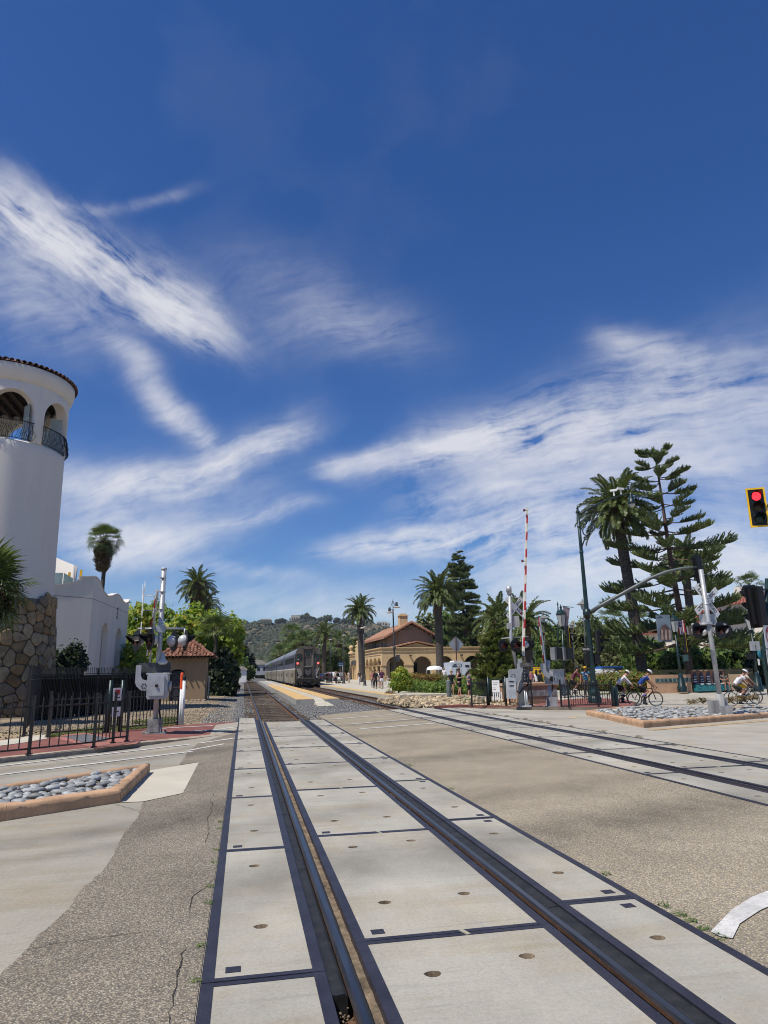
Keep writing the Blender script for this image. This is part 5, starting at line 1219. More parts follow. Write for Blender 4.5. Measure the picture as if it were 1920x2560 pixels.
def norfolk(label,base,H,profile,tiers,per,branches,seed,tr=.3,name='norfolk_pine',cat='pine tree',lean=(0,0),jit=.5,sway=.5,topn=0):
    """profile: (height fraction, branch length) pairs; tiers of per branches"""
    root=thing(name,label,cat,base,0); r=random.Random(seed); mb=MB(); mb.smooth=True; n=16
    cx=lambda t:(lean[0]*t+.05*math.sin(t*9),lean[1]*t); mb.tube([(*cx(i/n),-.3+(H+.3)*i/n) for i in range(n+1)],[tr*(1-.93*(i/n)**.9)+.015 for i in range(n+1)],10); obj('trunk',mb,bark_r,root)
    hs=[p[0] for p in profile]; ls=[p[1] for p in profile]; lens=sorted(branches)
    for k in range(tiers):
        t=hs[0]+(hs[-1]-hs[0])*((k+.5)/tiers)**.92; l=float(np.interp(t,hs,ls)); a0=r.uniform(0,6.28)
        for i in range(per):
            a=a0+2*PI*i/per+r.uniform(-.22,.22); ll=l*r.uniform(.78,1.1); key=min(lens,key=lambda q:abs(q-ll)); me=r.choice(branches[key]); s=ll/key
            z=t*H+r.uniform(-jit,jit)*H/tiers*.4; el=-.06+.42*(t-.35)*sway+r.uniform(-.09,.09)
            c=cx(t); inst('branch',me,root,Matrix.Translation((c[0],c[1],z))@Matrix.Rotation(a,4,'Z')@Matrix.Rotation(-el,4,'Y')@Matrix.Rotation(r.uniform(-.2,.2),4,'X')@Matrix.Scale(s,4))
    return root
bark_dummy=mat('palm_leaf_stalk',(.16,.15,.06),.6,.2,4)
FR=build_fronds(3.4,10)
FAN=[fan_mesh('fan_leaf',.85,i) for i in range(3)]
FANB=[fan_mesh('fan_leaf',1.0,20+i,segs=30,stalk=.8,droop=.12,spread=3.6,m=f_palm2) for i in range(3)]

# ---------------------------------------------------------------- left side
def B(px,py,dep,z=None):
    p=at_depth(px,py,dep); p.z=-.2 if z is None else z; return p
def top_z(px,py,dep): return at_depth(px,py,dep).z
# tall thin washington palm behind the white building
b=B(252,1600,66); fan_palm('tall thin fan palm with a brown skirt rising behind the white building',b,top_z(252,1345,66)-b.z,.21,FAN,3,nf=46,skirt=3.0,sc=1.12,lo=-70,lean=(-.35,0))
# date palm above the tree mass
b=B(487,1600,72); date_palm('date palm standing above the leafy trees beside the hut',b,top_z(484,1468,72)-b.z,.62,3.4,5,FR,boss=1.2,group=None)
b=B(508,1600,80); date_palm('shorter date palm half hidden behind the leafy trees by the hut',b,top_z(512,1512,80)-b.z,.5,3.3,6,FR,boss=1.2,group=None,counts=(4,6,9,9,8,5,3))
def crown(px0,px1,py0,py1,dep,k,seed,depth=3.0):
    """k lobes filling a picture-sized box at a given distance, relative to a base under its middle"""
    r=random.Random(seed); c=B((px0+px1)/2,1650,dep); out=[]; a=at_depth(px0,(py0+py1)/2,dep); e=at_depth(px1,(py0+py1)/2,dep); w=(e-a).length; z1=top_z((px0+px1)/2,py0,dep)-c.z; z0=top_z((px0+px1)/2,py1,dep)-c.z
    ax=(e-a).normalized(); yy=Vector((-ax.y,ax.x,0))
    for i in range(k):
        u=(i+.5)/k-.5+r.uniform(-.12,.12); s=r.uniform(.8,1.2); rz=(z1-z0)*.36*s*(1-.5*abs(u)); zc=z0+(z1-z0)*(.5+.16*math.sin(i*2.4))
        if zc+rz>z1: zc=z1-rz
        p=ax*u*w*.78+yy*r.uniform(-.5,.5)*depth; rx=w/k*.85*s+.3
        out.append((p.x,p.y,zc,rx,max(rx,depth*.55),rz))
        out.append((p.x*.9,p.y,max(z0+rz*.6,zc-rz*.9),rx*.9,max(rx,depth*.5),rz*.8))
    return c,out,z1
for i,(l,px0,px1,py0,py1,dep,k,n,sz,m,sec) in enumerate([
 ('bright green leafy tree behind the signal and beside the white building',300,420,1484,1700,62,4,7500,.27,f_bright,(f_bright,.12,.2)),
 ('bright green yellow-flowered tree behind the hut roof',395,520,1510,1700,58,5,9000,.26,f_bright,(f_bright,.15,.2)),
 ('rounded bright green tree at the track side of the hut',490,588,1512,1740,60,4,8500,.26,f_bright,(f_bright,.12,.2)),
 ('low yellowish shrubby tree between the white building and the signal',300,372,1600,1730,52,3,4200,.2,f_bright,None),
 ('dark shaded tree overhanging the ground right of the hut',520,580,1610,1755,57,3,4200,.26,f_dark,None)]):
    c,lb,H=crown(px0,px1,py0,py1,dep,k,31+i); leafy_tree(l,c,H,lb,n,sz,m,40+i,second=sec)
# spiky fan palm inside that mass
b=B(537,1640,57); fan_palm('small green fan palm poking out of the tree right of the hut',b,top_z(540,1590,57)-b.z,.16,FAN,9,nf=22,sc=1.2,lo=-10,hi=85)
# dark bush by the tower
c,lb,H=crown(146,198,1588,1775,38.5,2,77,1.2); leafy_tree('dark glossy bush between the stone tower base and white building',c,H,lb,6500,.13,f_dark,78,name='dark_bush',cat='bush',trunk_r=.06)
# big fan palm at the left edge, in front of the tower
b=B(-66,1700,24.5); rt=fan_palm('large fan palm with pointed leaves at the left edge by the tower',b,top_z(-40,1475,24.5)-b.z,.2,FANB,12,nf=40,sc=1.12,lo=-62,hi=78,skirt=1.5)
# distant dark trees left of the track
for i,(l,px0,px1,py0,py1,dep,m) in enumerate([('tall dark eucalyptus left of the track in the distance',584,628,1605,1694,175,f_dark),('small green round tree beside the far end of the track',600,624,1648,1694,150,f_mid),('dark tree beyond the last train car',640,672,1662,1692,260,f_dark)]):
    c,lb,H=crown(px0,px1,py0,py1,dep,3,51+i,5); leafy_tree(l,c,H,lb,2600,.6,m,60+i,group='distant trees by the track')
# trees between the train and the hill
for i,(l,px0,px1,py0,py1,dep,m,sz) in enumerate([
 ('olive green tree behind the middle of the train',690,752,1590,1690,190,f_olive,.7),('brown green tree behind the train beside the palm',724,775,1578,1690,210,f_olive,.7),
 ('dark green trees right of the train nose behind the lamps',800,866,1612,1690,170,f_mid,.6),('tawny dry tree behind the second platform lamp',798,842,1592,1680,185,f_dry,.6),('dark green tree between the station gable and the palm',846,905,1608,1690,175,f_mid,.6),('olive tree behind the station corner',868,912,1590,1650,185,f_olive,.6)]):
    c,lb,H=crown(px0,px1,py0,py1,dep,4,151+i,6); leafy_tree(l,c,H,lb,3000,sz,m,160+i,group='trees behind the train')
for i,(px,py,dep,sc,l) in enumerate([(728,1588,185,2.4,'fan palm above the middle of the train'),(742,1620,175,2.6,'bushy fan palm low behind the train roof'),(765,1612,172,2.6,'fan palm beside the train roof near its nose'),(706,1645,160,2.4,'low spreading fan palm beyond the train cars'),(852,1615,150,2.1,'fan palm with tawny skirt behind the blue platform sign'),(812,1626,165,2.0,'shaggy fan palm behind the first platform lamps')]):
    b=B(px,1680,dep); fan_palm(l,b,top_z(px,py,dep)-b.z,.25,FAN,200+i,nf=26,sc=sc,skirt=2.,group='fan palms behind the train')
b=B(810,1690,140); date_palm('slim date palm behind the platform lamps at the train nose',b,top_z(808,1588,140)-b.z,.42,3.4,211,FR,counts=(4,6,8,8,7,5,3),boss=1.5,group=None)
# ---------------------------------------------------------------- station palms and conifers
b=B(905,1700,104,-.1); date_palm('date palm with a full crown at the track side of the station',b,top_z(904,1527,104)-b.z,.45,4.0,220,FR,boss=1.2,group=None,lean=(-.3,0))
b=B(1101,1690,88,-.1); date_palm('tall date palm standing in the hedge in front of the station arcade',b,top_z(1091,1487,88)-b.z,.52,3.9,221,FR,boss=1.5,group=None,counts=(6,8,10,11,10,8,5))
def enlarge(root,k):
    for c in root.children:
        if c.name.startswith('frond'): c.scale=c.scale*k
for o in list(bpy.data.objects):
    l=o.get('label','')
    for t,k in (('above the leafy trees beside the hut',.64),('half hidden behind the leafy trees by',.66),('track side of the station',.86),('in the hedge in front of the station',1.12)):
        if l.endswith(t) or t in l: enlarge(o,k)
BR={k:[spray_branch('branch',k,s+int(k*10),bare=.36,wid=.24,dens=.85,rise=.03,tip=.14) for s in range(3)] for k in (1.,2.,3.2,4.6)}
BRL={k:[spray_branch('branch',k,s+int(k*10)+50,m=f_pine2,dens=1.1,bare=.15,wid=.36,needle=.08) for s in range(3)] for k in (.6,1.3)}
BRT={k:[spray_branch('branch',k,s+int(k*10)+80,m=f_pine,dens=1.3,bare=.1,wid=.36,rise=-.02,needle=.2,tip=.05) for s in range(3)] for k in (1.5,3.,4.5)}
b=B(1178,1690,118,-.1); norfolk('tall dark ragged pine rising behind the station',b,top_z(1157,1368,118)-b.z,[(.10,3.4),(.3,3.3),(.45,2.9),(.6,3.1),(.7,2.5),(.8,2.7),(.9,1.5),(.98,.9)],30,5,BRT,230,tr=.5,name='tall_pine',lean=(-1.6,0),jit=3.,sway=-.2)
for i,(l,px0,px1,py0,py1,dep,k,n,sz,m) in enumerate([
 ('dense olive green conifer behind the station roof',1035,1105,1522,1690,150,6,9500,.5,f_olive),('dense dark tree behind the big palm and station',1088,1150,1522,1690,140,5,9000,.5,f_mid),
 ('dark conifer below the tall ragged pine',1140,1202,1535,1690,128,5,8500,.45,f_dark),('pointed light green conifer left of the far gate',1215,1262,1505,1690,110,3,4500,.42,f_olive),('green hedge-like tree behind the crossing gate',1240,1330,1560,1700,100,4,5200,.4,f_mid),
 ('olive conifer behind the station roof beside the chimney',1020,1062,1555,1660,160,3,3000,.5,f_olive)]):
    c,lb,H=crown(px0,px1,py0,py1,dep,k,251+i,5); leafy_tree(l,c,H,lb,n,sz,m,260+i,gap=.2)
for i,(px0,px1,py0,l) in enumerate([(1222,1246,1512,'narrow pointed conifer spire left of the white gate arm'),(1250,1266,1516,'second narrow conifer spire beside the gate mast')]):
    c=B((px0+px1)/2,1690,112); H=top_z((px0+px1)/2,py0,112)-c.z; w=(px1-px0)*112/FPX/2
    leafy_tree(l,c,H,[(0,0,H*(.3+.1*k),w*(1.25-.16*k),w*(1.25-.16*k),H*.13) for k in range(8)],2600,.38,f_olive,280+i)
b=B(1322,1690,70,-.1); date_palm('date palm behind the white crossing gate arm',b,top_z(1318,1560,70)-b.z,.55,3.4,290,FR,boss=1.3,group=None,counts=(4,7,9,10,9,7,5))
b=B(1253,1690,74,-.1); date_palm('date palm left of the gate mast behind the small pine',b,top_z(1258,1555,74)-b.z,.5,3.4,291,FR,boss=1.3,group=None,counts=(4,7,9,9,8,5,3))
b=B(1248,1745,44,.0); norfolk('small layered norfolk pine behind the green pedestrian gate',b,top_z(1246,1548,44)-b.z,[(.08,1.45),(.25,1.6),(.5,1.15),(.75,.7),(.96,.22)],13,7,BRL,300,tr=.09,name='norfolk_pine',jit=1.0,sway=.2)
# ---------------------------------------------------------------- right side: big palms and the norfolk pine
b=B(1610,1700,53,-.2); date_palm('tall date palm behind the street light mast on the right',b,top_z(1560,1262,53)-b.z,.42,4.2,310,FR,boss=1.2,group=None,counts=(7,10,12,13,12,10,7),lean=(-.95,0))
b=B(1745,1690,72,-.2); date_palm('date palm half hidden behind the norfolk pine on the right',b,top_z(1752,1400,72)-b.z,.42,3.6,311,FR,boss=1.2,group=None)
for o in [q for q in bpy.data.objects if q.get('label') in('tall date palm behind the street light mast on the right',)]: enlarge(o,1.08)
b=B(1728,1700,52,-.2); norfolk('large norfolk island pine with open layered branches on the right',b,top_z(1668,1072,52)-b.z,[(.16,7.4),(.26,6.8),(.34,6.0),(.45,4.7),(.55,4.5),(.7,3.5),(.82,2.7),(.92,2.),(.985,1.2)],14,5,BR,320,tr=.36,lean=(-1.0,0),jit=.5,sway=.6)
for i,(l,px0,px1,py0,py1,dep,k,n,sz,m) in enumerate([
 ('olive willowy tree right of the mast behind the hedge',1490,1590,1560,1710,82,4,7000,.28,f_olive),('feathery olive tree left of the lantern with two heads',1330,1420,1530,1700,85,4,6500,.3,f_mid),
 ('loose green tree between the lantern and the street mast',1415,1500,1535,1705,84,4,6500,.3,f_olive),('dark spreading tree behind the crossbuck signal',1640,1800,1600,1700,62,6,7500,.26,f_mid),('low dark green tree right of the crossbuck signal',1780,1885,1580,1700,64,5,6000,.26,f_mid),
 ('dark green tree behind the blue jersey cyclist',1560,1660,1590,1700,66,5,6500,.26,f_mid),('dark tree at the right edge behind the lamp post',1868,1960,1600,1720,58,3,3600,.26,f_dark)]):
    c,lb,H=crown(px0,px1,py0,py1,dep,k,351+i,3); leafy_tree(l,c,H,lb,n,sz,m,360+i,gap=.35)
for i,(px,py,dep,l) in enumerate([(1546,1555,120,'far fan palm above the trees left of the big palm trunk'),(1612,1558,125,'far fan palm just right of the big palm trunk'),(1905,1462,130,'far fan palm beside the dark signal at the right edge')]):
    b=B(px,1690,dep); fan_palm(l,b,top_z(px,py,dep)-b.z,.25,FAN,370+i,nf=24,sc=1.9,skirt=1.5)
# ---------------------------------------------------------------- shrubs and hedges
def hedge(label,pts,dep_lo,h,n,size,m,seed,group=None,name='hedge',tips=None,dz=-.05):
    """row of lumps along picture points on the ground"""
    L_=[]; P0=at_ground(*pts[0]); 
    for px,py in pts:
        p=at_ground(px,py); L_.append((p.x-P0.x,p.y-P0.y,h*.45,dep_lo,dep_lo,h*.55))
    root=bush(label,L_,n,size,m,seed,name,'hedge',group,base=(P0.x,P0.y,dz),stem=False)
    mb=MB()
    for l in L_: limb(mb,(l[0],l[1],0),(l[0]+.1,l[1],h*.6),.04,.01,seed)
    obj('stem',mb,bark,root)
    if tips:
        P,Q=lobe_points(L_,int(n*.35),seed+5,.9); P[:,2]=np.abs(P[:,2]); leaf_object('tips',P,Q,size,tips,root,seed+6,.5,.6)
    return root
hedge('low clipped green hedge beside the path, in front of the station',[(1012,1731),(1040,1733),(1070,1735),(1100,1736),(1130,1736),(1160,1735)],1.0,1.05,6500,.10,f_hedge,400)
hedge('orange tipped hedge behind the small bright tree',[(1030,1718),(1050,1718),(1075,1717),(1095,1716)],1.3,1.35,5200,.12,f_orange,401,tips=f_orange)
hedge('second green hedge behind the people waiting on the path',[(1095,1716),(1130,1716),(1165,1717),(1200,1719),(1240,1722)],1.5,1.3,6000,.12,f_hedge,402)
hedge('green shrub bed under the small norfolk pine',[(1185,1736),(1215,1738),(1245,1738)],.8,.8,3200,.09,f_hedge,403)
hedge('orange green hedge behind the iron fence and cyclist',[(1395,1722),(1420,1724),(1445,1725)],1.4,1.25,4600,.11,f_orange,404,tips=f_hedge)
hedge('broad green and orange hedge right of the street mast',[(1505,1725),(1540,1727),(1575,1728),(1600,1728)],1.5,1.35,6200,.11,f_hedge,405,tips=f_orange)
hedge('trailing juniper along the top of the sign wall',[(1650,1715),(1690,1715),(1730,1714),(1770,1714),(1800,1713)],.7,.35,3000,.09,f_mid,406,dz=.85)
c=at_ground(1003,1737); leafy_tree('small bright green round shrub at the corner of the platform',(c.x,c.y,-.15),1.9,[(0,0,1.35,.65,.65,.62),(-.25,.1,.85,.55,.55,.4),(.3,0,.95,.55,.5,.45),(.05,0,1.75,.4,.4,.3)],3600,.095,f_bright,420,name='bright_shrub',cat='shrub',trunk_r=.06,second=(f_bright,.2,.08))
c=at_ground(990,1738); bush('low dry tan grass tuft beside the bright shrub',[(0,0,.2,.5,.4,.28)],700,.09,f_dry,421,'grass_tuft','grass tuft',base=(c.x-.4,c.y,-.15),up=1.2,aspect=.2,stem=False)
def tufts(label,spots,n,h,m,seed,name='weeds'):
    r=np.random.default_rng(seed); P=[];Q=[]
    for x,y,z,rr in spots:
        for _ in range(n): a=r.uniform(0,6.28); q=rr*math.sqrt(r.random()); P.append((x+math.cos(a)*q,y+math.sin(a)*q,z+h*r.uniform(.1,.6))); Q.append((math.cos(a)*.5,math.sin(a)*.5,1.0))
    o=leaf_object(name,P,Q,h*.5,m,None,seed,.16,1.5); tag(o,label,None,None,'stuff'); return o
tufts('green and yellow grass on the strip behind the left fences',[(at_ground(px,py,0).x,at_ground(px,py,0).y,-.08,.4) for px,py in ((150,1838),(180,1832),(215,1828),(250,1822),(285,1818),(310,1825),(330,1820),(355,1818),(380,1815),(405,1812),(430,1808),(240,1834),(200,1838),(395,1800),(360,1803),(420,1797))],230,.22,foliage('strip_grass',[(.06,.09,.02),(.12,.15,.035),(.22,.18,.07)],.2,2),430,'grass')
tufts('small green weeds along the edge of the left crossing panels',[(XL0-.02-.02*rng.random(),2.6+.42*i+.2*rng.random(),-.01,.04) for i in range(16) if i%3],26,.04,f_hedge,431)
tufts('small weeds along the right edge of the near crossing',[(XL1+.05,y,-.01,.05) for y in (4.2,4.35,4.5,4.62,4.8,5.6,9.9,12.4,12.6)],30,.045,f_hedge,432)
tufts('dry grass clumps among the cobbles of the right island',[(*at_ground(px,py,.15).to_2d(),.1,.22) for px,py in ((1735,1776),(1760,1774),(1815,1775),(1835,1774),(1858,1772),(1885,1771))],55,.36,f_dry,433,'dry_grass')
tufts('weeds at the far edge of the second track crossing',[(XR1+.05,y,-.02,.10) for y in (15.5,17.2,19.0,20.6,21.1,22.4,24.0,25.2)],40,.09,f_dry,434)
tufts('sparse green weeds among the tan rocks',[(*at_ground(px,py).to_2d(),-.1,.25) for px,py in ((1045,1740),(1168,1752),(1150,1745))],120,.25,f_hedge,435)
# ---------------------------------------------------------------- rock bed by the far crossing corner
def rocks():
    root=thing('rock_bed','bed of tan riprap rocks beside the far crossing corner',None,(0,0,0),0,None,'structure'); me=[]
    for s in range(6):
        r=random.Random(s); mb=MB(); mb.ball((0,0,0),1,7,4,(1,.75,.6),.22,r); mb.sm=[False]*len(mb.sm); m_=mb.mesh('rock'); m_.materials.append(mat('tan_riprap',(.46,.36,.225),.92,.22,1.5,speck=.2,speckscale=8,objvar=.35)); me.append(m_)
    poly=[tuple(p) for p in poly_px([(945,1752),(985,1741),(1040,1737),(1110,1741),(1180,1743),(1200,1756),(1260,1757),(1320,1758),(1325,1766),(1180,1767),(1085,1768),(1060,1769)])]
    xs=[p[0] for p in poly]; ys=[p[1] for p in poly]; n=0
    while n<298:
        p=(rng.uniform(min(xs),max(xs)),rng.uniform(min(ys),max(ys)))
        if not inside(p,poly): continue
        s=rng.uniform(.10,.24); n+=1
        inst('rock',rng.choice(me),root,Matrix.Translation((p[0],p[1],-.1+s*.3+rng.uniform(-.03,.08)))@Matrix.Rotation(rng.uniform(0,6.28),4,'Z')@Matrix.Rotation(rng.uniform(-.4,.4),4,'X')@Matrix.Diagonal((s,s,s*1.1,1)))
    P=[]
    while len(P)<1800:
        p=(rng.uniform(min(xs),max(xs)),rng.uniform(min(ys),max(ys)))
        if inside(p,poly): P.append((p[0],p[1],-.08))
    o=stones('small_stones',P,.05,.13,MATS['tan_riprap'],seed=9); o.parent=root
rocks()
# ---------------------------------------------------------------- hill
def hill():
    nx,ny=170,60; V=[]; D0,D1=620.,1500.
    # ridge heights from the picture
    rp=[(300,1575),(420,1568),(560,1563),(600,1560),(680,1558),(760,1552),(850,1556),(900,1558),(990,1565),(1100,1580),(1300,1610),(1600,1640),(1900,1650)]
    az=[math.atan2(ray(px,py).x,ray(px,py).y) for px,py in rp]; el=[ray(px,py).z/math.hypot(ray(px,py).x,ray(px,py).y) for px,py in rp]
    r=np.random.default_rng(3); ph=r.uniform(0,6.28,12)
    a0,a1=rad(-28),rad(52)
    for j in range(ny):
        for i in range(nx):
            a=a0+(a1-a0)*i/(nx-1); t=j/(ny-1); e=float(np.interp(a,az,el)); D=D0+(D1-D0)*t; x,y=math.sin(a)*D,math.cos(a)*D
            top=e*1250+CAM_H; s=min(1,(D-D0)/(1250-D0)); prof=(s**.85)*top if D<=1250 else top*(1-.25*(D-1250)/250)
            nse=6*math.sin(x*.021+ph[0])*math.sin(y*.017+ph[1])+4*math.sin(x*.05+y*.03+ph[2])+3*math.sin(x*.09-y*.05+ph[3])
            gul=9*math.sin(a*60+ph[4]+2*math.sin(D*.006))*s*(1-s)*2
            V.append((x,y,-3+prof+(nse+gul)*min(1,s*3)*(1 if D<1230 else .25)))
    F=[(j*nx+i,j*nx+i+1,(j+1)*nx+i+1,(j+1)*nx+i) for j in range(ny-1) for i in range(nx-1)]
    me=bpy.data.meshes.new('hill'); me.from_pydata(V,[],F); me.polygons.foreach_set('use_smooth',[True]*len(F)); me.update()
    o=link('hill',me,mat('dry_hillside',(.17,.122,.08),.95,.3,.012,col2=(.085,.08,.045),speck=.35,speckscale=.07,world=True)); o['kind']='structure'
    # chaparral: thousands of low bushes
    Va=np.array(V).reshape(ny,nx,3); P=[]; rr=np.random.default_rng(8)
    while len(P)<15000:
        i=rr.integers(8,nx-30); j=rr.integers(0,ny-15); u,v=rr.random(2); p=Va[j,i]*(1-u)*(1-v)+Va[j,i+1]*u*(1-v)+Va[j+1,i]*(1-u)*v+Va[j+1,i+1]*u*v
        dn=math.sin(p[0]*.018+1)+math.sin(p[1]*.014+2)+math.sin(p[0]*.05+p[1]*.03)
        if rr.random()<.55+.22*dn: P.append(p)
    stones('chaparral',P,2.2,6.2,foliage('chaparral_scrub',[(.018,.026,.012),(.031,.041,.019),(.052,.055,.027)],0,.02),.75,seed=10,label='dark chaparral scrub covering the hillside')
    def hz(a): return float(np.interp(a,az,el))*1250+CAM_H
    # ridge trees and houses
    for k,(px,py,w,l) in enumerate([(702,1556,26,'rounded dark tree on the hill ridge'),(748,1548,40,'large spreading tree on the ridge behind the pale house'),(766,1544,16,'tall dark cypress on the ridge'),(778,1553,22,'low bushy tree right of the ridge house'),(800,1555,16,'small round tree on the ridge'),(818,1546,24,'loose umbrella shaped tree on the ridge'),(842,1552,14,'small airy tree near the palm on the ridge'),(860,1557,12,'low dark ridge tree left of the palm'),(877,1553,18,'pointed ridge tree behind the palm crown'),(925,1556,14,'dark ridge tree right of the palm crown')]):
        d=ray(px,py+12); a=math.atan2(d.x,d.y); D=1245; base=Vector((math.sin(a)*D,math.cos(a)*D,hz(a)-6)); W_=w*D/FPX; H=max(12,(1572-py)*D/FPX*.9)
        leafy_tree(l,base,H,[(-W_*.25,0,H*.62,W_*.32,W_*.3,H*.3),(W_*.22,0,H*.68,W_*.34,W_*.3,H*.3),(0,0,H*.78,W_*.3,W_*.3,H*.24)],700,2.2,f_grey if k%3 else f_dark,500+k,group='trees along the hill ridge',trunk_r=.8)
    for k,(px,py,w,h,l) in enumerate([(606,1560,18,7,'low brown roofed house on the left end of the ridge'),(664,1556,30,9,'broad brown roofed house on the hill ridge'),(739,1555,22,14,'white flat roofed villa on the hill ridge'),(955,1560,26,9,'white house on the ridge left of the station chimney'),(968,1565,14,8,'smaller white house on the ridge beside the chimney')]):
        d=ray(px,py); a=math.atan2(d.x,d.y); D=1235; base=Vector((math.sin(a)*D,math.cos(a)*D,hz(a)-5)); simple_house('hillside_house',l,base,w*D/FPX,14,h,3.,mat('cream_house_wall',(.50,.45,.36),.9,.06,.1) if k!=1 else stucco_b,greyroof if k<2 else stucco_w,rz=-a,win=4,group='houses on the hill ridge',flat=(k>=2))
    # scattered houses and trees lower on the slope right of the station
hill()
# darker band of trees along the foot of the hill
def foot():
    r=np.random.default_rng(4); P=[]
    for _ in range(2600):
        a=r.uniform(rad(-24),rad(45)); D=r.uniform(420,640); P.append((math.sin(a)*D,math.cos(a)*D,r.uniform(0,7)))
    stones('far_wood',P,3,8,foliage('far_wood_leaves',[(.02,.032,.014),(.04,.058,.02),(.07,.085,.03)],0,.03),.9,seed=11,label='far off belt of trees at the foot of the hill')
foot()
# ================================================================== STREET AND RAILWAY FURNITURE
def text_mesh(s,size,align='CENTER'):
    cu=bpy.data.curves.new('lettering','FONT'); cu.body=s; cu.size=size; cu.align_x=align; cu.align_y='CENTER'; cu.offset=size*.02; o=bpy.data.objects.new('t',cu); COL.objects.link(o)
    bpy.context.view_layer.update(); me=bpy.data.meshes.new_from_object(o.evaluated_get(bpy.context.evaluated_depsgraph_get())); bpy.data.objects.remove(o); bpy.data.curves.remove(cu); me.name='lettering'; me.materials.clear(); return me
def letters(s,size,parent,M,m,bold=0.,align='CENTER',sx=1.):
    me=text_mesh(s,size,align); me.materials.append(m); o=inst('lettering',me,parent,M@Matrix.Diagonal((sx,1,1,1)))
    if bold:
        md=o.modifiers.new('s','SOLIDIFY'); md.thickness=bold
    return o
def facing(loc,yaw,pitch=0.,roll=0.):
    """local frame whose x/y lie in an upright panel; the panel looks along yaw (0 = towards -y)"""
    return Matrix.Translation(loc)@Matrix.Rotation(yaw,4,'Z')@Matrix.Rotation(PI/2+pitch,4,'X')@Matrix.Rotation(roll,4,'Z')
blackprint=mat('black_print',(.012,.012,.012),.6,.1,5)
# ---------------------------------------------------------------- picket fences
PK={}
def picket(h,r=.0095):
    k=round(h,2)
    if k not in PK:
        mb=MB(); mb.box((0,0,h/2),(r*2,r*2,h)); me=mb.mesh('picket'); me.materials.append(blackmetal); PK[k]=me
    return PK[k]
def fence(label,pts,h=1.1,sp=.185,rail=(.10,.86),post=.06,proud=.16,m=blackmetal,posts=None,zf=None,group='low iron picket fences',tall=False):
    pts=[Vector(p) for p in pts]; root=thing('iron_fence',label,'fence',(0,0,0),0,group)
    for i in range(len(pts)-1):
        a,b=pts[i],pts[i+1]; za,zb=(zf(a.x,a.y),zf(b.x,b.y)) if zf else (a.z if len(a)>2 else 0,b.z if len(b)>2 else 0)
        A,B_=Vector((a.x,a.y,za)),Vector((b.x,b.y,zb)); L_=(B_-A).length; d=(B_-A)/L_; rz=math.atan2(d.y,d.x)
        for f in rail:
            mb=MB(); z=h*f; mb.tube([A+Vector((0,0,z)),B_+Vector((0,0,z))],.019,4,True,False); obj('rail',mb,m,root)
        n=max(1,int(L_/sp)); me=picket(h*.86+proud*.5 if not tall else h*.97)
        for k in range(1,n): p=A.lerp(B_,k/n); inst('picket',me,root,Matrix.Translation(p+Vector((0,0,.1*h)))@Matrix.Rotation(rz,4,'Z'))
    for i,p in enumerate(pts):
        z=zf(p.x,p.y) if zf else (p.z if len(p)>2 else 0); mb=MB(); mb.box((p.x,p.y,z+h*.52),(post,post,h*1.04)); mb.box((p.x,p.y,z+h*1.05),(post*1.25,post*1.25,.03)); mb.box((p.x,p.y,z+.01),(post*2,post*2,.02)); obj('post',mb,m,root)
    return root
GP=lambda x,y,dz=.1:at_ground(x,y,dz)
fl=[Vector((-9.8,11.3,.1))]+[GP(x,y) for x,y in ((-100,1903),(72,1886),(234,1868),(282,1857),(317,1853))]
fence('black picket fence along the kerb of the left red pavement',fl)
fb=[GP(119,1843),GP(262,1831)]; fb2=[GP(302,1828),GP(443,1815,.0)]
fence('black picket fence at the back of the left pavement, left of the gate sign',fb)
fence('black picket fence from the gate sign to the striped marker posts',fb2)
def swing_gate(label,p0,p1,h,sign):
    root=thing('pedestrian_gate',label,'gate',p0,0,'dark green pedestrian gates'); d=Vector(p1)-Vector(p0); L_=d.length; rz=math.atan2(d.y,d.x); R=Matrix.Rotation(rz,4,'Z')
    for x in (0,L_):
        mb=MB(); mb.tube([(x,0,0),(x,0,h*1.08)],.05,8); o=obj('post',mb,greenpaint,root); o.matrix_local=R
    mb=MB(); mb.tube([(.08,0,.16),(L_-.08,0,.16),(L_-.08,0,h*.98),(.08,0,h*.98),(.08,0,.16)],.028,6); o=obj('frame',mb,greenpaint,root); o.matrix_local=R
    n=int(L_/.12); me=picket(h*.82)
    for k in range(1,n): inst('picket',me,root,R@Matrix.Translation((L_*k/n,0,.16)))
    sign(root,R,L_,h); return root
def sign_left(root,R,L_,h):
    for z,w,hh,c in ((h*.78,.24,.36,1),(h*.42,.24,.26,0)):
        mb=MB(); mb.box((L_*.55,-.05,z),(w,.012,hh)); o=obj('sign_plate',mb,white,root); o.matrix_local=R
        if c: mb=MB(); mb.box((L_*.55,-.058,z+.06),(.13,.004,.14)); q=obj('red_symbol',mb,red,o); mb=MB(); mb.box((L_*.55,-.058,z-.09),(.15,.004,.03)); obj('print',mb,blackprint,o)
        else: mb=MB(); mb.box((L_*.55,-.058,z),(.15,.004,.03)); mb.box((L_*.55,-.059,z),(.03,.004,.09)); obj('print',mb,blackprint,o)
swing_gate('dark green pedestrian gate with white signs behind the left fence',GP(268,1831),GP(299,1829),1.32,sign_left)
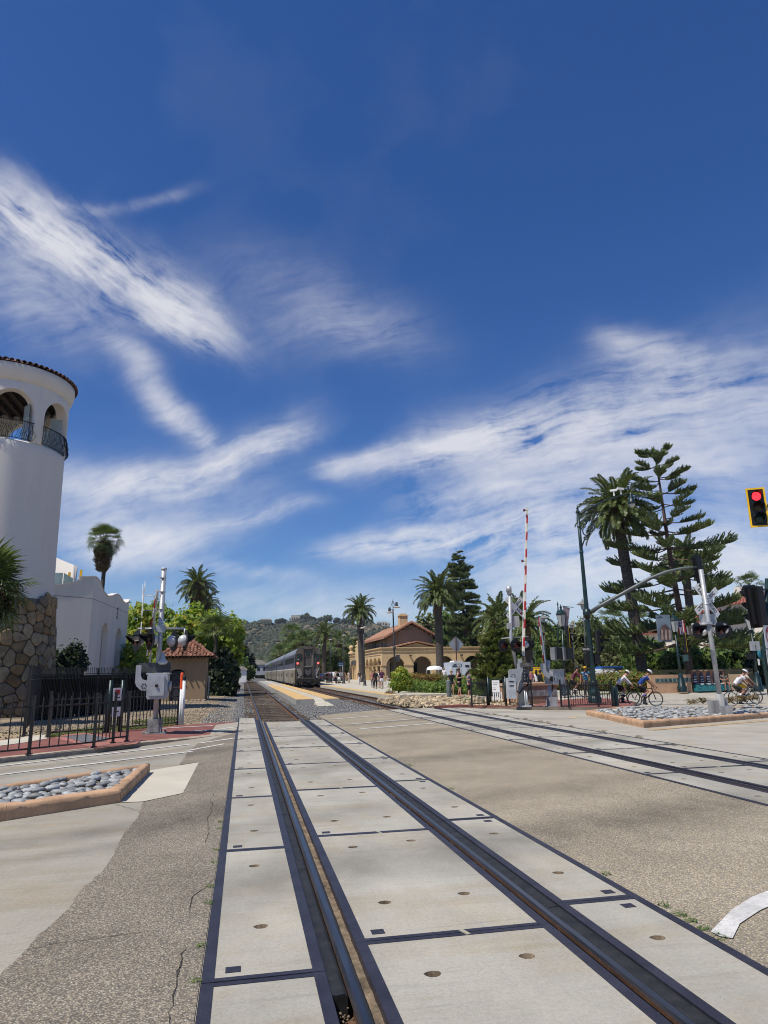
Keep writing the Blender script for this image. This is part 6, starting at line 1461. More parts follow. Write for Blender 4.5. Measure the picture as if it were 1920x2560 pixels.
# right side
zfr=lambda x,y:gz(x,y)+.1
GR_=lambda x,y:at_ground(x,y,.1)
fr=[GR_(1180,1766.5),GR_(1219,1763.5)]
fence('black picket fence between the rocks and the green gate',fr,h=1.12,sp=.14)
def sign_right(root,R,L_,h):
    mb=MB(); mb.box((L_*.47,-.05,h*.72),(.36,.012,.52)); o=obj('sign_plate',mb,white,root); o.matrix_local=R
    for z,w in ((.85,.24),(.78,.2),(.66,.1),(.6,.12)):
        mb=MB(); mb.box((L_*.47-(.12-w/2),-.058,h*z),(w,.003,.018)); obj('print',mb,blackprint,o)
    for k in range(5): mb=MB(); mb.box((L_*.30+k*L_*.115,-.045,h*.36),(.05,.012,.36)); o=obj('white_bar',mb,white,root); o.matrix_local=R
swing_gate('dark green pedestrian gate with a white notice beside the crossing gate',GR_(1223,1764),GR_(1266,1765.5),1.18,sign_right)
fence('short black picket fence between the two gate mechanisms',[GR_(1275,1762),GR_(1331,1768.5)],h=1.12)
fence('black picket fence in front of the cyclist at the street mast',[GR_(1404,1769),GR_(1423,1769.5),GR_(1497,1767.5),GR_(1532,1766.5)],h=1.12,sp=.16)
# tall black fence by the stone tower
tf=[at_ground(60,1836,-.1),at_ground(90,1806,-.1),at_ground(142,1799,-.1),at_ground(190,1793,-.1),at_ground(237,1789,-.1),at_ground(275,1785,-.1),at_ground(310,1781,-.1),at_ground(352,1777,-.1),at_ground(400,1772,-.1)]
for p in tf: p.z=-.15
tall=fence('tall black steel fence in front of the white building',tf,h=2.05,sp=.11,rail=(.1,.84,.93),post=.08,tall=True,group=None)
mb=MB()
for i in range(1,len(tf)-1):
    a,b=tf[i],tf[i+1]; n=Vector((-(b-a).y,(b-a).x,0)).normalized()*.07; mb.add([a+n+Vector((0,0,.05)),b+n+Vector((0,0,.05)),b+n+Vector((0,0,1.85)),a+n+Vector((0,0,1.85))],[(0,1,2,3),(3,2,1,0)])
obj('mesh_screen',mb,mat('black_privacy_mesh',(.008,.008,.009),.8,.2,3),tall)
# ---------------------------------------------------------------- marker posts
for px,py,l,top,c in ((449,1815,'white marker post with an orange cap at the end of the left fence',1681,orange),(455,1816,'white marker post with a black cap beside the orange one',1688,black)):
    p=at_ground(px,py,-.03); h=hgt(p,top)-p.z; root=thing('marker_post',l,'marker post',p); mb=MB(); mb.cyl((0,0,-.1),(0,0,h*(.69 if c is orange else .9)),.052,n=10); obj('pole',mb,white,root)
    mb=MB(); mb.smooth=True; z0=h*(.69 if c is orange else .9); mb.lathe([(.058,z0),(.058,h-.06),(.04,h-.01),(0,h)],n=10); obj('cap',mb,c,root)
# ---------------------------------------------------------------- crossing light unit
def light_unit(root,loc,yaw,disc=.30,backm=black,unitm=silver,hood=True):
    """flashing light: round background, hooded lens in front, pale housing behind"""
    M=facing(loc,yaw); mb=MB(); mb.smooth=True; mb.lathe([(0,.012),(disc-.02,.012),(disc,.006),(disc,-.006),(disc-.02,-.012),(0,-.012)],n=22,M=M.to_3x3(),o=loc,smooth=False); o=obj('background_disc',mb,backm,root)
    mb=MB(); r=disc*.5; mb.lathe([(0,.05),(r*.6,.045),(r,.02)],n=16,M=M.to_3x3(),o=loc); obj('red_lens',mb,lensred,root)
    mb=MB(); mb.smooth=True; n=12; V=[]
    for k in range(n+1):
        a=rad(-25)+rad(230)*k/n; x,y=math.cos(a)*r*1.12,math.sin(a)*r*1.12; t=max(0,math.sin(a)+.45)/1.45; V+=[M@Vector((x,y,.01)),M@Vector((x*.97,y*.97-.02,.01+.30*t+.02))]
    mb.add(V,[(2*k,2*k+2,2*k+3,2*k+1) for k in range(n)]+[(2*k,2*k+1,2*k+3,2*k+2) for k in range(n)]); obj('hood',mb,mat('grey_black_hood',(.03,.03,.032),.5),root)
    mb=MB(); mb.lathe([(r*1.05,-.012),(r*1.1,-.08),(r*.8,-.16),(r*.3,-.2),(0,-.2)],n=14,M=M.to_3x3(),o=loc); obj('lamp_housing',mb,unitm,root)
def crossbuck(root,loc,yaw,wl,wr,size=1.2,w=.23,back=False,tilt=0.):
    for s,txt in ((1,'RAILROAD'),(-1,'CROSSING')):
        M=facing(loc,yaw,0,tilt-s*rad(42)); mb=MB(); dz=.012 if s>0 else -.004; mb.prism([(-size/2,-w/2),(size/2,-w/2),(size/2,w/2),(-size/2,w/2)],dz-.004,dz+.004,M=M.to_3x3(),off=loc); b=obj('crossbuck_blade',mb,white,root)
        h=len(txt)//2
        for part,x,al in ((txt[:h],-.34*size,'CENTER'),(txt[h:],.30*size,'CENTER')):
            letters(part,w*.80,b,M@Matrix.Translation((x*.83,-.0,dz+.0065)),blackprint,sx=.78)
def left_signal():
    p=at_ground(386,1836,.06); root=thing('crossing_signal','grey railway crossing signal with edge-on crossbuck and raised gate arm on the left pavement','crossing signal',p); k=lambda px,py,y=0:at_y(px,py,p.y+y)-p
    top=k(407,1421).z
    mb=MB(); mb.cyl((0,0,.0),(0,0,top),.072,n=14); mb.cyl((0,0,top-.05),(0,0,top+.01),.082,n=14); obj('mast',mb,galv,root)
    for z in (3.0,3.4,3.9,4.3): mb=MB(); mb.cyl((0,0,z),(0,0,z+.035),.08,n=12); mb.tube([(0,-.08,z+.02),(-.22,-.1,z+.02)],.008,4); obj('clamp_band',mb,galv,root)
    mb=MB(); mb.box((0,0,.21),(.36,.34,.40)); mb.box((0,0,.02),(.62,.5,.06)); mb.box((.0,-.18,.22),(.24,.03,.3)); mb.cyl((.12,-.19,.36),(.12,-.21,.36),.05,n=10)
    for a,b in ((-.26,-.2),(.26,-.2),(-.26,.2),(.26,.2)): mb.cyl((a,b,.04),(a,b,.1),.025,n=6)
    obj('junction_box',mb,mat('worn_cast_grey',(.27,.265,.255),.7,.25,5,speck=.25,speckscale=25),root)
    # gate mechanism box
    c=k(396,1716); mb=MB(); zz=c.z; mb.prism([(-.23,-.33),(.25,-.33),(.28,-.27),(.28,.29),(.25,.33),(-.23,.33),(-.26,.29),(-.26,-.27)],-.30,.26,M=Matrix(((1,0,0),(0,0,1),(0,1,0))),off=(c.x,-.10,zz)); mb.box((c.x,-.42,zz+.02),(.40,.05,.52)); mb.box((c.x,-.02,zz+.345),(.60,.66,.05))
    mb.cyl((c.x+.28,-.1,zz),(c.x+.35,-.1,zz),.14,n=12); obj('gate_mechanism',mb,galv,root)
    mb=MB(); mb.ball((c.x,-.45,zz+.03),.045,8,5); obj('padlock',mb,black,root)
    # counterweight arm: curved plate on the left
    mb=MB(); y0=-.32; poly=[(-.66,.58),(-.52,.58),(-.52,.30),(-.47,.20),(-.36,.17),(-.30,.08),(-.30,-.04),(-.38,-.10),(-.5,-.09),(-.62,.02),(-.66,.12)]; mb.prism(poly,-.02,.02,M=Matrix(((1,0,0),(0,0,1),(0,1,0))),off=(c.x+.08,y0,zz)); obj('counterweight_arm',mb,galv,root)
    mb=MB(); mb.box((c.x-.12,-.05,zz+.52),(.86,.07,.26)); obj('counterweight',mb,mat('dark_grey_steel',(.07,.07,.075),.5,.2,4),root)
    mb=MB()
    for i in range(6): a=i*PI/3; mb.cyl((c.x-.34+.06*math.cos(a),y0-.03,zz+.02+.06*math.sin(a)),(c.x-.34+.06*math.cos(a),y0-.01,zz+.02+.06*math.sin(a)),.02,n=8)
    obj('bolt_holes',mb,black,root)
    # lights: two facing up the street to the left, two seen from behind
    z1=k(398,1602).z; mb=MB(); mb.tube([(-.62,-.02,z1+.34),(.66,.02,z1+.34)],.028,8); mb.box((0,0,z1+.33),(.24,.2,.2)); mb.tube([(.66,.02,z1+.34),(.68,.02,z1+.1)],.028,8); obj('light_bracket',mb,galv,root)
    light_unit(root,Vector((-.62,-.02,z1)),rad(-60)); light_unit(root,Vector((-.22,-.30,z1+.02)),rad(-60)); light_unit(root,Vector((.36,.22,z1)),rad(118)); light_unit(root,Vector((.70,-.05,z1)),rad(108))
    # bell
    mb=MB(); mb.smooth=True; mb.lathe([(0,.30),(.05,.28),(.06,.12),(.12,.05),(.13,0),(.09,-.04),(0,-.05)],(.13,-.12,z1-.62),12); mb.box((.06,-.08,z1-.6),(.14,.06,.05)); obj('bell',mb,silver,root)
    # crossbuck seen nearly edge-on, with its post arm and count plate
    zc=k(358,1500).z; cross=Vector((-.52,-.06,zc)); crossbuck(root,cross,rad(-79),0,0,1.25); mb=MB(); mb.tube([(0,0,zc+.12),(-.52,-.04,zc+.12)],.012,5); mb.tube([(0,0,zc-.3),(-.5,-.04,zc-.3)],.012,5); obj('sign_arm',mb,galv,root)
    M=facing(cross+Vector((0,0,-.85)),rad(-79)); mb=MB(); mb.prism([(-.17,-.2),(.17,-.2),(.17,.2),(-.17,.2)],-.004,.004,M=M.to_3x3(),off=cross+Vector((0,0,-.82))); obj('track_plate',mb,white,root)
    # raised gate arm behind the mast
    a0,a1=k(367,1640,.25),k(392,1474,.25); n=7
    for i in range(n):
        A,B_=a0.lerp(a1,i/n),a0.lerp(a1,(i+1)/n); mb=MB(); mb.box((A+B_)/2,(.10,.03,(B_-A).length+.002),M=(B_-A).to_track_quat('Z','Y').to_matrix()); obj('gate_arm_band',mb,red if i%2 else white,root)
    mb=MB(); A,B_=a0+Vector((.07,.01,-.5)),a1+Vector((.03,.01,0)); mb.box((A+B_)/2,(.06,.05,(B_-A).length),M=(B_-A).to_track_quat('Z','Y').to_matrix()); obj('gate_arm_spar',mb,mat('cream_paint',(.6,.56,.45),.6),root)
    mb=MB(); mb.tube([(.08,.1,.1),(.12,.16,.4),(.05,.12,.75),(.12,.05,1.0)],.03,6); obj('cable',mb,black,root)
left_signal()
def arm_bands(root,p0,p1,w,n,start):
    p0,p1=Vector(p0),Vector(p1); R=(p1-p0).to_track_quat('Z','Y').to_matrix()
    for i in range(n):
        A,B_=p0.lerp(p1,i/n),p0.lerp(p1,(i+1)/n); mb=MB(); t=1-.35*i/n; mb.box((A+B_)/2,(w*t,.03,(B_-A).length+.001),M=R); obj('gate_arm_band',mb,red if (i+start)%2 else mat('cream_arm_paint',(.62,.60,.50),.6,.08,3),root)
    mb=MB(); off=R@Vector((w*.62,.015,0)); mb.box((p0+p1)/2+off,(w*.3,.05,(p1-p0).length*.98),M=R); obj('gate_arm_spar',mb,white,root)
def right_signal():
    p=at_ground(1304,1768,.1); root=thing('crossing_signal','grey crossing signal with two red lights and tall raised striped arm','crossing signal',p); k=lambda px,py,y=0:at_y(px,py,p.y+y)-p
    zt=k(1274,1487).z; lean=k(1274,1487).x
    mb=MB(); mb.tube([(0,0,0),(0,0,k(1300,1660).z)],.14,10); obj('pedestal',mb,galv_old,root)
    zl=k(1280,1614).z; mb=MB(); mb.tube([(-.12,0,k(0+1290,1650).z-.3),(lean*.35-.22,0,zl+.3),(lean,0,zt)],.075,10); mb.cyl((lean,0,zt),(lean-.02,0,zt+.36),.1,n=12); mb.cyl((lean-.02,0,zt+.12),(lean-.02,0,zt+.38),.12,n=12); obj('mast',mb,galv,root)
    # two lights towards the camera, one seen from behind
    a=k(1256,1614.5); b=k(1285,1614.5); mb=MB(); mb.tube([a+Vector((0,.1,.32)),b+Vector((.75,.1,.4))],.025,6); obj('light_bracket',mb,galv,root)
    light_unit(root,a+Vector((0,-.1,0)),rad(12),.27); light_unit(root,b+Vector((0,-.2,0)),rad(12),.29); light_unit(root,k(1317,1612)+Vector((0,.1,0)),rad(150),.27); light_unit(root,k(1328,1610)+Vector((0,.25,0)),rad(150),.25)
    c=k(1290,1518); crossbuck(root,c+Vector((0,.12,0)),rad(14),0,0,1.25,tilt=rad(4)); mb=MB(); q=k(1316,1494); mb.tube([(lean*.93,0,q.z),(q.x,.05,q.z)],.02,5); obj('sign_arm',mb,galv,root)
    mb=MB(); mb.box(k(1288,1554)+Vector((0,.05,0)),(.42,.05,.5)); mb.box(k(1272,1565),(.16,.14,.26)); obj('bell_box',mb,galv_old,root)
    # lower mechanism: rounded counterweight plate, white box, frame
    c1=k(1280,1692); mb=MB(); poly=[(-.28,-.34),(-.28,.22),(-.2,.32),(.15,.34),(.22,.75),(.36,.75),(.40,.40),(.38,.22),(.10,-.34)]; mb.prism(poly,-.03,.03,M=Matrix(((1,0,0),(0,0,1),(0,1,0))),off=(c1.x,-.3,c1.z)); obj('counterweight_arm',mb,galv,root)
    mb=MB()
    for i in range(6): a_=i*PI/3; mb.cyl((c1.x-.08+.09*math.cos(a_),-.345,c1.z+.03+.09*math.sin(a_)),(c1.x-.08+.09*math.cos(a_),-.33,c1.z+.03+.09*math.sin(a_)),.022,n=7)
    obj('bolt_holes',mb,black,root)
    c2=k(1270,1720); mb=MB(); mb.box((c2.x,-.36,c2.z),(.36,.26,.86)); obj('counterweight_box',mb,silver,root)
    mb=MB()
    for z in (.28,.10): mb.box((c2.x-.02,-.495,c2.z+z),(.2,.012,.045))
    obj('nameplate',mb,black,root)
    c3=k(1306,1662); mb=MB(); mb.box((c3.x,-.15,c3.z),(.5,.4,.16)); mb.box((c3.x+.02,.05,c3.z-.42),(.46,.35,.7)); mb.box((c3.x+.36,-.1,c3.z-.05),(.14,.12,.46)); obj('gate_mechanism',mb,mat('dark_weathered_grey',(.12,.115,.11),.7,.3,4),root)
    for i in range(5): mb=MB(); mb.box((c3.x-.02,-.2,c3.z-.2-i*.14),(.05,.04,.05)); obj('terminal',mb,silver,root)
    arm_bands(root,k(1303.5,1640)+Vector((0,-.25,0)),k(1313.5,1270)+Vector((0,-.25,0)),.16,17,0)
    for px,py in ((1308,1279),(1303.5,1405),(1300,1534)):
        q=k(px,py)+Vector((-.06,-.27,0)); mb=MB(); mb.smooth=True; mb.lathe([(0,.06),(.05,.05),(.06,0),(.05,-.05),(0,-.06)],q,8); mb.tube([q,q+Vector((.14,0,0))],.015,4); obj('arm_lamp',mb,mat('arm_lamp_red',(.13,.012,.02),.3),root)
    mb=MB(); mb.box((.1,-.2,.05),(.42,.3,.06)); mb.tube([(.06,-.3,.05),(.06,-.3,.7)],.03,6); mb.tube([(.14,-.3,.05),(.14,-.3,.65)],.03,6); mb.tube([(.22,-.28,.05),(.14,-.3,.6)],.025,6); obj('base_bracket',mb,silver,root)
    mb=MB(); mb.tube([(-.3,-.15,.75),(-.15,-.2,.6),(.1,-.2,.85),(.35,-.1,.95)],.035,6); mb.tube([(.2,-.1,.3),(.32,-.2,.9),(.25,-.2,1.4)],.03,6); obj('cable',mb,black,root)
right_signal()
def short_gate():
    p=at_ground(1378,1767,.1); root=thing('pedestrian_signal_gate','grey pedestrian gate mechanism with a short leaning red and white arm','crossing gate',p); k=lambda px,py,y=0:at_y(px,py,p.y+y)-p
    mb=MB(); mb.cyl((0,0,0),(0,0,.95),.075,n=10); mb.cyl(k(1371,1680),k(1370,1650),.085,n=12); obj('mast',mb,galv,root)
    mb=MB(); mb.box((.04,0,.22),(.4,.35,.42)); mb.box((.04,0,.02),(.6,.5,.05)); obj('junction_box',mb,galv_old,root)
    c=k(1386,1693); mb=MB(); mb.prism([(-.34,-.30),(.34,-.30),(.34,.30),(-.34,.30)],-.28,.28,M=Matrix.Rotation(rad(18),3,'Z')@Matrix(((1,0,0),(0,0,1),(0,1,0))),off=(c.x,0,c.z)); mb.box((c.x,0,c.z+.32),(.7,.62,.04),rz=rad(18)); obj('gate_mechanism',mb,galv,root)
    q=k(1362,1688); mb=MB(); mb.prism([(-.42,.52),(-.18,.52),(-.16,.2),(-.02,.06),(.3,.05),(.3,-.24),(.05,-.24),(-.28,.0),(-.4,.2)],-.03,.03,M=Matrix(((1,0,0),(0,0,1),(0,1,0))),off=(q.x+.1,-.3,q.z)); obj('counterweight_arm',mb,galv,root)
    mb=MB(); q=k(1372,1697); mb.cyl((q.x,-.36,q.z),(q.x,-.28,q.z),.12,n=12); obj('hub',mb,black,root)
    arm_bands(root,k(1358.5,1660)+Vector((0,-.1,0)),k(1344.5,1545)+Vector((0,-.1,0)),.13,5,1)
    q=k(1356,1586)+Vector((0,-.14,0)); mb=MB(); mb.ball(q,.07,8,5); mb.tube([q,q+Vector((-.14,0,0))],.015,4); obj('arm_lamp',mb,MATS['arm_lamp_red'],root)
    mb=MB(); mb.box(k(1357,1662)+Vector((0,-.1,0)),(.16,.1,.18)); obj('arm_hinge',mb,black,root)
    mb=MB(); mb.tube([(.1,.15,.5),(.25,.2,.9),(.2,.15,1.2)],.03,6); obj('cable',mb,black,root)
short_gate()
def far_right_signal():
    p=at_depth(1803,1768,24.4); p.z=gz(p.x,p.y)+.16; root=thing('crossing_signal','silver crossing signal with a RAILROAD CROSSING crossbuck on the right cobble island','crossing signal',p); k=lambda px,py,y=0:at_y(px,py,p.y+y)-p
    zt=k(1752,1424); ln=zt.x; mb=MB(); mb.tube([(0,0,.2),(ln*.5,0,zt.z*.52),(ln,0,zt.z)],.085,14); obj('mast',mb,galv,root)
    zq=k(1800,1742).z; mb=MB(); mb.cyl((0,0,-.2),(0,0,zq+.1),.14,n=12); mb.box((.02,0,.05),(.5,.5,.5)); mb.box((-.34,-.05,.22),(.26,.3,.56)); mb.box((.2,.1,.3),(.18,.2,.5)); obj('foundation',mb,galv_old,root)
    c=k(1772,1501); crossbuck(root,c+Vector((0,.12,0)),rad(12),0,0,1.5,w=.24,tilt=rad(-6)); 
    mb=MB()
    for py in (1512,1497): q=k(1766,py); mb.cyl((q.x,0,q.z),(q.x,0,q.z+.04),.1,n=12)
    mb.box(k(1766,1508)+Vector((0,.05,0)),(.22,.08,.4)); obj('clamp_band',mb,galv,root)
    mb=MB(); q=k(1774,1546); mb.box(q+Vector((0,.1,0)),(.70,.02,.34)); obj('blank_plate',mb,mat('grey_sign_back',(.42,.43,.44),.5,.06,3),root)
    mb=MB(); q=k(1768,1558); mb.box((q.x,0,q.z),(.26,.26,.08)); mb.tube([q+Vector((-.65,0,-.04)),q+Vector((.85,.1,-.04))],.03,8); obj('light_bracket',mb,silver,root)
    light_unit(root,k(1737,1577)+Vector((0,-.15,0)),rad(20),.30); light_unit(root,k(1791,1576)+Vector((0,-.22,0)),rad(20),.315); light_unit(root,k(1766,1578)+Vector((0,.25,0)),rad(172),.28,unitm=white); light_unit(root,k(1817,1573)+Vector((0,.2,0)),rad(165),.30,unitm=white)
far_right_signal()
# ---------------------------------------------------------------- traffic signals
def signal_head(root,M,sec=3,lit=None,border=True,visor=True,plate=True,s=1.0):
    """M places the head: x right, y up, z towards the viewer"""
    R=M.to_3x3(); o=M.translation
    def part(name,mb,m,par=root): return obj(name,mb,m,par)
    H=.36*s*sec; mb=MB(); mb.box((0,0,0),(.34*s,H,.16*s)); me=mb; me.v=[tuple(M@Vector(v)) for v in me.v]; part('signal_housing',me,mat('black_signal_body',(.012,.012,.013),.4,.1,5))
    if plate:
        w,h=.56*s,H+.22*s; mb=MB(); mb.box((0,0,.03*s),(w,h,.012)); mb.v=[tuple(M@Vector(v)) for v in mb.v]; part('back_plate',mb,MATS['black_signal_body'])
        if border:
            mb=MB(); b=.055*s
            for x,y,a,c in ((0,h/2-b/2,w,b),(0,-h/2+b/2,w,b),(-w/2+b/2,0,b,h-2*b),(w/2-b/2,0,b,h-2*b)): mb.box((x,y,.042*s),(a,c,.012))
            mb.v=[tuple(M@Vector(v)) for v in mb.v]; part('yellow_border',mb,mat('yellow_reflective_border',(.85,.50,.01),.45,.05,5))
    for i in range(sec):
        y=H/2-.18*s-i*.36*s; c=M@Vector((0,y,.085*s)); col=['red','amber','green'][i]
        mm=mat('lit_red_lens',(.5,.01,.01),.3,0,1,emit=((1,.02,.03),3.2)) if lit==i else mat('unlit_%s_lens'%col,{'red':(.05,.008,.008),'amber':(.05,.03,.008),'green':(.01,.03,.02)}[col],.25)
        mb=MB(); mb.lathe([(0,.03*s),(.09*s,.025*s),(.14*s,.0)],n=16,M=R,o=c); part('lens',mb,mm)
        if visor:
            mb=MB(); mb.smooth=True; n=12; V=[]
            for k in range(n+1):
                a=rad(-35)+rad(250)*k/n; t=max(0,math.sin(a)+.6)/1.6; V+=[c+R@Vector((math.cos(a)*.155*s,math.sin(a)*.155*s,0)),c+R@Vector((math.cos(a)*.155*s,math.sin(a)*.155*s-.01,.04*s+.24*s*t))]
            mb.add(V,[(2*k,2*k+2,2*k+3,2*k+1) for k in range(n)]+[(2*k,2*k+1,2*k+3,2*k+2) for k in range(n)]); part('visor',mb,mat('grey_visor',(.05,.05,.052),.5))
def right_edge_signals():
    c=at_depth(1893,1269,21.5); root=thing('traffic_light','yellow bordered traffic light showing red at the right edge of the sky','traffic light',c)
    M=Matrix.Rotation(rad(-8)-rad(20),4,'Z')@Matrix.Rotation(PI/2,4,'X')@Matrix.Rotation(0,4,'Z'); signal_head(root,M,3,lit=0,s=.98)
    mb=MB(); mb.tube([(.12,.1,.1),(2.6,.4,.12)],.06,8); obj('mast_arm',mb,greenpaint,root)
    # cluster seen from behind on a pole at the right edge
    p=at_depth(1935,1790,19.6); p.z=gz(p.x,p.y); root=thing('signal_pole','dark signal pole with a traffic head back and two white signs at the right edge','signal pole',p); k=lambda px,py,y=0:at_y(px,py,p.y+y)-p
    q=k(1909,1480); mb=MB(); mb.tube([(0,0,0),(-.06,0,2),(q.x+.2,0,q.z+.4)],.07,10); obj('pole',mb,greenpaint,root)
    q=k(1882,1516); M=Matrix.Translation(q+Vector((0,-.05,0)))@Matrix.Rotation(rad(195),4,'Z')@Matrix.Rotation(PI/2,4,'X')@Matrix.Rotation(rad(-4),4,'Z'); signal_head(root,M,3,border=False,s=.98)
    mb=MB(); mb.box(q+Vector((.12,-.16,0)),(.2,.2,1.15)); mb.tube([q+Vector((.2,-.1,-.5)),q+Vector((.55,-.05,-.5))],.03,6); mb.tube([q+Vector((.2,-.1,.5)),q+Vector((.55,-.05,.5))],.03,6); obj('head_mount',mb,mat('black_signal_body',(.012,.012,.013)),root)
    # no left turn sign
    c0=k(1926,1590,-.05); M=facing(c0,rad(24)); W2=.36
    mb=MB(); mb.prism([(-W2,-W2),(W2,-W2),(W2,W2),(-W2,W2)],-.004,.004,M=M.to_3x3(),off=c0); s=obj('no_left_turn_sign',mb,white,root)
    mb=MB(); mb.lathe([(.235,.008),(.29,.008)],n=28,M=M.to_3x3(),o=c0,smooth=False); obj('red_ring',mb,red,s)
    mb=MB(); mb.prism([(-.20,.15),(-.15,.20),(.20,-.15),(.15,-.20)],.011,.013,M=M.to_3x3(),off=c0); obj('red_bar',mb,red,s)
    mb=MB(); mb.prism([(.06,-.17),(.12,-.17),(.12,.03),(.05,.09),(-.06,.09),(-.06,.15),(-.17,.06),(-.06,-.03),(-.06,.03),(.03,.03),(.06,0)],.0085,.0105,M=M.to_3x3(),off=c0); obj('black_arrow',mb,blackprint,s)
    c1=k(1934,1652,-.05); M=facing(c1,rad(24)); W2,H2=.36,.34
    mb=MB(); mb.prism([(-W2,-H2),(W2,-H2),(W2,H2),(-W2,H2)],-.004,.004,M=M.to_3x3(),off=c1); s=obj('do_not_stop_sign',mb,white,root)
    mb=MB(); 
    for x,y,w,h in ((0,H2-.02,W2*2-.04,.012),(0,-H2+.02,W2*2-.04,.012),(-W2+.02,0,.012,H2*2-.04),(W2-.02,0,.012,H2*2-.04)): mb.prism([(x-w/2,y-h/2),(x+w/2,y-h/2),(x+w/2,y+h/2),(x-w/2,y+h/2)],.006,.007,M=M.to_3x3(),off=c1)
    obj('border',mb,blackprint,s)
    for i,t in enumerate(('DO NOT','STOP','ON','TRACKS')): letters(t,.135,s,M@Matrix.Translation((0,.225-i*.15,.0075)),blackprint)
    c2=k(1899,1635,.0); M=facing(c2,rad(20)); mb=MB(); mb.lathe([(0,.004),(.10,.004),(.11,0)],n=18,M=M.to_3x3(),o=c2); obj('round_blue_sticker',mb,mat('pale_blue_plate',(.10,.42,.52),.5),root)
    mb=MB(); mb.box(k(1926,1616),(.5,.05,.12)); obj('sign_bracket',mb,galv,root)
right_edge_signals()
# ---------------------------------------------------------------- big street mast with scrolls, luminaire and signal arm
def street_mast():
    p=at_ground(1488,1759,.1); root=thing('street_mast','tall dark green street mast with curled bracket, lamp and long signal arm','street light',p); k=lambda px,py,y=0:at_y(px,py,p.y+y)-p
    T=k(1444.5,1282); axis=lambda z:Vector((T.x*(z/T.z),0,z))
    mb=MB(); mb.smooth=True; mb.lathe([(.34,0),(.34,.30),(.30,.34),(.27,.42),(.30,.5),(.24,.62),(.17,.9),(.19,.98),(.20,1.05),(.16,1.12)],n=12,smooth=True); obj('base',mb,greenpaint,root)
    mb=MB(); mb.tube([axis(z) for z in (0,1.2,3,5,T.z*.8,T.z)],[.155,.15,.135,.115,.09,.08],12); mb.cyl(axis(k(1474,1534).z-.25),axis(k(1474,1534).z+.25),.17,n=12)
    for z in (T.z*.78,T.z*.92): mb.cyl(axis(z),axis(z+.06),.115,n=12)
    obj('pole',mb,greenpaint,root)
    mb=MB(); mb.lathe([(.11,0),(.13,.05),(.07,.12),(.05,.2),(.08,.25),(.03,.32),(.02,.42),(0,.5)],axis(T.z),10); obj('finial',mb,greenpaint,root)
    # lamp arm bowing out to the right
    A=axis(T.z-.15); E=k(1566,1237); pts=[A.lerp(E,t)+Vector((0,-.2*t,.50*math.sin(PI*t)*.35)) for t in [i/10 for i in range(11)]]
    mb=MB(); mb.tube(pts,.045,8); obj('lamp_arm',mb,greenpaint,root)
    e=pts[-1]+Vector((.15,0,-.05)); mb=MB(); mb.smooth=True; mb.tube([pts[-1],e],.04,6); mb.lathe([(.05,.1),(.10,0),(.11,-.22),(.15,-.3),(.20,-.42),(.21,-.52),(.16,-.54)],e,12); l=obj('luminaire',mb,greenpaint,root)
    mb=MB(); mb.lathe([(.17,-.52),(.15,-.64),(.08,-.70),(0,-.72)],e,12); obj('lamp_glass',mb,mat('frosted_lamp_glass',(.5,.5,.48),.2,.05,3),l)
    # scroll work
    def spiral(c,r0,r1,a0,turns,n=26): return [Vector(c)+Vector((math.cos(a0+turns*2*PI*i/n)*(r0+(r1-r0)*i/n),0,math.sin(a0+turns*2*PI*i/n)*(r0+(r1-r0)*i/n))) for i in range(n+1)]
    sc=lambda px,py:k(px,py)
    mb=MB(); u=.034
    for (cx,cy,r0,r1,a0,tu) in ((1460,1308,.34,.06,rad(190),-1.25),(1468,1330,.50,.08,rad(100),1.1),(1468,1299,.22,.04,rad(20),1.2),(1463,1345,.22,.04,rad(80),-1.3),(1474,1318,.5,.30,rad(20),-.4)): mb.tube(spiral(sc(cx,cy),r0*.62,r1*.7,a0,tu),u,5)
    mb.tube([axis(T.z*.80),sc(1462,1347),sc(1474,1330),sc(1480,1306),sc(1478,1290)],u*1.2,5); obj('scroll_bracket',mb,greenpaint,root)
    # cameras
    for px,py,l,yw in ((1551,1222,.42,rad(8)),(1534,1226,.36,rad(-40))):
        q=k(px,py,-.15); mb=MB(); mb.box(q,(l,.12,.11),rz=yw); mb.box(q+Vector((0,0,-.18)),(.06,.06,.28)); obj('camera',mb,white,root)
    # signal arm
    pts=[k(px,py,-.35*i) for i,(px,py) in enumerate(((1474,1532),(1500,1515),(1540,1493),(1585,1468),(1625,1446),(1665,1430),(1705,1421),(1745,1418)))]
    mb=MB(); mb.tube(pts,[.11,.105,.1,.095,.09,.085,.08,.07],10); obj('signal_arm',mb,mat('grey_green_arm',(.10,.115,.115),.4),root)
    q=pts[-1]; M=Matrix.Translation(q+Vector((.10,.05,-.10)))@Matrix.Rotation(rad(192),4,'Z')@Matrix.Rotation(PI/2,4,'X')@Matrix.Rotation(rad(-5),4,'Z'); signal_head(root,M,3,border=False,s=1.12)
    # signal heads and boxes on the pole
    q=k(1480,1602); M=Matrix.Translation(q+Vector((.35,0,-.05)))@Matrix.Rotation(rad(75),4,'Z')@Matrix.Rotation(PI/2,4,'X'); signal_head(root,M,3,border=False,s=1.05)
    for dx in (-.34,.30): mb=MB(); c=k(1474 if dx<0 else 1489,1647); mb.box(c+Vector((0,.05,0)),(.46,.3,.52)); obj('pedestrian_signal',mb,mat('black_signal_body',(.012,.012,.013)),root)
    q=k(1464,1623.5); mb=MB(); mb.box(q+Vector((0,-.1,0)),(.42,.02,.24)); s=obj('street_sign',mb,mat('dark_street_sign',(.03,.02,.022),.5),root)
    letters('STATE',.135,s,facing(q+Vector((-.03,-.114,0)),0),mat('sign_letter_white',(.7,.7,.68),.5)); 
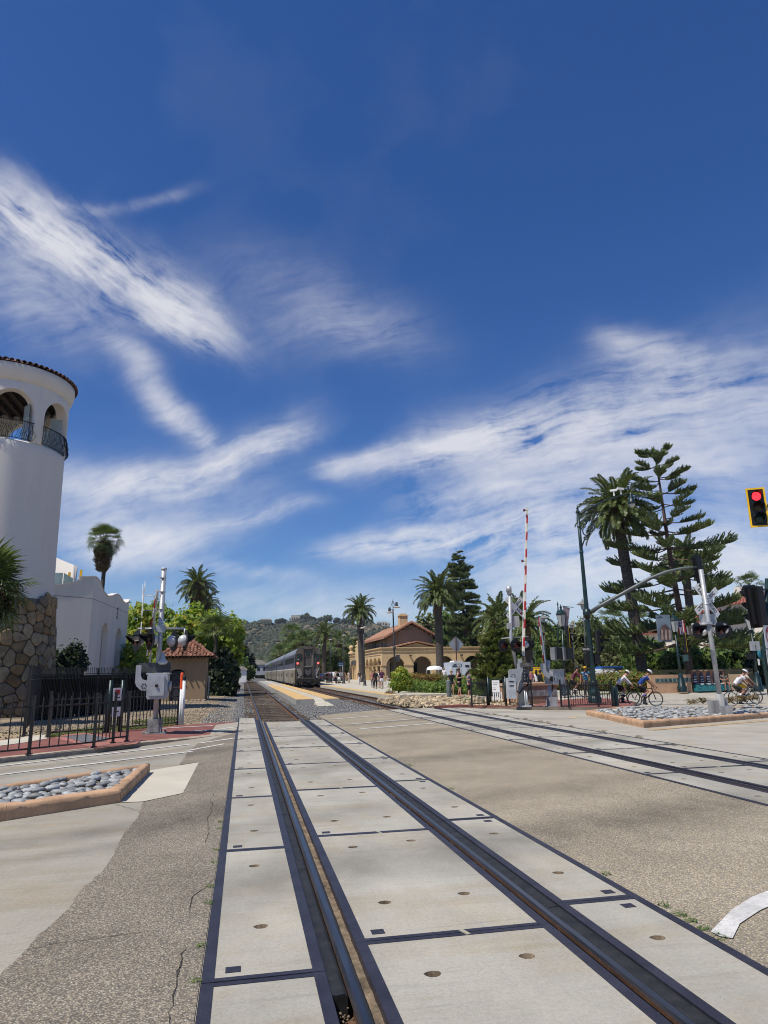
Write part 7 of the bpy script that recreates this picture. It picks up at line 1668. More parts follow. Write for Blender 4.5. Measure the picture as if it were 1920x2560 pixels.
    mb=MB(); mb.box(q+Vector((.30,-.06,.1)),(.3,.04,.05)); mb.box(q+Vector((.30,-.06,-.1)),(.3,.04,.05)); obj('sign_bracket',mb,galv,root)
street_mast()
# ---------------------------------------------------------------- lantern posts
lg=mat('lantern_glass',(.40,.41,.40),.25,.08,3); 
def lantern(root,o,s=1.0,m=greenpaint):
    mb=MB(); mb.lathe([(.10*s,-.10*s),(.07*s,-.04*s),(.16*s,0)],o,6,False); mb.lathe([(.30*s,.62*s),(.33*s,.66*s),(.24*s,.80*s),(.08*s,.92*s),(.05*s,1.0*s),(.08*s,1.04*s),(.02*s,1.16*s),(0,1.26*s)],o,6,False)
    for i in range(6): a=i*PI/3; mb.tube([Vector(o)+Vector((math.cos(a)*.16*s,math.sin(a)*.16*s,0)),Vector(o)+Vector((math.cos(a)*.29*s,math.sin(a)*.29*s,.62*s))],.014*s,4)
    l=obj('lantern_frame',mb,m,root); mb=MB(); mb.lathe([(.155*s,0),(.285*s,.62*s)],o,6,False); obj('lantern_glass',mb,lg,l)
def lamp_post(label,px,py,toppx,toppy,dep,s=1.0,base=True,cat='lamp post',group=None):
    p=at_depth(px,py,dep); p.z=0 if dep>38 else gz(p.x,p.y); root=thing('lantern_post',label,cat,p,0,group); k=lambda a,b,y=0:at_y(a,b,p.y+y)-p; T=k(toppx,toppy)
    mb=MB(); mb.smooth=True; mb.lathe([(.30*s,0),(.30*s,.35*s),(.24*s,.42*s),(.20*s,.9*s),(.13*s,1.0*s),(.15*s,1.08*s),(.10*s,1.2*s)],n=10); obj('base',mb,greenpaint,root)
    mb=MB(); mb.tube([(0,0,1.1*s),(T.x*.5,0,T.z*.5),(T.x,0,T.z)],[.085*s,.075*s,.06*s],9); obj('pole',mb,greenpaint,root); lantern(root,T,1.15*s); return root,k,T
r1,k1,T1=lamp_post('dark green lantern post with two banners in front of the sign wall',1706,1729,1688,1580,44.5)
# banners either side
q=k1(1660,1570); mb=MB(); mb.box(q,(.95,.03,1.75),rz=rad(-12)); bn=obj('picture_banner',mb,mat('banner_slate_blue',(.09,.13,.17),.7,.3,1.2,col2=(.17,.21,.25)),r1)
mb=MB(); mb.add([Vector(q)+Vector((x*.9-.0,-.045-x*.9*math.tan(rad(12))*-1*0-.06,z)) for x,z in ((-.45,-.8),(.5,-.8),(.45,-.1),(.1,.25),(-.2,.15),(-.45,-.2))],[(0,1,2,3,4,5)]); obj('banner_print',mb,mat('banner_arcade_brown',(.14,.08,.065),.8,.4,3,col2=(.05,.04,.045)),bn)
mb=MB()
for x in (-.28,.0,.28): mb.add([Vector(q)+Vector((x+a,-.115,z)) for a,z in ((-.07,-.78),(.08,-.78),(.09,-.15),(-.02,-.1))],[(0,1,2,3)])
obj('banner_print',mb,mat('banner_column_pale',(.36,.27,.22),.8,.2,3),bn)
mb=MB(); mb.tube([k1(1692,1560),q+Vector((-.5,0,.9))],.02,5); mb.tube([k1(1692,1605),q+Vector((-.5,0,-.9))],.02,5); obj('banner_arm',mb,greenpaint,r1)
q=k1(1704,1568); fl_=thing('flag','stars and stripes flag hanging right of the lantern','flag',p:=Vector(r1.location)+q); 
mb=MB(); W_,H_=.55,.95; n=8; wav=lambda x:.05*math.sin(x*9)
for i in range(7):
    x0,x1=-W_/2+W_*i/7,-W_/2+W_*(i+1)/7; mb.cur=i%2; top=H_/2 if i>3 else 0.0; mb.add([(x0,wav(x0),-H_/2),(x1,wav(x1),-H_/2),(x1,wav(x1),top),(x0,wav(x0),top)],[(0,1,2,3)])
mb.cur=2; mb.add([(-W_/2,wav(-W_/2),0),(-W_/2+W_*4/7,wav(0),0),(-W_/2+W_*4/7,wav(0),H_/2),(-W_/2,wav(-W_/2),H_/2)],[(0,1,2,3)]); obj('cloth',mb,[red,white,mat('flag_blue',(.02,.03,.11),.8)],fl_)
mb=MB()
for i in range(4):
    for j in range(4): x,z=-W_/2+.04+.075*i,.06+.11*j; mb.box((x,wav(x)-.008,z),(.026,.004,.026))
obj('stars',mb,white,fl_)['kind']='stuff'
mb=MB(); mb.tube([(-W_/2-.2,0,H_/2+.02),(W_/2,0,H_/2+.02)],.015,5); obj('staff',mb,greenpaint,fl_)
c=k1(1713,1606); rt=thing('traffic_light','yellow bordered traffic light turned right, beside the banner lantern post','traffic light',Vector(r1.location)+c,0,'traffic lights'); signal_head(rt,Matrix.Rotation(rad(62),4,'Z')@Matrix.Rotation(PI/2,4,'X'),3,s=1.0); mb=MB(); mb.tube([(0,.12,.4),(-.5,.12,.4)],.03,6); mb.tube([(0,.12,-.4),(-.45,.12,-.4)],.03,6); obj('mount',mb,greenpaint,rt)
c=k1(1714,1645); mb=MB(); mb.box(c,(.22,.3,.42)); mb.tube([c,c+Vector((-.5,0,.25))],.025,5); obj('small_sign_box',mb,mat('teal_box',(.05,.10,.10),.5),r1)
r2,k2,T2_=lamp_post('dark lantern post with grey boxes at the right edge of the road',1897,1729,1878,1575,43)
for px in (1881,1893): mb=MB(); mb.box(k2(px,1615),(.24,.2,.6)); obj('meter_box',mb,galv,r2)
mb=MB(); mb.box(k2(1877,1641),(.5,.2,.36)); obj('pedestrian_signal',mb,MATS['black_signal_body'],r2)
mb=MB(); mb.box(k2(1897,1655),(.10,.05,.4)); mb.box(k2(1893,1681),(.14,.05,.2)); obj('paper_notice',mb,white,r2)
r3,k3,T3=lamp_post('dark green lantern post with banner and traffic light by the cyclist',1415,1752,1405.5,1566,42)
mb=MB(); mb.lathe([(.12,0),(.13,.1),(.05,.2),(.03,.5),(.06,.56),(.02,.7),(0,.8)],k3(1406,1530)+Vector((.2,1.0,0)),8); mb.tube([k3(1411,1640)+Vector((0,1.0,0)),k3(1407,1530)+Vector((0.2,1.0,0))],.05,7); obj('second_finial_pole',mb,greenpaint,r3)
q=k3(1420,1553); mb=MB(); mb.add([q+Vector(v) for v in ((-.28,0,-.8),(-.1,.1,-.85),(.25,.1,.85),(-.28,0,.95))],[(0,1,2,3),(3,2,1,0)]); obj('banner',mb,mat('pale_banner',(.40,.36,.36),.8,.25,2,col2=(.25,.12,.12)),r3)
mb=MB(); mb.tube([q+Vector((-.35,0,.97)),q+Vector((.5,.1,.88))],.02,5); obj('banner_arm',mb,greenpaint,r3)
c=k3(1421,1592); rt=thing('traffic_light','yellow edged traffic light turned right, above the maroon cyclist','traffic light',Vector(r3.location)+c,0,'traffic lights'); signal_head(rt,Matrix.Rotation(rad(66),4,'Z')@Matrix.Rotation(PI/2,4,'X'),3,s=1.05); mb=MB(); mb.tube([(0,.12,.45),(-.4,.12,.45)],.03,6); mb.tube([(0,.12,-.45),(-.35,.12,-.45)],.03,6); obj('mount',mb,greenpaint,rt)
for px,yw,l in ((1391,25,'grey backed pedestrian signal on the lantern post, left one'),(1414,25,'grey backed pedestrian signal on the lantern post, right one')):
    c=k3(px,1634); rt=thing('pedestrian_signal',l,'pedestrian signal',Vector(r3.location)+c,rad(yw),'pedestrian signals'); mb=MB(); mb.box((.12,-.1,0),(.55,.42,.72),taper=.95); obj('hood',mb,MATS['black_signal_body'],rt); mb=MB(); mb.box((-.22,.02,.0),(.24,.36,.78)); mb.box((-.1,0,-.42),(.3,.3,.05)); obj('housing',mb,mat('grey_signal_housing',(.20,.21,.22),.5),rt)
def park_lamp(label,px,py,tx,ty,dep,s=1.0):
    p=at_depth(px,py,dep); p.z=0; root=thing('park_lamp',label,'lamp post',p,0,'park lamps'); k=lambda a,b:at_y(a,b,p.y)-p; T=k(tx,ty); mb=MB(); mb.tube([(0,0,0),(T.x,0,T.z)],[.07*s,.04*s],7); obj('pole',mb,mat('bronze_pole',(.05,.055,.055),.5),root)
    mb=MB(); mb.lathe([(.12*s,0),(.22*s,.35*s)],T,6,False); l=obj('lamp_glass',mb,lg,root); mb=MB(); mb.lathe([(.46*s,.35*s),(.30*s,.46*s),(.08*s,.58*s),(.02*s,.75*s)],T,10,False); mb.lathe([(.46*s,.35*s),(0,.36*s)],T,10,False); obj('lamp_cap',mb,mat('grey_lamp_cap',(.20,.19,.18),.5),l)
park_lamp('thin park lamp with a flat cap behind the short gate arm',1367,1700,1359,1556,58); park_lamp('thin park lamp behind the yellow edged traffic light',1440,1700,1430,1572,62,.9); park_lamp('thin park lamp with wide cap just left of the street mast',1468,1700,1458,1524,47)
# ---------------------------------------------------------------- station platform lamps
def platform_lamp(label,px,py,toppx,toppy,dep,heads):
    p=at_depth(px,py,dep); p.z=.08; root=thing('platform_lamp',label,'lamp post',p,0,'platform lamp posts'); k=lambda a,b:at_y(a,b,p.y)-p; T=k(toppx,toppy); dk=mat('charcoal_lamp_paint',(.055,.055,.06),.45,.2,4)
    mb=MB(); mb.smooth=True; mb.lathe([(.24,0),(.24,.06),(.17,.12),(.15,.5),(.17,.56),(.12,.62),(.11,1.1),(.13,1.16),(.08,1.2)],n=10); obj('base',mb,dk,root)
    mb=MB(); mb.tube([(0,0,1.1),(T.x*.5,0,T.z*.5),(T.x,0,T.z-1.0)],[.085,.075,.065],9); mb.tube([(T.x,0,T.z-1.1),(T.x,0,T.z)],[.03,.02],6); obj('pole',mb,dk,root)
    h=T.z-1.35
    for dx,dy,dz in heads:
        o=Vector((T.x+dx,dy,h+dz)); mb=MB(); mb.tube([(T.x,0,T.z-.15),(T.x+dx*.6,dy*.6,T.z-.75),o+Vector((0,0,.45))],.022,5); mb.tube([(T.x,0,o.z+.3),o+Vector((0,0,.35))],.02,5); mb.lathe([(.1,.5),(.13,.3),(.13,.1)],o,9); obj('lamp_arm',mb,dk,root)
        mb=MB(); mb.lathe([(.12,.12),(.34,.03),(.36,0),(.30,-.03),(0,-.05)],o,14); obj('lamp_shade',mb,mat('pale_lamp_shade',(.42,.38,.32),.5,.1,3),root)
    if heads and px>950: mb=MB(); mb.cyl((0,0,T.z*.43),(0,0,T.z*.43+.25),.16,n=8); obj('collar',mb,dk,root); mb=MB(); mb.box((.3,0,T.z*.33),(.34,.3,.6)); obj('speaker_box',mb,dk,root)
    return root
platform_lamp('nearest platform lamp post with two shades, in front of the arcade',988,1719,982,1497,63,((-.38,-.2,0),(.40,.2,.55)))
platform_lamp('platform lamp post in front of the date palm by the arcade',912,1716.5,908.5,1541,76,((-.1,0,0),(.12,.1,.1)))
platform_lamp('platform lamp post to the right of the train nose',860,1712,860,1564,92,((0,0,0),))
platform_lamp('platform lamp post beside the slim palm behind the train nose',825,1709,826.5,1578,107,((0,0,0),))
platform_lamp('farthest platform lamp post showing above the train roof',799,1700,799,1594,122,((0,0,0),))
platform_lamp('platform lamp head seen just over the train cab roof',778,1700,778,1606,136,((0,0,0),))
# ---------------------------------------------------------------- platforms
def platforms():
    # island platform between the tracks, with two yellow strips and a ramp
    x0,x1=3.05,5.60; y0=41.3; t=.20
    root=thing('platform','low concrete platform between the tracks with yellow edges and a ramp',None,(0,0,0),0,None,'structure'); pc=mat('platform_concrete',(.50,.455,.36),.9,.08,.5,speck=.06,world=True); L_=150
    m0,m1=x0+1.05,x1-.85
    for a,b in ((x0,m0),(m1,x1)):
        mb=MB(); mb.box(((a+b)/2,(y0+L_)/2,-.08),(b-a,L_-y0,2*t)); obj('edge_block',mb,mat('platform_side',(.36,.35,.32),.9,.15,.9,speck=.1),root)
        for k in range(46): mb=MB(); mb.box(((a+b)/2,y0+.6+k*1.22,t-.072),(b-a-.03,1.2,.018)); obj('tactile_tile',mb,tactile,root)
    mb=MB(); mb.box(((m0+m1)/2,(y0+2.4+L_)/2,-.09),(m1-m0-.004,L_-y0-2.4,2*t)); obj('walkway',mb,pc,root)
    mb=MB(); a,b=y0-2.2,y0+2.4; mb.add([(m0+.003,b,t-.092),(m1-.003,b,t-.092),(m1+.25,a,-.17),(m0+.0,a,-.17),(m0+.003,b,-.3),(m1-.003,b,-.3),(m1+.25,a,-.3),(m0+.0,a,-.3)],[(3,2,1,0),(3,7,6,2),(0,4,7,3),(2,6,5,1)]); obj('ramp',mb,pale_conc,root)
    # station platform on the right
    root=thing('platform','station platform with a worn yellow edge along the far track',None,(0,0,0),0,None,'structure'); X0=9.25
    a=at_z(925,1742,-.1); y0=44.6; mb=MB(); mb.prism([(X0,y0),(13.6,y0+.2),(15.5,60),(24,118),(24,190),(X0,190)],-.35,.12); obj('deck',mb,pc,root)
    for k in range(70): mb=MB(); mb.box((X0+.36,y0+.75+k*1.22,.127),(.66,1.2,.018)); obj('tactile_tile',mb,tactile,root)
platforms()
# ================================================================== TRAIN
def train():
    cx=OFF2+1.369; w=3.1; y0=86.; gm=mat('train_grey_paint',(.115,.10,.082),.5,.2,.8,speck=.1,speckscale=6); low=mat('train_silver_paint',(.25,.215,.155),.6,.14,.6,metal=.1,streak=(1,.25,1)); blue=mat('train_blue_grey',(.06,.064,.085),.6,.14,.6,streak=(1,.25,1)); roofm=mat('train_roof_grey',(.20,.21,.24),.45,.12,.6); under=mat('train_underframe',(.02,.018,.016),.8,.3,2); dk=mat('train_dark_panel',(.02,.02,.022),.5,.2,2); stripe_w=mat('train_white_stripe',(.5,.47,.42),.5,.1,2)
    zb,zt=.28,4.86
    def section(z): # half width of the body at a height
        if z<3.9: return w/2
        t=(z-3.9)/(zt-3.9); return w/2*math.sqrt(max(0,1-t**2.6))*.985+.01
    hs=[zb,1.2,2.05,2.2,3.0,3.9,4.2,4.45,4.62,4.75,4.83,zt]
    L_=24.5
    for c in range(5):
        root=thing('train_car',['blue and silver bilevel cab car with red tail lights, last car of the train','second blue and silver bilevel car of the train from the crossing','third bilevel car of the train from the crossing','fourth bilevel car of the train from the crossing','farthest car of the train, nearest the hills'][c],'train car',(cx,y0+c*(L_+.9),0),0,'cars of the stopped train')
        for s in (-1,1):
            for a,b,m,n in ((zb,2.05,low,'lower_side'),(2.2,3.9,blue,'upper_side')):
                mb=MB(); mb.box((s*(w/2-.03),L_/2,(a+b)/2),(.06,L_,b-a)); sd=obj(n,mb,m,root)
            mb=MB(); mb.box((s*(w/2-.025),L_/2,2.125),(.06,L_,.15)); obj('belt_stripe',mb,stripe_w,root)
            n=11
            for i in range(n):
                y=1.6+(L_-3.2)*(i+.5)/n; mb=MB(); mb.box((s*(w/2+.004),y,3.22),(.02,1.35,.72)); obj('window',mb,glassdark,root)
            for y in (1.0,3.4,8.5,12.6,13.9,18.5,22.6): mb=MB(); mb.box((s*(w/2+.006),y,1.05),(.02,.07,1.55)); obj('door_seam',mb,dk,root)
            for y in (5.6,16.5): mb=MB(); mb.box((s*(w/2+.005),y,1.35),(.02,1.7,.5)); obj('window',mb,glassdark,root)
            for y in (2.6,L_-2.6):
                mb=MB(); mb.box((s*(w/2-.16),y,.22),(.34,2.7,.50)); b=obj('truck',mb,under,root)
                for q in (-.95,.95): mb=MB(); mb.cyl((s*.82,y+q,.30),(s*.70,y+q,.30),.30,n=16); obj('wheel',mb,rust,b)
        mb=MB(); mb.smooth=True; pr=[(section(z),z) for z in hs[5:]]; P=[(-a,z) for a,z in pr]+[(a,z) for a,z in pr[::-1]]; n=len(P)
        V=[(x,y,z) for y in (0,L_) for x,z in P]; mb.add(V,[(i,n+i,n+i+1,i+1) for i in range(n-1)]); obj('roof',mb,roofm,root)
        mb=MB(); mb.box((0,L_/2,.45),(w-.3,L_-.2,.36)); obj('floor_pan',mb,under,root)
        pe=[(-section(z),z) for z in hs]+[(section(z),z) for z in hs[::-1]]
        mb=MB(); mb.prism(pe,0,.12,M=Matrix(((1,0,0),(0,0,1),(0,1,0)))); obj('end_wall',mb,gm if c==0 else dk,root); mb=MB(); mb.prism(pe,L_-.12,L_,M=Matrix(((1,0,0),(0,0,1),(0,1,0)))); obj('end_wall',mb,dk,root)
        if c==0:
            F=lambda x,z,a,b,d=.05,y=-.02:((x,y,z),(a,d,b))
            def add(n,m,*bx,par=root):
                mb=MB()
                for b in bx: mb.box(*b)
                return obj(n,mb,m,par)
            add('door_surround',gm,F(-.62,3.0,.12,3.2,.22,-.1),F(.62,3.0,.12,3.2,.22,-.1),F(0,4.6,1.36,.14,.22,-.1))
            d=add('end_door',mat('train_door_grey',(.095,.085,.075),.55,.2,2),F(0,3.35,.92,2.1)); add('window',glassdark,F(0,3.95,.50,.62,.03,-.06),par=d); add('door_frame',gm,F(-.31,3.95,.08,.8,.05,-.06),F(.31,3.95,.08,.8,.05,-.06),F(0,4.36,.7,.07,.05,-.06),F(0,3.56,.7,.07,.05,-.06),par=d); add('sill_bar',stripe_w,F(0,2.42,.9,.05,.06,-.08),F(.50,3.1,.05,1.4,.06,-.08),par=d)
            for s in (-1,1):
                q=add('cab_window',glassdark,F(s*1.06,3.52,.56,.62,.03,-.03)); add('window_gasket',dk,F(s*1.06,3.87,.66,.07),F(s*1.06,3.17,.66,.07),F(s*.76,3.52,.07,.70),F(s*1.36,3.52,.07,.70),par=q); add('paper_slip',white,F(s*1.06-.15,3.28,.2,.06,.02,-.05),par=q)
                mb=MB(); mb.lathe([(0,.05),(.10,.04),(.13,0)],n=14,M=facing((0,0,0),0).to_3x3(),o=(s*1.27,-.03,2.78)); t=obj('tail_light',mb,mat('lit_tail_lamp',(.6,.05,.05),.3,0,1,emit=((1,.12,.10),2.2)),root); mb=MB(); mb.lathe([(.14,.06),(.18,0)],n=14,M=facing((0,0,0),0).to_3x3(),o=(s*1.27,-.03,2.78)); obj('bezel',mb,dk,t)
                pl=add('stripe_panel',dk,F(s*1.06,1.72,.66,.84,.03,-.01))
                for k in range(5):
                    mb=MB(); xa=-.33+k*.16-.16; poly=[(xa,.42),(xa+.07,.42),(xa+.55,-.42),(xa+.48,-.42)]
                    poly=[(min(.33,max(-.33,x)),z) for x,z in poly]; mb.prism([(s*-1*x if s>0 else x,z) for x,z in poly],-.045,-.03,M=Matrix(((1,0,0),(0,0,1),(0,1,0))),off=(s*1.06,0,1.72)); obj('diagonal_stripe',mb,stripe_w,pl)
                add('marker_light',silver,F(s*1.1,1.12,.16,.16,.08)); add('side_steps',dk,F(s*1.15,.42,.5,.5,.3,-.1)); add('cable_hoses',mat('hose_grey',(.16,.12,.09),.7,.4,6),F(s*.75,.62,.10,.7,.14,-.22),F(s*1.0,.55,.07,.6,.12,-.24))
            pn=add('chevron_panel',dk,F(0,1.75,.98,.9,.04,-.04))
            for k in range(3):
                for s in (-1,1): mb=MB(); z=.35-k*.19; mb.prism([(0,z-.38),(0,z-.30),(s*.42,z+.12),(s*.42,z+.04)],-.075,-.06,M=Matrix(((1,0,0),(0,0,1),(0,1,0))),off=(0,0,1.72)); obj('chevron_stripe',mb,mat('dull_chevron',(.20,.19,.18),.5),pn)
            add('grille',black,F(0,1.15,1.0,.34,.06,-.05)); add('buffer_beam',under,F(0,.72,2.9,.34,.3,-.16)); add('anticlimber',gm,F(0,.98,1.2,.10,.3,-.16))
            mb=MB(); mb.box((0,-.35,.62),(.26,.6,.26)); mb.box((0,-.62,.62),(.4,.14,.36)); obj('coupler',mb,under,root); add('pilot',under,F(0,.32,2.5,.3,.3,-.1)); add('roof_horns',dk,F(-.3,4.93,.3,.14,.5,.3),F(.45,4.9,.22,.1,.3,.5))
    root=None
train()
# ================================================================== PEOPLE
skin_l=mat('light_skin',(.52,.28,.19),.55,.06,8); skin_t=mat('tanned_skin',(.34,.165,.105),.55,.06,8); skin_d=mat('brown_skin',(.16,.08,.055),.55,.06,8)
def cloth(name,c,**k): return mat('cloth_'+name,c,.85,.12,6,**k)
black_c=cloth('black',(.008,.008,.009)); white_c=cloth('white',(.68,.68,.70)); navy_c=cloth('navy',(.012,.018,.05)); denim=cloth('denim',(.045,.06,.10)); khaki=cloth('khaki',(.16,.14,.11)); maroon_c=cloth('maroon',(.14,.035,.06)); purple_c=cloth('purple',(.075,.018,.05)); blue_c=cloth('blue',(.012,.05,.24)); pink_c=cloth('pink',(.46,.17,.20)); grey_c=cloth('grey',(.30,.30,.31)); green_c=cloth('dark_olive',(.02,.028,.014)); red_c=cloth('red',(.42,.03,.05)); yellow_c=cloth('yellow',(.65,.36,.02)); charcoal_c=cloth('charcoal',(.05,.05,.055)); cream_c=cloth('cream',(.62,.52,.42))
aloha=mat('cloth_aloha',(.02,.13,.24),.85,.3,14,col2=(.012,.03,.08)); 
def _aloha():
    m=aloha; nt=m.node_tree; N=nt.nodes; L=nt.links; b=N['Principled BSDF']; tc=N.new('ShaderNodeTexCoord'); v=N.new('ShaderNodeTexVoronoi'); v.inputs['Scale'].default_value=9; L.new(tc.outputs['Object'],v.inputs['Vector']); s=N.new('ShaderNodeSeparateColor'); L.new(v.outputs['Color'],s.inputs[0]); r=N.new('ShaderNodeValToRGB'); r.color_ramp.interpolation='CONSTANT'; e=r.color_ramp.elements
    for c,p in zip(((.015,.04,.10),(.03,.20,.33),(.35,.40,.42),(.16,.05,.03)),(0,.4,.7,.88)):
        if p==0: e[0].color=(*c,1); continue
        q=e.new(p) if p!=.4 else e[1]; q.position=p; q.color=(*c,1)
    L.new(s.outputs[0],r.inputs[0]); L.new(r.outputs[0],b.inputs['Base Color'])
_aloha()
hair_b=mat('dark_brown_hair',(.025,.014,.009),.6,.2,20); hair_y=mat('blonde_hair',(.42,.27,.11),.6,.2,20); hair_k=mat('black_hair',(.008,.007,.007),.5,.2,20); hair_g=mat('greying_hair',(.36,.32,.27),.7,.2,20)
def skin_mesh(name,verts,edges,radii,m,parent,root=0,sub=1):
    me=bpy.data.meshes.new(name); me.from_pydata([tuple(v) for v in verts],edges,[]); o=bpy.data.objects.new(name,me); COL.objects.link(o); o.parent=parent; me.materials.append(m)
    sk=o.modifiers.new('skin','SKIN'); sk.use_smooth_shade=True; lay=me.skin_vertices[0].data
    for i,r in enumerate(radii): lay[i].radius=(r,r) if not isinstance(r,tuple) else r; lay[i].use_root=(i==root)
    if sub: o.modifiers.new('sub','SUBSURF').levels=sub; o.modifiers['sub'].render_levels=sub
    return o
STAND=dict(pel=(0,0,.94),che=(0,0,1.30),nek=(0,0,1.47),hed=(0,-.02,1.62),shL=(-.18,0,1.40),elL=(-.24,.03,1.12),wrL=(-.24,-.05,.88),shR=(.18,0,1.40),elR=(.24,.03,1.12),wrR=(.24,-.05,.88),hpL=(-.09,0,.90),knL=(-.10,-.03,.50),anL=(-.10,.02,.09),toL=(-.11,-.17,.04),hpR=(.09,0,.90),knR=(.10,-.03,.50),anR=(.10,.02,.09),toR=(.11,-.17,.04))
def walk(k=1.):
    d=dict(STAND); d.update(knL=(-.09,-.16*k,.52),anL=(-.09,-.20*k,.10),toL=(-.09,-.38*k,.06),knR=(.09,.02,.50),anR=(.09,.26*k,.16),toR=(.09,.10*k,.05),elL=(-.24,.12,1.13),wrL=(-.22,.12,.9),elR=(.24,-.02,1.12),wrR=(.22,-.2,.93)); return d
def person(label,loc,yaw,h,pose,skin,top,bottom,hair=hair_b,long_hair=False,sleeves='short',legs='long',hat=None,shoe=black_c,dress=False,fem=False,extra=None,group=None,build=1.,turn=0.,socks=None,cat='person'):
    """body, clothes and hair over one jointed skeleton; x right, -y forward"""
    root=thing('person',label,cat,loc,yaw,group); s=h/1.74; root.scale=(s,s,s); J={k:Vector(v) for k,v in pose.items()}; sw=.93 if fem else 1.; b=build
    for k in ('shL','shR'): J[k].x*=sw
    names=[];V=[];R=[];E=[]
    def v(n,p,r): names.append(n); V.append(Vector(p)); R.append(r); return len(V)-1
    wst=J['pel'].lerp(J['che'],.5)
    pel=v('pel',J['pel'],(.10*b,.085*b)); w_=v('wst',wst,(.088*b,.072*b)); ch=v('che',J['che'],(.108*b,.08*b)); nk=v('nek',J['nek'],.055); hd=v('hed',J['nek'].lerp(J['hed'],.62),(.068,.078)); tp=v('top',J['hed']+(J['hed']-J['nek']).normalized()*.055,(.078,.092))
    E+=[(pel,w_),(w_,ch),(ch,nk),(nk,hd),(hd,tp)]
    for q in 'LR':
        sh=v('sh'+q,J['sh'+q],.053*b); el=v('el'+q,J['el'+q],.042); wr=v('wr'+q,J['wr'+q],.029); hn=v('hn'+q,J['wr'+q]+(J['wr'+q]-J['el'+q]).normalized()*.08,.030); E+=[(ch,sh),(sh,el),(el,wr),(wr,hn)]
        hp=v('hp'+q,J['hp'+q],.076*b); th=v('th'+q,J['hp'+q].lerp(J['kn'+q],.5),.072*b); kn=v('kn'+q,J['kn'+q],.053); cf=v('cf'+q,J['kn'+q].lerp(J['an'+q],.35),.056); an=v('an'+q,J['an'+q],.036); to=v('to'+q,J['to'+q],.034); E+=[(pel,hp),(hp,th),(th,kn),(kn,cf),(cf,an),(an,to)]
    body=skin_mesh('body',V,E,R,skin,root,0)
    ix={n:i for i,n in enumerate(names)}
    # hands: four fingers and a thumb on each, gently curled
    for q in 'LR':
        wr,el=J['wr'+q],J['el'+q]; d=(wr-el).normalized(); side=d.cross(Vector((0,1,0))); side=side.normalized() if side.length>.1 else Vector((1,0,0)); nrm=d.cross(side).normalized(); hv=[];he=[];hr=[]
        for k,(o,l) in enumerate(((-.028,.062),(-.010,.074),(.009,.070),(.027,.055))):
            a=wr+d*.06+side*o; p1=a+d*.055; p2=p1+d*l*.45+nrm*.012; p3=p2+d*l*.35+nrm*.024; i=len(hv); hv+=[a,p1,p2,p3]; hr+=[.012,.0095,.009,.007]; he+=[(i,i+1),(i+1,i+2),(i+2,i+3)]
        i=len(hv); a=wr+d*.03; hv+=[a,a+side*.042+d*.022,a+side*.052+d*.06]; hr+=[.013,.011,.008]; he+=[(i,i+1),(i+1,i+2)]
        me=bpy.data.meshes.new('hand'); mb=MB()
        for a_,b_ in he: mb.tube([hv[a_],hv[b_]],[hr[a_],hr[b_]],6)
        obj('fingers',mb,skin,root)
    # face
    up=(J['hed']-J['nek']).normalized(); fw=Matrix.Rotation(turn,3,'Z')@Vector((0,-1,0)); fw=(fw-up*fw.dot(up)).normalized(); rt=fw.cross(up); hc=J['hed']
    mb=MB(); mb.ball(hc+fw*.098-up*.012,.018,6,4,(.7,1,1.3)); mb.ball(hc+rt*.082-up*.01,.026,6,4,(.5,.8,1.2)); mb.ball(hc-rt*.082-up*.01,.026,6,4,(.5,.8,1.2)); mb.ball(hc+fw*.075-up*.07,.034,8,5,(1,.9,.7)); obj('face',mb,skin,root)
    mb=MB()
    for sgn in(-1,1): mb.ball(hc+fw*.086+rt*.032*sgn+up*.012,.011,6,4)
    mb.box(hc+fw*.092-up*.052,(.04,.012,.008)); obj('features',mb,hair_b,root)
    if hair and hat!='cap_only':
        mb=MB(); mb.smooth=True; c=hc-fw*.018+up*.03
        mb.ball(c,.108,12,8,(.93,1.0,.98),.04); 
        if long_hair: mb.tube([c-fw*.04,c-fw*.085-up*.10,c-fw*.085-up*.24,c-fw*.06-up*.33],[.09,.085,.07,.03],9)
        # keep the face clear
        mb.v=[tuple(Vector(p)-fw*max(0,(Vector(p)-hc).dot(fw)-.035)) if (Vector(p)-hc).dot(up)<.05 else p for p in mb.v]; obj('hair',mb,hair,root)
    if hat=='helmet_white' or hat=='helmet_black' or hat=='helmet_cream':
        hm={'helmet_white':mat('helmet_white',(.66,.66,.68),.35,.05,4),'helmet_black':mat('helmet_black',(.015,.015,.017),.35),'helmet_cream':mat('helmet_cream',(.58,.58,.48),.4,.06,4)}[hat]
        mb=MB(); mb.smooth=True; c=hc+up*.048; n=12; rings=[]
        for i in range(6):
            th=PI/2*i/5; 
            for k in range(n): a=2*PI*k/n; rings.append(c+rt*(math.cos(a)*.118*math.sin(th+.001))+fw*(math.sin(a)*.150*math.sin(th+.001)-.01)+up*(.118*math.cos(th)))
        mb.add(rings,[(i*n+k,(i+1)*n+k,(i+1)*n+(k+1)%n,i*n+(k+1)%n) for i in range(5) for k in range(n)]); mb.add([r for r in rings[-n:]],[tuple(range(n))]); hl=obj('helmet',mb,hm,root)
        mb=MB()
        for k in (-2,-1,0,1,2): mb.tube([c+rt*(.033*k)+fw*.10+up*.078,c+rt*.036*k+up*.122,c+rt*.033*k-fw*.11+up*.07],.007,4)
        obj('vent',mb,black,hl)
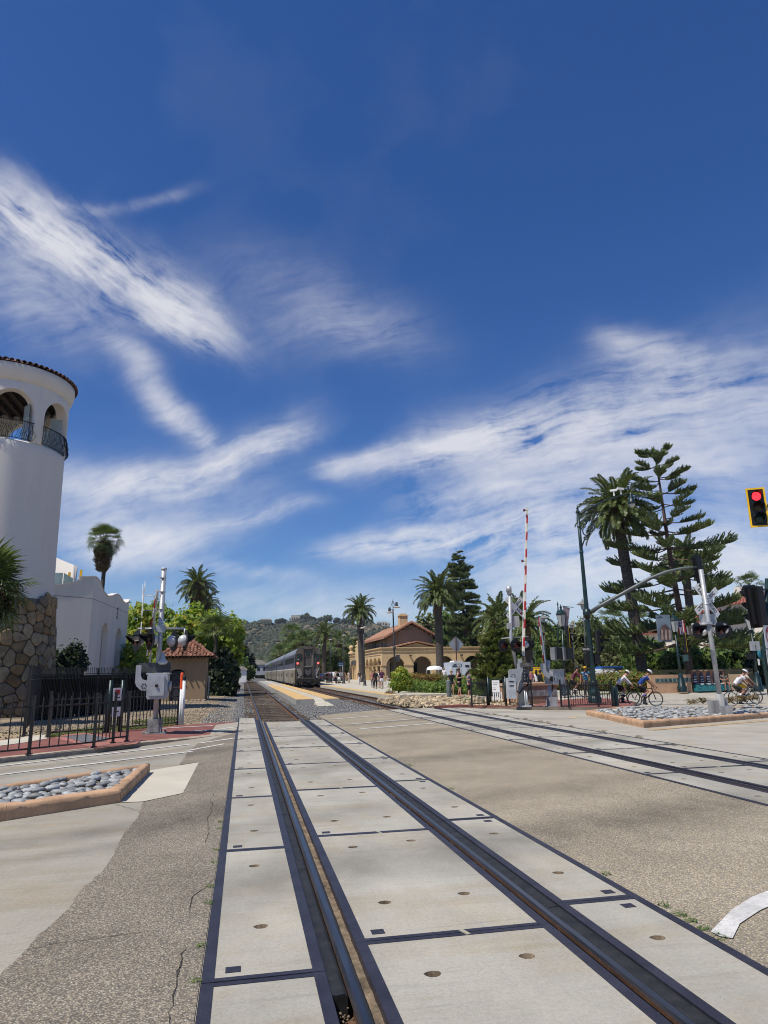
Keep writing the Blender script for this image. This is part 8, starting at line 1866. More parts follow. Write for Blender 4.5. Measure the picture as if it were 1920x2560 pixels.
    if hat=='cap':
        mb=MB(); mb.smooth=True; c=hc+up*.035; mb.ball(c,.112,12,6,(.95,1.02,.85)); mb.v=[tuple(Vector(p)) if (Vector(p)-c).dot(up)>-.01 else tuple(c+(Vector(p)-c)*.85+up*.02) for p in mb.v]; mb.box(c+fw*.14+up*.0,(.15,.13,.015)); obj('cap',mb,yellow_c if extra!='red' else red_c,root)
    # clothes over the same joints
    def garment(name,nodes,links,grow,m):
        vs=[];rs=[]
        for n in nodes: r=R[ix[n]]; g=grow.get(n,.014) if isinstance(grow,dict) else grow; vs.append(V[ix[n]]); rs.append(tuple(x+g for x in r) if isinstance(r,tuple) else r+g)
        return vs,rs,[(nodes.index(a),nodes.index(b_)) for a,b_ in links]
    n=['wst','pel','che','shL','shR']; l=[('pel','wst'),('wst','che'),('che','shL'),('che','shR')]; vs,rs,es=garment('shirt',n,l,{'wst':.045*b,'pel':.045*b,'che':.045*b,'shL':.022,'shR':.022},top)
    base=len(vs); vs.append(J['che'].lerp(J['nek'],.72)); rs.append(.075); es.append((2,base))
    if sleeves!='none':
        for q,i in (('L',3),('R',4)):
            if sleeves=='short': vs.append(J['sh'+q].lerp(J['el'+q],.62)); rs.append(.062*b); es.append((i,len(vs)-1))
            else:
                vs.append(J['el'+q]); rs.append(.054); es.append((i,len(vs)-1)); vs.append(J['el'+q].lerp(J['wr'+q],.93)); rs.append(.042); es.append((len(vs)-2,len(vs)-1))
    if dress:
        k=len(vs); dn=Vector((0,0,-1)); c=(J['knL']+J['knR'])/2; vs.append(J['pel'].lerp(c,.5)); rs.append(.185*b); es.append((1,k)); vs.append(J['pel'].lerp(c,dress)); rs.append(.215*b); es.append((k,k+1))
    skin_mesh('dress' if dress else 'shirt',vs,es,rs,top,root,0)
    if not dress or dress<.7:
        vs=[J['pel']+Vector((0,0,.03)),J['pel']]; rs=[(.135*b,.112*b),(.145*b,.122*b)]; es=[(0,1)]
        for q in 'LR':
            k=len(vs); vs.append(J['hp'+q]); rs.append(.105*b); es.append((1,k)); t={'micro':.42,'shorts':.75,'knee':.98,'long':1.}[legs]; vs.append(J['hp'+q].lerp(J['kn'+q],t if legs!='long' else .98)); rs.append(.092*b if legs in('micro','shorts') else (.085 if legs=='knee' else .068)); es.append((k,k+1))
            if legs=='long': vs.append(J['kn'+q].lerp(J['an'+q],.95)); rs.append(.055); es.append((k+1,k+2))
        skin_mesh('trousers' if legs=='long' else 'shorts',vs,es,rs,bottom,root,1)
    for q in 'LR':
        d=(J['to'+q]-J['an'+q]); heel=J['an'+q]+Vector((0,0,-.045))-d.normalized()*.05; skin_mesh('shoe',[heel,J['an'+q]+d*.5+Vector((0,0,-.025)),J['to'+q]+d.normalized()*.04],[(0,1),(1,2)],[.045,.05,.036],shoe,root,0)
        if socks: mb=MB(); mb.tube([J['an'+q],J['an'+q].lerp(J['kn'+q],.30)],[.044,.052],9); obj('sock',mb,socks,root)
    return root
# people on the station platform and plaza
def foot(px,py,dep,z): p=at_depth(px,py,dep); p.z=z; return p
P_=lambda px,dep,z=.12:foot(px,1700,dep,z)
person('woman in a black dress and leggings walking along the platform',P_(939,61),rad(-8),1.66,walk(.6),skin_l,black_c,black_c,hair_b,True,'long','long',dress=.62,fem=True)
person('bald man in purple shirt and white shorts walking on the platform',P_(954.5,60.5),rad(-6),1.74,walk(.5),skin_t,purple_c,white_c,None,sleeves='short',legs='shorts',build=1.1)
person('person in white top with grey shorts behind the purple shirt man',P_(947,63),rad(-10),1.68,walk(.5),skin_l,white_c,grey_c,hair_b,legs='shorts')
person('person in pink top half hidden behind the woman in black',P_(931.5,65),rad(0),1.62,walk(.4),skin_l,pink_c,denim,hair_b,True,fem=True)
person('distant woman in white trousers near the side arcade',P_(898.5,84),rad(10),1.66,walk(.4),skin_l,charcoal_c,white_c,hair_b,True,fem=True)
person('distant person in pale clothes at the far end of the side arcade',P_(872,96),rad(20),1.7,STAND,skin_l,cream_c,cream_c,hair_b)
for px,dep,t,bt,l,hh in ((817,100,black_c,black_c,'distant person in black by the first platform lamps',hair_b),(821.5,101,maroon_c,charcoal_c,'distant person in maroon beside the one in black',hair_k),(829,99,denim,navy_c,'distant person in denim right of the lamp post by the train',hair_b),(840,98,cream_c,navy_c,'distant person in a cream top standing in the platform group',hair_y),(844.5,97,black_c,khaki,'distant person in black top and khaki trousers in the platform group',hair_b),(849,99,white_c,charcoal_c,'distant person in white behind the stroller',hair_k)): person(l,P_(px,dep),rad(20+px%40),1.68,STAND,skin_t,t,bt,hh,sleeves='long',group='people waiting near the train')
def stroller():
    p=P_(848,94); root=thing('stroller','white and grey pushchair on the platform near the train','stroller',p,rad(40)); mb=MB(); mb.tube([(-.5,0,1.0),(-.25,0,.6),(.35,0,.12)],.025,6); mb.tube([(-.35,0,.12),(.2,0,.7)],.025,6); obj('frame',mb,silver,root); mb=MB(); mb.smooth=True; mb.ball((.0,0,.62),.3,10,6,(1,.75,.8)); obj('seat',mb,white_c,root)
    for x in (-.35,.38):
        for y in (-.22,.22): mb=MB(); mb.cyl((x,y-.02,.12),(x,y+.02,.12),.12,n=12); obj('wheel',mb,black,root)
stroller()
# the three waiting on the path
h3=lambda px,py,dep:(lambda p:Vector((p.x,p.y,p.z)))(at_depth(px,py,dep))
def on(px,dep,z): return foot(px,1730,dep,z)
ps=dict(STAND); ps.update(wrR=(.16,-.24,1.02),elR=(.25,.02,1.12))
person('blonde woman in black top and navy shorts beside the grey bollard',on(1130,46,-.02),rad(-6),1.66,STAND,skin_l,black_c,navy_c,hair_y,False,'short','micro',fem=True)
ps=walk(.5); ps.update(elR=(.25,.02,1.16),wrR=(.06,-.22,1.20),elL=(-.26,.06,1.12),wrL=(-.12,-.18,1.16))
person('large person in black tank top and long black shorts with red shoes',on(1149,44.5,-.02),rad(52),1.78,ps,skin_l,black_c,black_c,hair_b,sleeves='none',legs='knee',shoe=red_c,build=1.42)
ps=dict(STAND); ps.update(elL=(-.24,.02,1.14),wrL=(-.10,-.26,1.22),elR=(.24,.02,1.14),wrR=(.10,-.26,1.24))
pg=person('dark haired girl in grey shirt with a dusty red bag looking at her phone',on(1172,42.3,-.08),rad(58),1.66,ps,skin_l,grey_c,black_c,hair_k,True,'short','knee',fem=True)
bag=thing('shoulder_bag','dusty red shoulder bag on the dark haired girl','bag',pg.location+Vector((.1,-.15,.86)),rad(58)); mb=MB(); mb.smooth=True; mb.ball((0,0,0),.2,10,6,(1.1,.6,.8)); obj('pouch',mb,maroon_c,bag); mb=MB(); mb.tube([(-.18,0,.08),(-.12,-.05,.45),(.0,.03,.62)],.018,5); obj('strap',mb,maroon_c,bag)
# behind the planter wall
ps=dict(STAND); ps.update(elR=(.24,-.05,1.15),wrR=(.06,-.16,1.46),elL=(-.24,.04,1.12),wrL=(-.2,-.12,1.1))
person('grey haired woman in a pink blouse standing behind the planter wall',on(1329,41.5,-.02),rad(20),1.66,ps,skin_l,pink_c,grey_c,hair_g,False,'long','long',fem=True)
person('person in a white jacket behind the planter wall',on(1344,43,-.02),rad(150),1.6,STAND,skin_l,white_c,charcoal_c,hair_k,True,'long','long',fem=True)
person('person in a black jacket behind the planter wall by the short gate',on(1353,42,-.02),rad(100),1.6,STAND,skin_t,black_c,black_c,hair_k,False,'long','long')
person('man in black just left of the woman in pink',on(1316,42.5,-.02),rad(-30),1.6,STAND,skin_d,black_c,black_c,hair_k,False,'long','long')
person('dark haired person with backpack and dark jeans behind the iron fence',on(1407,38.5,-.02),rad(160),1.66,STAND,skin_t,black_c,denim,hair_k,True,'short','long',fem=True)
ps=dict(STAND); ps.update(elL=(-.27,.0,1.13),wrL=(-.30,-.08,.9))
person('man in a blue flowered shirt and orange cap by the street mast',on(1467,39,-.02),rad(-25),1.76,ps,skin_t,aloha,charcoal_c,hair_b,sleeves='short',legs='long',hat='cap')
for px,dep,l in ((1112,70,'person in white top seen over the hedge by the palm trunk'),): person(l,on(px,dep,.3),rad(150),1.6,STAND,skin_l,white_c,khaki,hair_y)
# ================================================================== BICYCLES AND RIDERS
def bicycle(label,loc,yaw,s=1.,frame=black,group=None,name='bicycle'):
    root=thing(name,label,'bicycle',loc,yaw,group); root.scale=(s,s,s); r=.34
    for x in (-.50,.50):
        mb=MB(); n=28; mb.tube([(x+r*math.cos(2*PI*i/n),0,r+r*math.sin(2*PI*i/n)) for i in range(n+1)],.016,6,False); w_=obj('wheel',mb,rubber,root)
        mb=MB(); mb.tube([(x+(r-.03)*math.cos(2*PI*i/n),0,r+(r-.03)*math.sin(2*PI*i/n)) for i in range(n+1)],.013,5,False); mb.cyl((x,-.05,r),(x,.05,r),.022,n=8); obj('rim',mb,charcoal_c if frame is black else galv,w_)
        mb=MB()
        for i in range(14): a=2*PI*i/14; mb.tube([(x,.03*(-1)**i,r),(x+(r-.03)*math.cos(a),0,r+(r-.03)*math.sin(a))],.0025,3,False)
        obj('spokes',mb,galv,w_)
    bb=(-.06,0,.27); st=(-.22,0,.80); hd=(.36,0,.84); hd2=(.39,0,.70)
    mb=MB(); mb.tube([bb,st],.018,7); mb.tube([st,hd],.017,7); mb.tube([bb,hd2],.022,7); mb.tube([hd,hd2],.02,7)
    for y in (-.05,.05): mb.tube([bb,(-.5,y,r)],.011,6); mb.tube([st,(-.5,y,r)],.010,6); mb.tube([hd2,(.50,y,r)],.014,6)
    obj('frame',mb,frame,root)
    mb=MB(); mb.tube([st,(-.25,0,.92)],.014,6); mb.smooth=True; mb.box((-.24,0,.94),(.28,.13,.05),taper=.8); obj('saddle',mb,black,root)
    mb=MB(); mb.tube([hd,(.34,0,.93),(.42,0,.95)],.016,6); mb.tube([(.42,-.2,.95),(.42,.2,.95)],.014,6)
    for y in (-.2,.2): mb.tube([(.42,y,.95),(.50,y,.94),(.53,y,.86),(.46,y,.80),(.40,y,.80)],.015,6)
    obj('handlebar',mb,black,root)
    mb=MB(); mb.cyl((-.06,-.04,.27),(-.06,-.055,.27),.10,n=16); mb.tube([(-.06,-.08,.27),(-.02,-.08,.11)],.012,5); mb.tube([(-.06,.08,.27),(-.10,.08,.43)],.012,5); mb.box((-.02,-.12,.10),(.09,.07,.02)); mb.box((-.10,.12,.44),(.09,.07,.02)); obj('crank',mb,charcoal_c,root)
    return root
RIDE=dict(pel=(0,.24,1.00),che=(0,-.06,1.36),nek=(0,-.21,1.46),hed=(0,-.31,1.58),shL=(-.18,-.12,1.37),elL=(-.19,-.28,1.16),wrL=(-.19,-.44,.99),shR=(.18,-.12,1.37),elR=(.19,-.28,1.16),wrR=(.19,-.44,.99),hpL=(-.09,.22,.94),knL=(-.10,-.16,.72),anL=(-.10,.10,.50),toL=(-.10,-.06,.44),hpR=(.09,.22,.94),knR=(.10,-.10,.58),anR=(.10,.06,.18),toR=(.10,-.10,.12))
def rider(label,loc,yaw,s,top,bottom,hat,sleeves,skin=skin_t,bike_label='',frame=black,shoe=black_c,socks=None,build=1.):
    """bike points along +x of its own frame; the rider's forward (-y) is turned to match"""
    b=bicycle(bike_label,loc,yaw,s,frame,group='bicycles crossing the road'); p=person(label,loc,yaw+PI/2,1.74*s,RIDE,skin,top,bottom,hair_b,False,sleeves,'shorts',hat=hat,shoe=shoe,socks=socks,build=build); return p
def ground_at(px,py): p=at_ground(px,py); return p
c=at_ground(1615,1766); rider('cyclist in blue jersey and white helmet riding a black road bike',c,rad(-14),1.06,blue_c,black_c,'helmet_white','short',bike_label='black road bike under the blue jersey cyclist',socks=cloth('violet',(.10,.10,.42)),shoe=charcoal_c)
c=at_ground(1560,1761); rider('cyclist in a long white shirt and cream helmet behind the blue jersey rider',c,rad(-14),1.04,white_c,black_c,'helmet_cream','long',skin_l,bike_label='black road bike under the white shirted cyclist',socks=white_c)
c=at_ground(1856,1765); rider('cyclist in white shirt, dark olive shorts and white helmet by the crossbuck signal',c,rad(-16),1.04,white_c,green_c,'helmet_white','short',bike_label='grey road bike of the cyclist in olive shorts',frame=galv,socks=white_c)
c=at_ground(1866,1759.5); rider('half hidden cyclist in a cream and yellow jersey beyond the white shirted one',c,rad(-16),1.05,cream_c,yellow_c,'helmet_black','short',bike_label='black bike of the half hidden yellow jersey cyclist')
c=on(1440,39.5,-.02); ps=dict(RIDE); ps.update(pel=(0,.18,1.02),che=(0,-.05,1.40),nek=(0,-.16,1.52),hed=(0,-.22,1.66),shL=(-.18,-.09,1.42),shR=(.18,-.09,1.42),anR=(.14,.02,.10),toR=(.15,-.14,.05),knR=(.13,-.02,.55),elL=(-.2,-.26,1.2),elR=(.2,-.26,1.2))
bicycle('thin framed road bike of the maroon shirted cyclist behind the fence',c,rad(-20),1.0,black,'bicycles crossing the road'); person('cyclist in a maroon long sleeved shirt and black helmet waiting behind the fence',c,rad(70),1.74,ps,skin_t,maroon_c,black_c,hair_b,False,'long','shorts',hat='helmet_black',shoe=white_c)
bicycle('white step-through bike leaning near the arcade behind the lamp post',foot(976,1710,66,.1),rad(150),1.0,white,None)
mb=None
# ================================================================== BOLLARDS, SIGNS, VAN, WALLS
p=on(1122,42,-.08); root=thing('bollard','round topped grey green bollard standing among the tan rocks','bollard',p); mb=MB(); mb.smooth=True; mb.lathe([(.15,-.1),(.145,1.02),(.13,1.10),(.08,1.15),(0,1.17)],n=14); obj('post',mb,mat('grey_green_bollard',(.14,.165,.15),.6,.15,3),root); mb=MB(); mb.lathe([(.3,-.05),(.28,.02),(.14,.04)],n=12); obj('footing',mb,pale_conc,root)
p=at_ground(1541,1766,.1); root=thing('bollard','dark green bollard at the end of the iron fence by the road','bollard',p); mb=MB(); mb.smooth=True; mb.lathe([(.13,0),(.13,.86),(.12,.9),(0,.91)],n=14); obj('post',mb,greenpaint,root)
def diamond():
    p=on(1143,50,-.1); root=thing('diamond_sign','grey back of a diamond road sign on a rusty brown post','sign',p); k=lambda px,py:at_y(px,py,p.y)-p; T=k(1139.5,1592); B0=k(1143,1660); mb=MB(); mb.box((T*.5)+Vector((0,-.03,0)),(.09,.06,T.z+.1),M=(T).to_track_quat('Z','Y').to_matrix()); obj('post',mb,mat('rusty_post',(.13,.065,.045),.85,.25,4),root)
    c=k(1140.5,1611); s=.62; mb=MB(); mb.prism([(0,-s),(s,0),(0,s),(-s,0)],-.006,.006,M=facing((0,0,0),rad(6)).to_3x3(),off=c+Vector((0,.03,0))); obj('plate',mb,mat('bare_aluminium',(.40,.41,.43),.45,.06,3,metal=.4),root)
    for py,h,m,t in ((1657,.30,white,None),(1664,.24,mat('hotline_blue',(.015,.06,.18),.5),'988'),(1669.5,.14,white,None)):
        c=k(1143.5,py)+Vector((0,-.08,0)); mb=MB(); mb.box(c,(.62,.02,h)); s_=obj('hotline_plate',mb,m,root)
        if t: letters(t,.24,s_,facing(c+Vector((.08,-.013,0)),0),white); mb=MB(); mb.tube([c+Vector((-.2,-.014,.06)),c+Vector((-.23,-.014,0)),c+Vector((-.2,-.014,-.06))],.012,4); obj('handset_icon',mb,white,s_)
        else:
            mb=MB(); 
            for i in range(2 if h>.2 else 1): mb.box(c+Vector((0,-.012,.06-.14*i if h>.2 else 0)),(.5,.004,.05 if i else .03))
            obj('print_line',mb,mat('grey_print',(.18,.18,.19),.6),s_)
diamond()
def car(label,loc,yaw,col,kind='sedan',s=1.,group='cars parked in the car park',rough=.3):
    root=thing('parked_car',label,'car',loc,yaw,group); pm=mat('car_paint_'+kind+str(col),col,rough,.04,2,coat=.5); W_=.9
    prof={'sedan':[(-2.2,.35),(2.2,.35),(2.25,.65),(1.9,.85),(1.05,.95),(.45,1.40),(-.9,1.42),(-1.6,1.02),(-2.2,.95)],'suv':[(-2.2,.35),(2.2,.35),(2.25,.8),(1.9,1.0),(1.1,1.1),(.55,1.68),(-1.9,1.72),(-2.2,1.1)],'van':[(-2.5,.35),(2.4,.35),(2.45,.9),(2.0,1.15),(1.5,1.35),(1.0,2.0),(-2.45,2.05),(-2.5,.9)],'truck':[(-2.6,.45),(2.5,.45),(2.55,1.0),(2.2,1.1),(1.3,1.15),(.8,1.75),(-.6,1.78),(-.75,1.12),(-2.6,1.12)]}[kind]
    mb=MB(); mb.prism(prof,-W_,W_,M=Matrix(((1,0,0),(0,0,1),(0,1,0)))); me=mb
    me.v=[(x,y*(1 if z<1.05 else (.80 if z>1.3 else .92)),z) for x,y,z in me.v]; obj('body',me,pm,root)
    top=max(z for x,z in prof); g={'sedan':[(.95,1.0),(.42,1.36),(-.88,1.37),(-1.45,1.03)],'suv':[(1.0,1.14),(.5,1.6),(-1.8,1.62),(-1.98,1.15)],'van':[(1.45,1.4),(1.0,1.9),(-2.3,1.92),(-2.35,1.4)],'truck':[(1.2,1.19),(.75,1.68),(-.5,1.7),(-.6,1.19)]}[kind]
    for sg in (-1,1): mb=MB(); mb.add([(x,sg*(W_*(.94 if z<1.3 else .82)+.012),z) for x,z in g],[(0,1,2,3),(3,2,1,0)]); obj('side_window',mb,glassdark,root)
    for sg,a,b in ((1,g[0],g[1]),(-1,g[3],g[2])): mb=MB(); mb.add([(a[0]+sg*.06,-.72,a[1]),(a[0]+sg*.06,.72,a[1]),(b[0]+sg*.08,.64,b[1]),(b[0]+sg*.08,-.64,b[1])],[(0,1,2,3),(3,2,1,0)]); obj('windscreen' if sg>0 else 'rear_window',mb,glassdark,root)
    for x in (-1.4,1.4):
        for sg in (-1,1): mb=MB(); mb.cyl((x,sg*.70,.33),(x,sg*.93,.33),.33,n=16); w_=obj('wheel',mb,rubber,root); mb=MB(); mb.cyl((x,sg*.925,.33),(x,sg*.94,.33),.2,n=12); obj('rim',mb,galv,w_)
    for sg in (-1,1): mb=MB(); mb.box((2.2,sg*.68,.72),(.08,.3,.12)); obj('headlight',mb,white,root); mb=MB(); mb.box((-2.2,sg*.72,.84),(.08,.22,.14)); obj('tail_light',mb,red,root)
    root.scale=(s,s,s); return root
G0=lambda px,dep,z=0.:foot(px,1690,dep,z)
def lift(px,py,dep,h): p=at_depth(px,py,dep); p.z-=h; return p
for px,py,dep,yw,col,kd,l in ((1538,1666,74,8,(.02,.10,.34),'suv','blue and white car parked behind the hedge by the palm'),(1572,1668,76,12,(.06,.06,.065),'suv','black car parked left of the big palm trunk'),(1605,1671,72,10,(.30,.31,.33),'sedan','silver car parked just right of the big palm trunk'),(1655,1668,78,6,(.38,.015,.02),'sedan','red car parked behind the sign wall'),(1700,1671,74,10,(.02,.022,.03),'sedan','dark car behind the lantern post and sign wall'),(1757,1663,76,8,(.60,.60,.62),'van','white van parked behind the wall by the pine trunk'),(1825,1668,74,6,(.03,.03,.05),'suv','dark navy car parked behind the mosaic bench'),(1862,1669,75,4,(.16,.02,.03),'sedan','dark red car parked behind the right end of the wall'),(1515,1672,70,10,(.55,.55,.55),'sedan','white car half hidden behind the street mast')): car(l,lift(px,py,dep,{'sedan':1.42,'suv':1.7,'van':2.05,'truck':1.78}[kd]),rad(yw-12),col,kd)
car('yellow taxi seen behind the crossing gate mechanism',lift(1345,1668,66,1.42),rad(5),(.75,.42,.01),'sedan',group=None)
for px,py,dep,yw,col,kd,l in ((806,1684,118,60,(.02,.03,.07),'sedan','dark blue car parked beyond the train nose'),(838,1680,125,60,(.5,.5,.52),'suv','pale car parked behind the platform group'),(852,1681,122,70,(.03,.035,.05),'suv','dark car parked behind the blue platform sign'),(826,1682,128,60,(.25,.26,.28),'sedan','grey car parked behind the platform lamp')): car(l,lift(px,py,dep,{'sedan':1.42,'suv':1.7}[kd]),rad(yw),col,kd,group='cars parked beyond the platform')
# white box van with its back towards us, by the arcade
p=G0(1143,78,-.05); root=thing('box_truck','white box truck seen from behind in front of the station arcade','truck',p,rad(-6)); k0=at_depth(1120,1655,78).z; mb=MB(); mb.box((0,0,k0/2+.3),(2.2,4.6,k0-.6)); bx=obj('body',mb,mat('truck_white',(.50,.55,.62),.4,.05,1),root)
for x in (-.72,.72): mb=MB(); mb.box((x,-2.32,k0-.45),(.46,.04,.22)); obj('rear_window',mb,glassdark,root)
mb=MB(); mb.box((0,-2.31,k0/2+.2),(.03,.03,k0-1)); mb.box((-.06,-2.34,1.2),(.04,.05,.5)); obj('door_seam',mb,galv_old,root); mb=MB(); mb.box((0,-2.4,.45),(2.2,.2,.2)); obj('bumper',mb,black,root); mb=MB(); mb.smooth=True; mb.lathe([(0,.18),(.4,.14),(.5,0)],(-.55,-1,k0),12); obj('roof_dome',mb,white,root)
for x in (-.85,.85): mb=MB(); mb.cyl((x-.12,-1.4,.38),(x+.12,-1.4,.38),.38,n=14); obj('wheel',mb,rubber,root)
p=G0(1091,82,-.05); root=thing('pedicab','white domed cart with open sides left of the big palm trunk','cart',lift(1086,1665,80,2.3)); mb=MB(); mb.smooth=True; mb.lathe([(.95,0),(.9,.25),(.6,.42),(0,.5)],(0,0,1.85),16); obj('canopy',mb,white,root); mb=MB(); mb.box((0,0,.75),(1.7,2.6,.7)); obj('body',mb,white,root); mb=MB()
for x in (-.8,.8):
    for y in (-.8,.8): mb.tube([(x*.95,y,1.0),(x*.9,y,1.9)],.03,5)
obj('canopy_posts',mb,galv,root); mb=MB()
for x in (-.75,.75): mb.cyl((x,.2,.3),(x*1.08,.2,.3),.3,n=14)
obj('wheel',mb,rubber,root)
# blue platform sign
p=foot(851,1700,98,.1); root=thing('platform_sign','blue station sign on a pale pole beyond the platform lamps','sign',p); k=lambda px,py:at_y(px,py,p.y)-p; c=k(852,1661); mb=MB(); mb.box(c,(.75,.06,.56)); s_=obj('plate',mb,mat('station_sign_blue',(.015,.05,.11),.5),root); mb=MB(); mb.box(c+Vector((0,-.04,-.12)),(.5,.02,.1)); mb.box(c+Vector((0,-.04,.1)),(.58,.02,.04)); obj('print_line',mb,mat('pale_blue_print',(.35,.45,.55),.5),s_); q=k(857,1669); mb=MB(); mb.tube([(q.x,0,0),(q.x,0,q.z+.4)],.04,6); obj('pole',mb,galv,root)
# ---- planter wall between the two gate mechanisms
def planter(label,a,b,z0,z1,dep,m,cap=None,band=None,name='planter_wall'):
    a,b=Vector(a),Vector(b); d=(b-a); d.z=0; L_=d.length; d.normalize(); n=Vector((-d.y,d.x,0)); root=thing(name,label,'wall',(a.x,a.y,0)); rz=math.atan2(d.y,d.x); c=d*L_/2+n*dep/2; mb=MB(); mb.box((c.x,c.y,(z0+z1)/2),(L_,dep,z1-z0),rz=rz); w_=obj('wall',mb,m,root)
    if cap: mb=MB(); mb.box((c.x,c.y,z1+.05),(L_+.1,dep+.1,.12),rz=rz); obj('coping',mb,cap,root)
    return root,d,n,L_,rz
pk_=mat('peach_stucco',(.52,.32,.19),.9,.1,1.2,speck=.06,speckscale=15,bump=.1,bscale=15)
a=foot(1298,1760,33.5,0); b=foot(1395,1755,34.5,0); r_,d,n,L_,rz=planter('peach planter wall with a tiled frieze between the crossing gates',a,b,-.2,hgt(b,1712),1.6,mat('brown_peach_stucco',(.34,.20,.125),.9,.1,1.2,speck=.06,speckscale=15),pk_)
for i in range(16): mb=MB(); c=d*(L_*(i+.5)/16)-n*.012; mb.box((c.x,c.y,hgt(b,1731)),(L_/16-.02,.02,.30),rz=rz); obj('frieze_tile',mb,mat('pale_frieze_tile',(.30,.29,.27),.5,.25,6,objvar=.25),r_)
mb=MB(); c=d*(-.1)-n*.02; mb.box((c.x,c.y,.55),(.16,.3,1.5),rz=rz); obj('end_pier',mb,pk_,r_)
a=foot(1268,1760,34,0); b=foot(1297,1760,33.8,0); planter('low peach wall behind the tall gate mechanism',a,b,-.2,hgt(b,1713),.5,pk_,pk_)
# ---- sign wall, mosaic bench and back wall on the right
W0=at_depth(1630,1729,44.6); W1=at_depth(1731,1728,45.2); W0.z=W1.z=0
r_,d,n,L_,rz=planter('peach wall with a band of worn blue green tile lettering behind the cyclists',W0,W1,-.2,hgt(W0,1688),.5,pk_,None,name='sign_wall')
zz=hgt(W1,1699.5)
for i in range(26): mb=MB(); c=d*(L_*(.10+.89*(i+.5)/26))-n*.012; mb.box((c.x,c.y,zz),(L_*.89/26-.012,.024,.24),rz=rz); obj('letter_tile',mb,mat('mosaic_tile_a',(.07,.16,.17),.3,.5,9,col2=(.02,.05,.06),objvar=.5) if i%3 else mat('mosaic_tile_b',(.26,.30,.27),.35,.4,9,objvar=.4),r_)
X0=at_depth(1733,1727,45.4); X1=at_depth(1816,1727,46); X0.z=X1.z=0; d=(X1-X0).normalized(); n=Vector((-d.y,d.x,0)); L_=(X1-X0).length; rz=math.atan2(d.y,d.x)
root=thing('mosaic_bench','long teal mosaic bench with blue arched tile backs under the pine','bench',X0)
mt=mat('teal_mosaic',(.04,.26,.27),.3,.5,7,col2=(.02,.10,.13),speck=.4,speckscale=14,world=True); mbk=mat('dark_blue_tile_arch',(.015,.03,.08),.3,.4,8); mbr=mat('brown_tile_pier',(.22,.10,.06),.6,.3,6)
for i in range(10): c=d*(L_*(i+.5)/10)-n*.25; mb=MB(); mb.box((c.x,c.y,.22),(L_/10-.01,.5,.44),rz=rz); obj('seat_block',mb,mt,root)
for i in range(10): c=d*(L_*(i+.5)/10)-n*.25; mb=MB(); mb.box((c.x,c.y,.47),(L_/10-.03,.54,.06),rz=rz); obj('seat_slab',mb,white if i%2 else mbk,root)
mb=MB(); c=d*L_/2+n*.12; mb.box((c.x,c.y,.6),(L_,.2,1.4),rz=rz); obj('back',mb,mbr,root)
for i in range(5):
    w=L_/5*.62; c=d*(L_*(i+.5)/5)-n*.005; mb=MB(); mb.prism([(x,z) for x,z in arch_poly(0,w,.5,.85,8,.36)],-.02,.02,M=Matrix.Rotation(rz,3,'Z')@Matrix(((1,0,0),(0,0,1),(0,1,0))),off=(c.x,c.y,0)); obj('arch_panel',mb,mbk,root)
    for q in range(3): mb=MB(); cc=c-n*.03; mb.box((cc.x,cc.y,.62+q*.16),(w*.7,.02,.05),rz=rz); obj('tile_stripe',mb,mat('cream_tile',(.40,.42,.40),.4),root)
    mb=MB(); cc=d*(L_*(i+.5)/5)+n*.1; mb.box((cc.x,cc.y,1.34),(L_/5*.5,.24,.08),rz=rz); obj('coping',mb,pk_,root)
SIT=dict(STAND); SIT.update(pel=(0,.05,.55),che=(0,.06,.90),nek=(0,.02,1.07),hed=(0,-.03,1.21),shL=(-.18,.04,1.0),elL=(-.24,-.02,.74),wrL=(-.08,-.2,.72),shR=(.18,.04,1.0),elR=(.24,-.02,.74),wrR=(.08,-.2,.72),hpL=(-.09,.02,.53),knL=(-.13,-.42,.52),anL=(-.14,-.40,.10),toL=(-.15,-.57,.05),hpR=(.09,.02,.53),knR=(.13,-.42,.52),anR=(.14,-.40,.10),toR=(.15,-.57,.05))
sp=X0+d*L_*.88-n*.28; person('woman in olive top and black skirt sitting on the mosaic bench',(sp.x,sp.y,-.0),rad(-14),1.72,SIT,skin_t,khaki,black_c,hair_b,True,'short','micro',fem=True)
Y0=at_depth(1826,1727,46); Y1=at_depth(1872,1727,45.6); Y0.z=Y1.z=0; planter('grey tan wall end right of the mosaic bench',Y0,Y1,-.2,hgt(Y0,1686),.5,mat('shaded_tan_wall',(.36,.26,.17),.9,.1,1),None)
Z0=at_depth(1548,1690,60); Z1=at_depth(1884,1690,56); Z0.z=Z1.z=0; planter('long yellow tan wall behind the bench in front of the car park',Z0,Z1,-.2,hgt(Z0,1676),.4,mat('yellow_tan_wall',(.50,.335,.15),.9,.1,.8,speck=.06,speckscale=10),None,name='long_wall')
gr=at_depth(1500,1715,50); sheet('lawn',[tuple(foot(x,1700,dd,0).to_2d()) for x,dd in ((1490,44.5),(1628,45.6),(1740,47),(1900,47),(1960,56),(1545,60),(1480,56))],.03,foliage('lawn_grass',[(.05,.085,.02),(.08,.12,.03),(.13,.15,.05)],0,3))
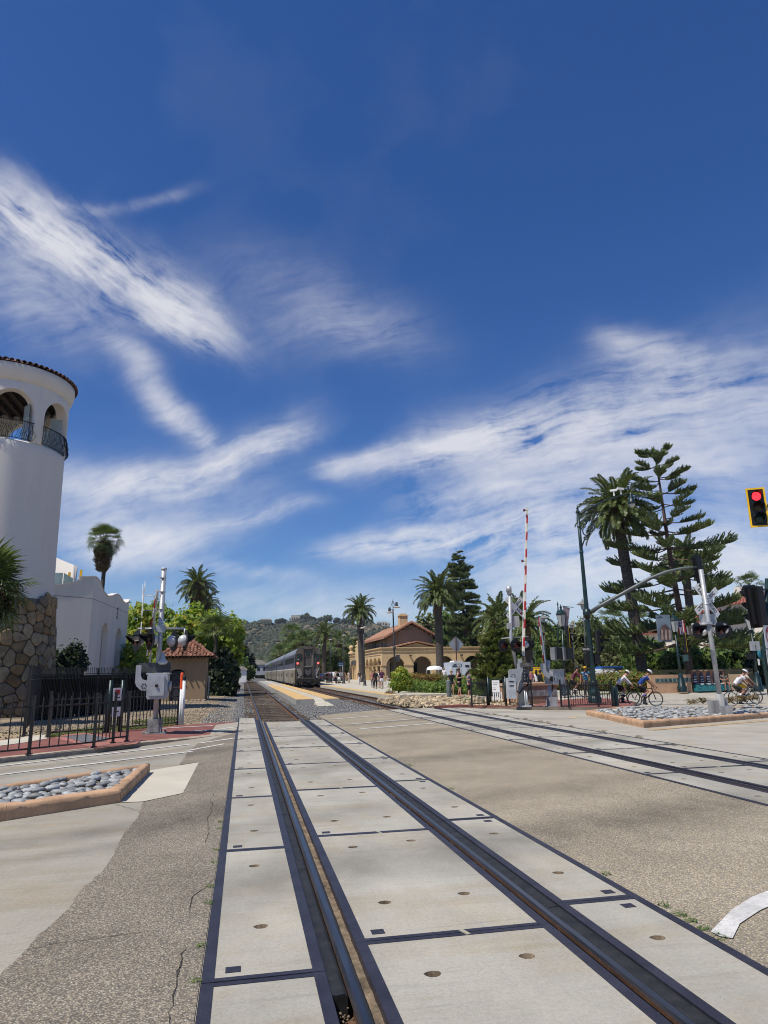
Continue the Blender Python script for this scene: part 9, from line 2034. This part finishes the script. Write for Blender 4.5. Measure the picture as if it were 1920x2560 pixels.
# ---- green screen fence behind the park, blue canopy
a=foot(1375,1690,92,0); b=foot(1500,1690,95,0); root=thing('screen_fence','dark green screen fence behind the park trees','fence',(a.x,a.y,0)); d=(b-a); L_=d.length; d.normalize(); rz=math.atan2(d.y,d.x); mb=MB(); c=d*L_/2; mb.box((c.x,c.y,1.1),(L_,.05,2.2),rz=rz); obj('screen',mb,mat('green_screen_cloth',(.03,.05,.045),.8,.1,.5),root)
for i in range(6): mb=MB(); c=d*L_*i/5; mb.tube([(c.x,c.y-.05,0),(c.x,c.y-.05,2.4)],.04,6); obj('post',mb,galv_old,root)
p=foot(1391,1690,98,0); root=thing('shade_canopy','blue canopy tent beyond the green screen fence','canopy',p); z=hgt(p,1660); mb=MB(); mb.add([(-2,-2,z-.7),(2,-2,z-.7),(2,2,z-.7),(-2,2,z-.7),(0,0,z)],[(0,1,4),(1,2,4),(2,3,4),(3,0,4),(3,2,1,0)]); obj('canopy',mb,cloth('canopy_blue',(.02,.08,.36)),root); mb=MB()
for x in(-1.9,1.9):
    for y in(-1.9,1.9): mb.tube([(x,y,0),(x,y,z-.7)],.03,5)
obj('legs',mb,galv,root)
# ---- white buildings with red tile roofs on the far right
def red_roof_building():
    wm=mat('bright_white_wall',(.72,.66,.56),.9,.05,.4)
    rt=mat('red_clay_roof',(.30,.095,.06),.8,.25,1.2,col2=(.18,.06,.045),speck=.25,speckscale=5)
    specs=[('long white building with arches and red tiled roof behind the crossbuck',1690,1900,1556,1524,1695,92,9,4),('low white building with red tiled roof left of the pine trunk',1600,1720,1585,1562,1695,110,8,3),('white building with higher red tiled roof at the right edge',1815,1990,1508,1476,1695,112,9,3)]
    for l,pa,pb,pe,pr,pbs,dep,dd,na in specs:
        a=foot(pa,1690,dep,0); b=foot(pb,1690,dep*.95,0); d=(b-a); L_=d.length; d.normalize(); n=Vector((-d.y,d.x,0)); root=thing('white_building',l,'building',a); rz=math.atan2(d.y,d.x); root.rotation_euler=(0,0,rz); m_=(a+b)/2; ze=hgt(m_,pe); zr=hgt(m_+n*dd/2,pr)
        holes=[arch_poly(L_*(i+.5)/na,min(3.2,L_/na*.6),.3,2.6,10) for i in range(na)]; mb=MB(); wall_mesh(mb,[(0,0),(L_,0),(L_,ze),(0,ze)],holes,.5,lambda u,q,z:Vector((u,q,z))); mb.box((L_/2,dd-.2,ze/2),(L_,.4,ze)); mb.box((.2,dd/2,ze/2),(.4,dd-1,ze)); mb.box((L_-.2,dd/2,ze/2),(.4,dd-1,ze)); obj('wall',mb,wm,root)
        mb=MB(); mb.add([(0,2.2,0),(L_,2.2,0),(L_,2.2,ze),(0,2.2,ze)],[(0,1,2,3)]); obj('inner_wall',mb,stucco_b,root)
        for i in range(na): mb=MB(); mb.box((L_*(i+.5)/na,2.1,1.4),(1.6,.1,2.4)); obj('window',mb,glassdark,root)
        mb=MB(); o=.8; q=dd*.45; mb.add([(-o,-o,ze),(L_+o,-o,ze),(L_+o,dd+o,ze),(-o,dd+o,ze),(q,dd/2,zr),(L_-q,dd/2,zr)],[(0,1,5,4),(1,2,5),(2,3,4,5),(3,0,4),(3,2,1,0)]); ro=obj('roof',mb,rt,root)
        mb=MB(); mb.smooth=True; N=int(L_/.42)
        for i in range(N):
            x=-o+(L_+2*o)*(i+.5)/N; t=min(1,(x+o)/(q+o),(L_+o-x)/(q+o)); mb.tube([(x,-o,ze+.03),(x,-o+(dd/2+o)*t,ze+(zr-ze)*t+.03)],.11,5)
        obj('tile_rolls',mb,rt,ro)['kind']='stuff'
        mb=MB(); mb.box((L_*.3,dd*.4,zr-.1),(1,1,1.5)); obj('chimney',mb,wm,root)
red_roof_building()
# ------------------------------------------------------------------ thin coastal haze over the whole place
def haze():
    mb=MB(); mb.box((0,1750,78),(6400,4100,170)); o=obj('haze',mb,None); o['kind']='stuff'; m=bpy.data.materials.new('coastal_haze'); m.use_nodes=True; nt=m.node_tree; nt.nodes.remove(nt.nodes['Principled BSDF']); v=nt.nodes.new('ShaderNodeVolumePrincipled'); v.inputs['Color'].default_value=(.80,.88,1,1); v.inputs['Density'].default_value=.00008; nt.links.new(v.outputs[0],nt.nodes['Material Output'].inputs['Volume']); o.data.materials.clear(); o.data.materials.append(m)
haze()
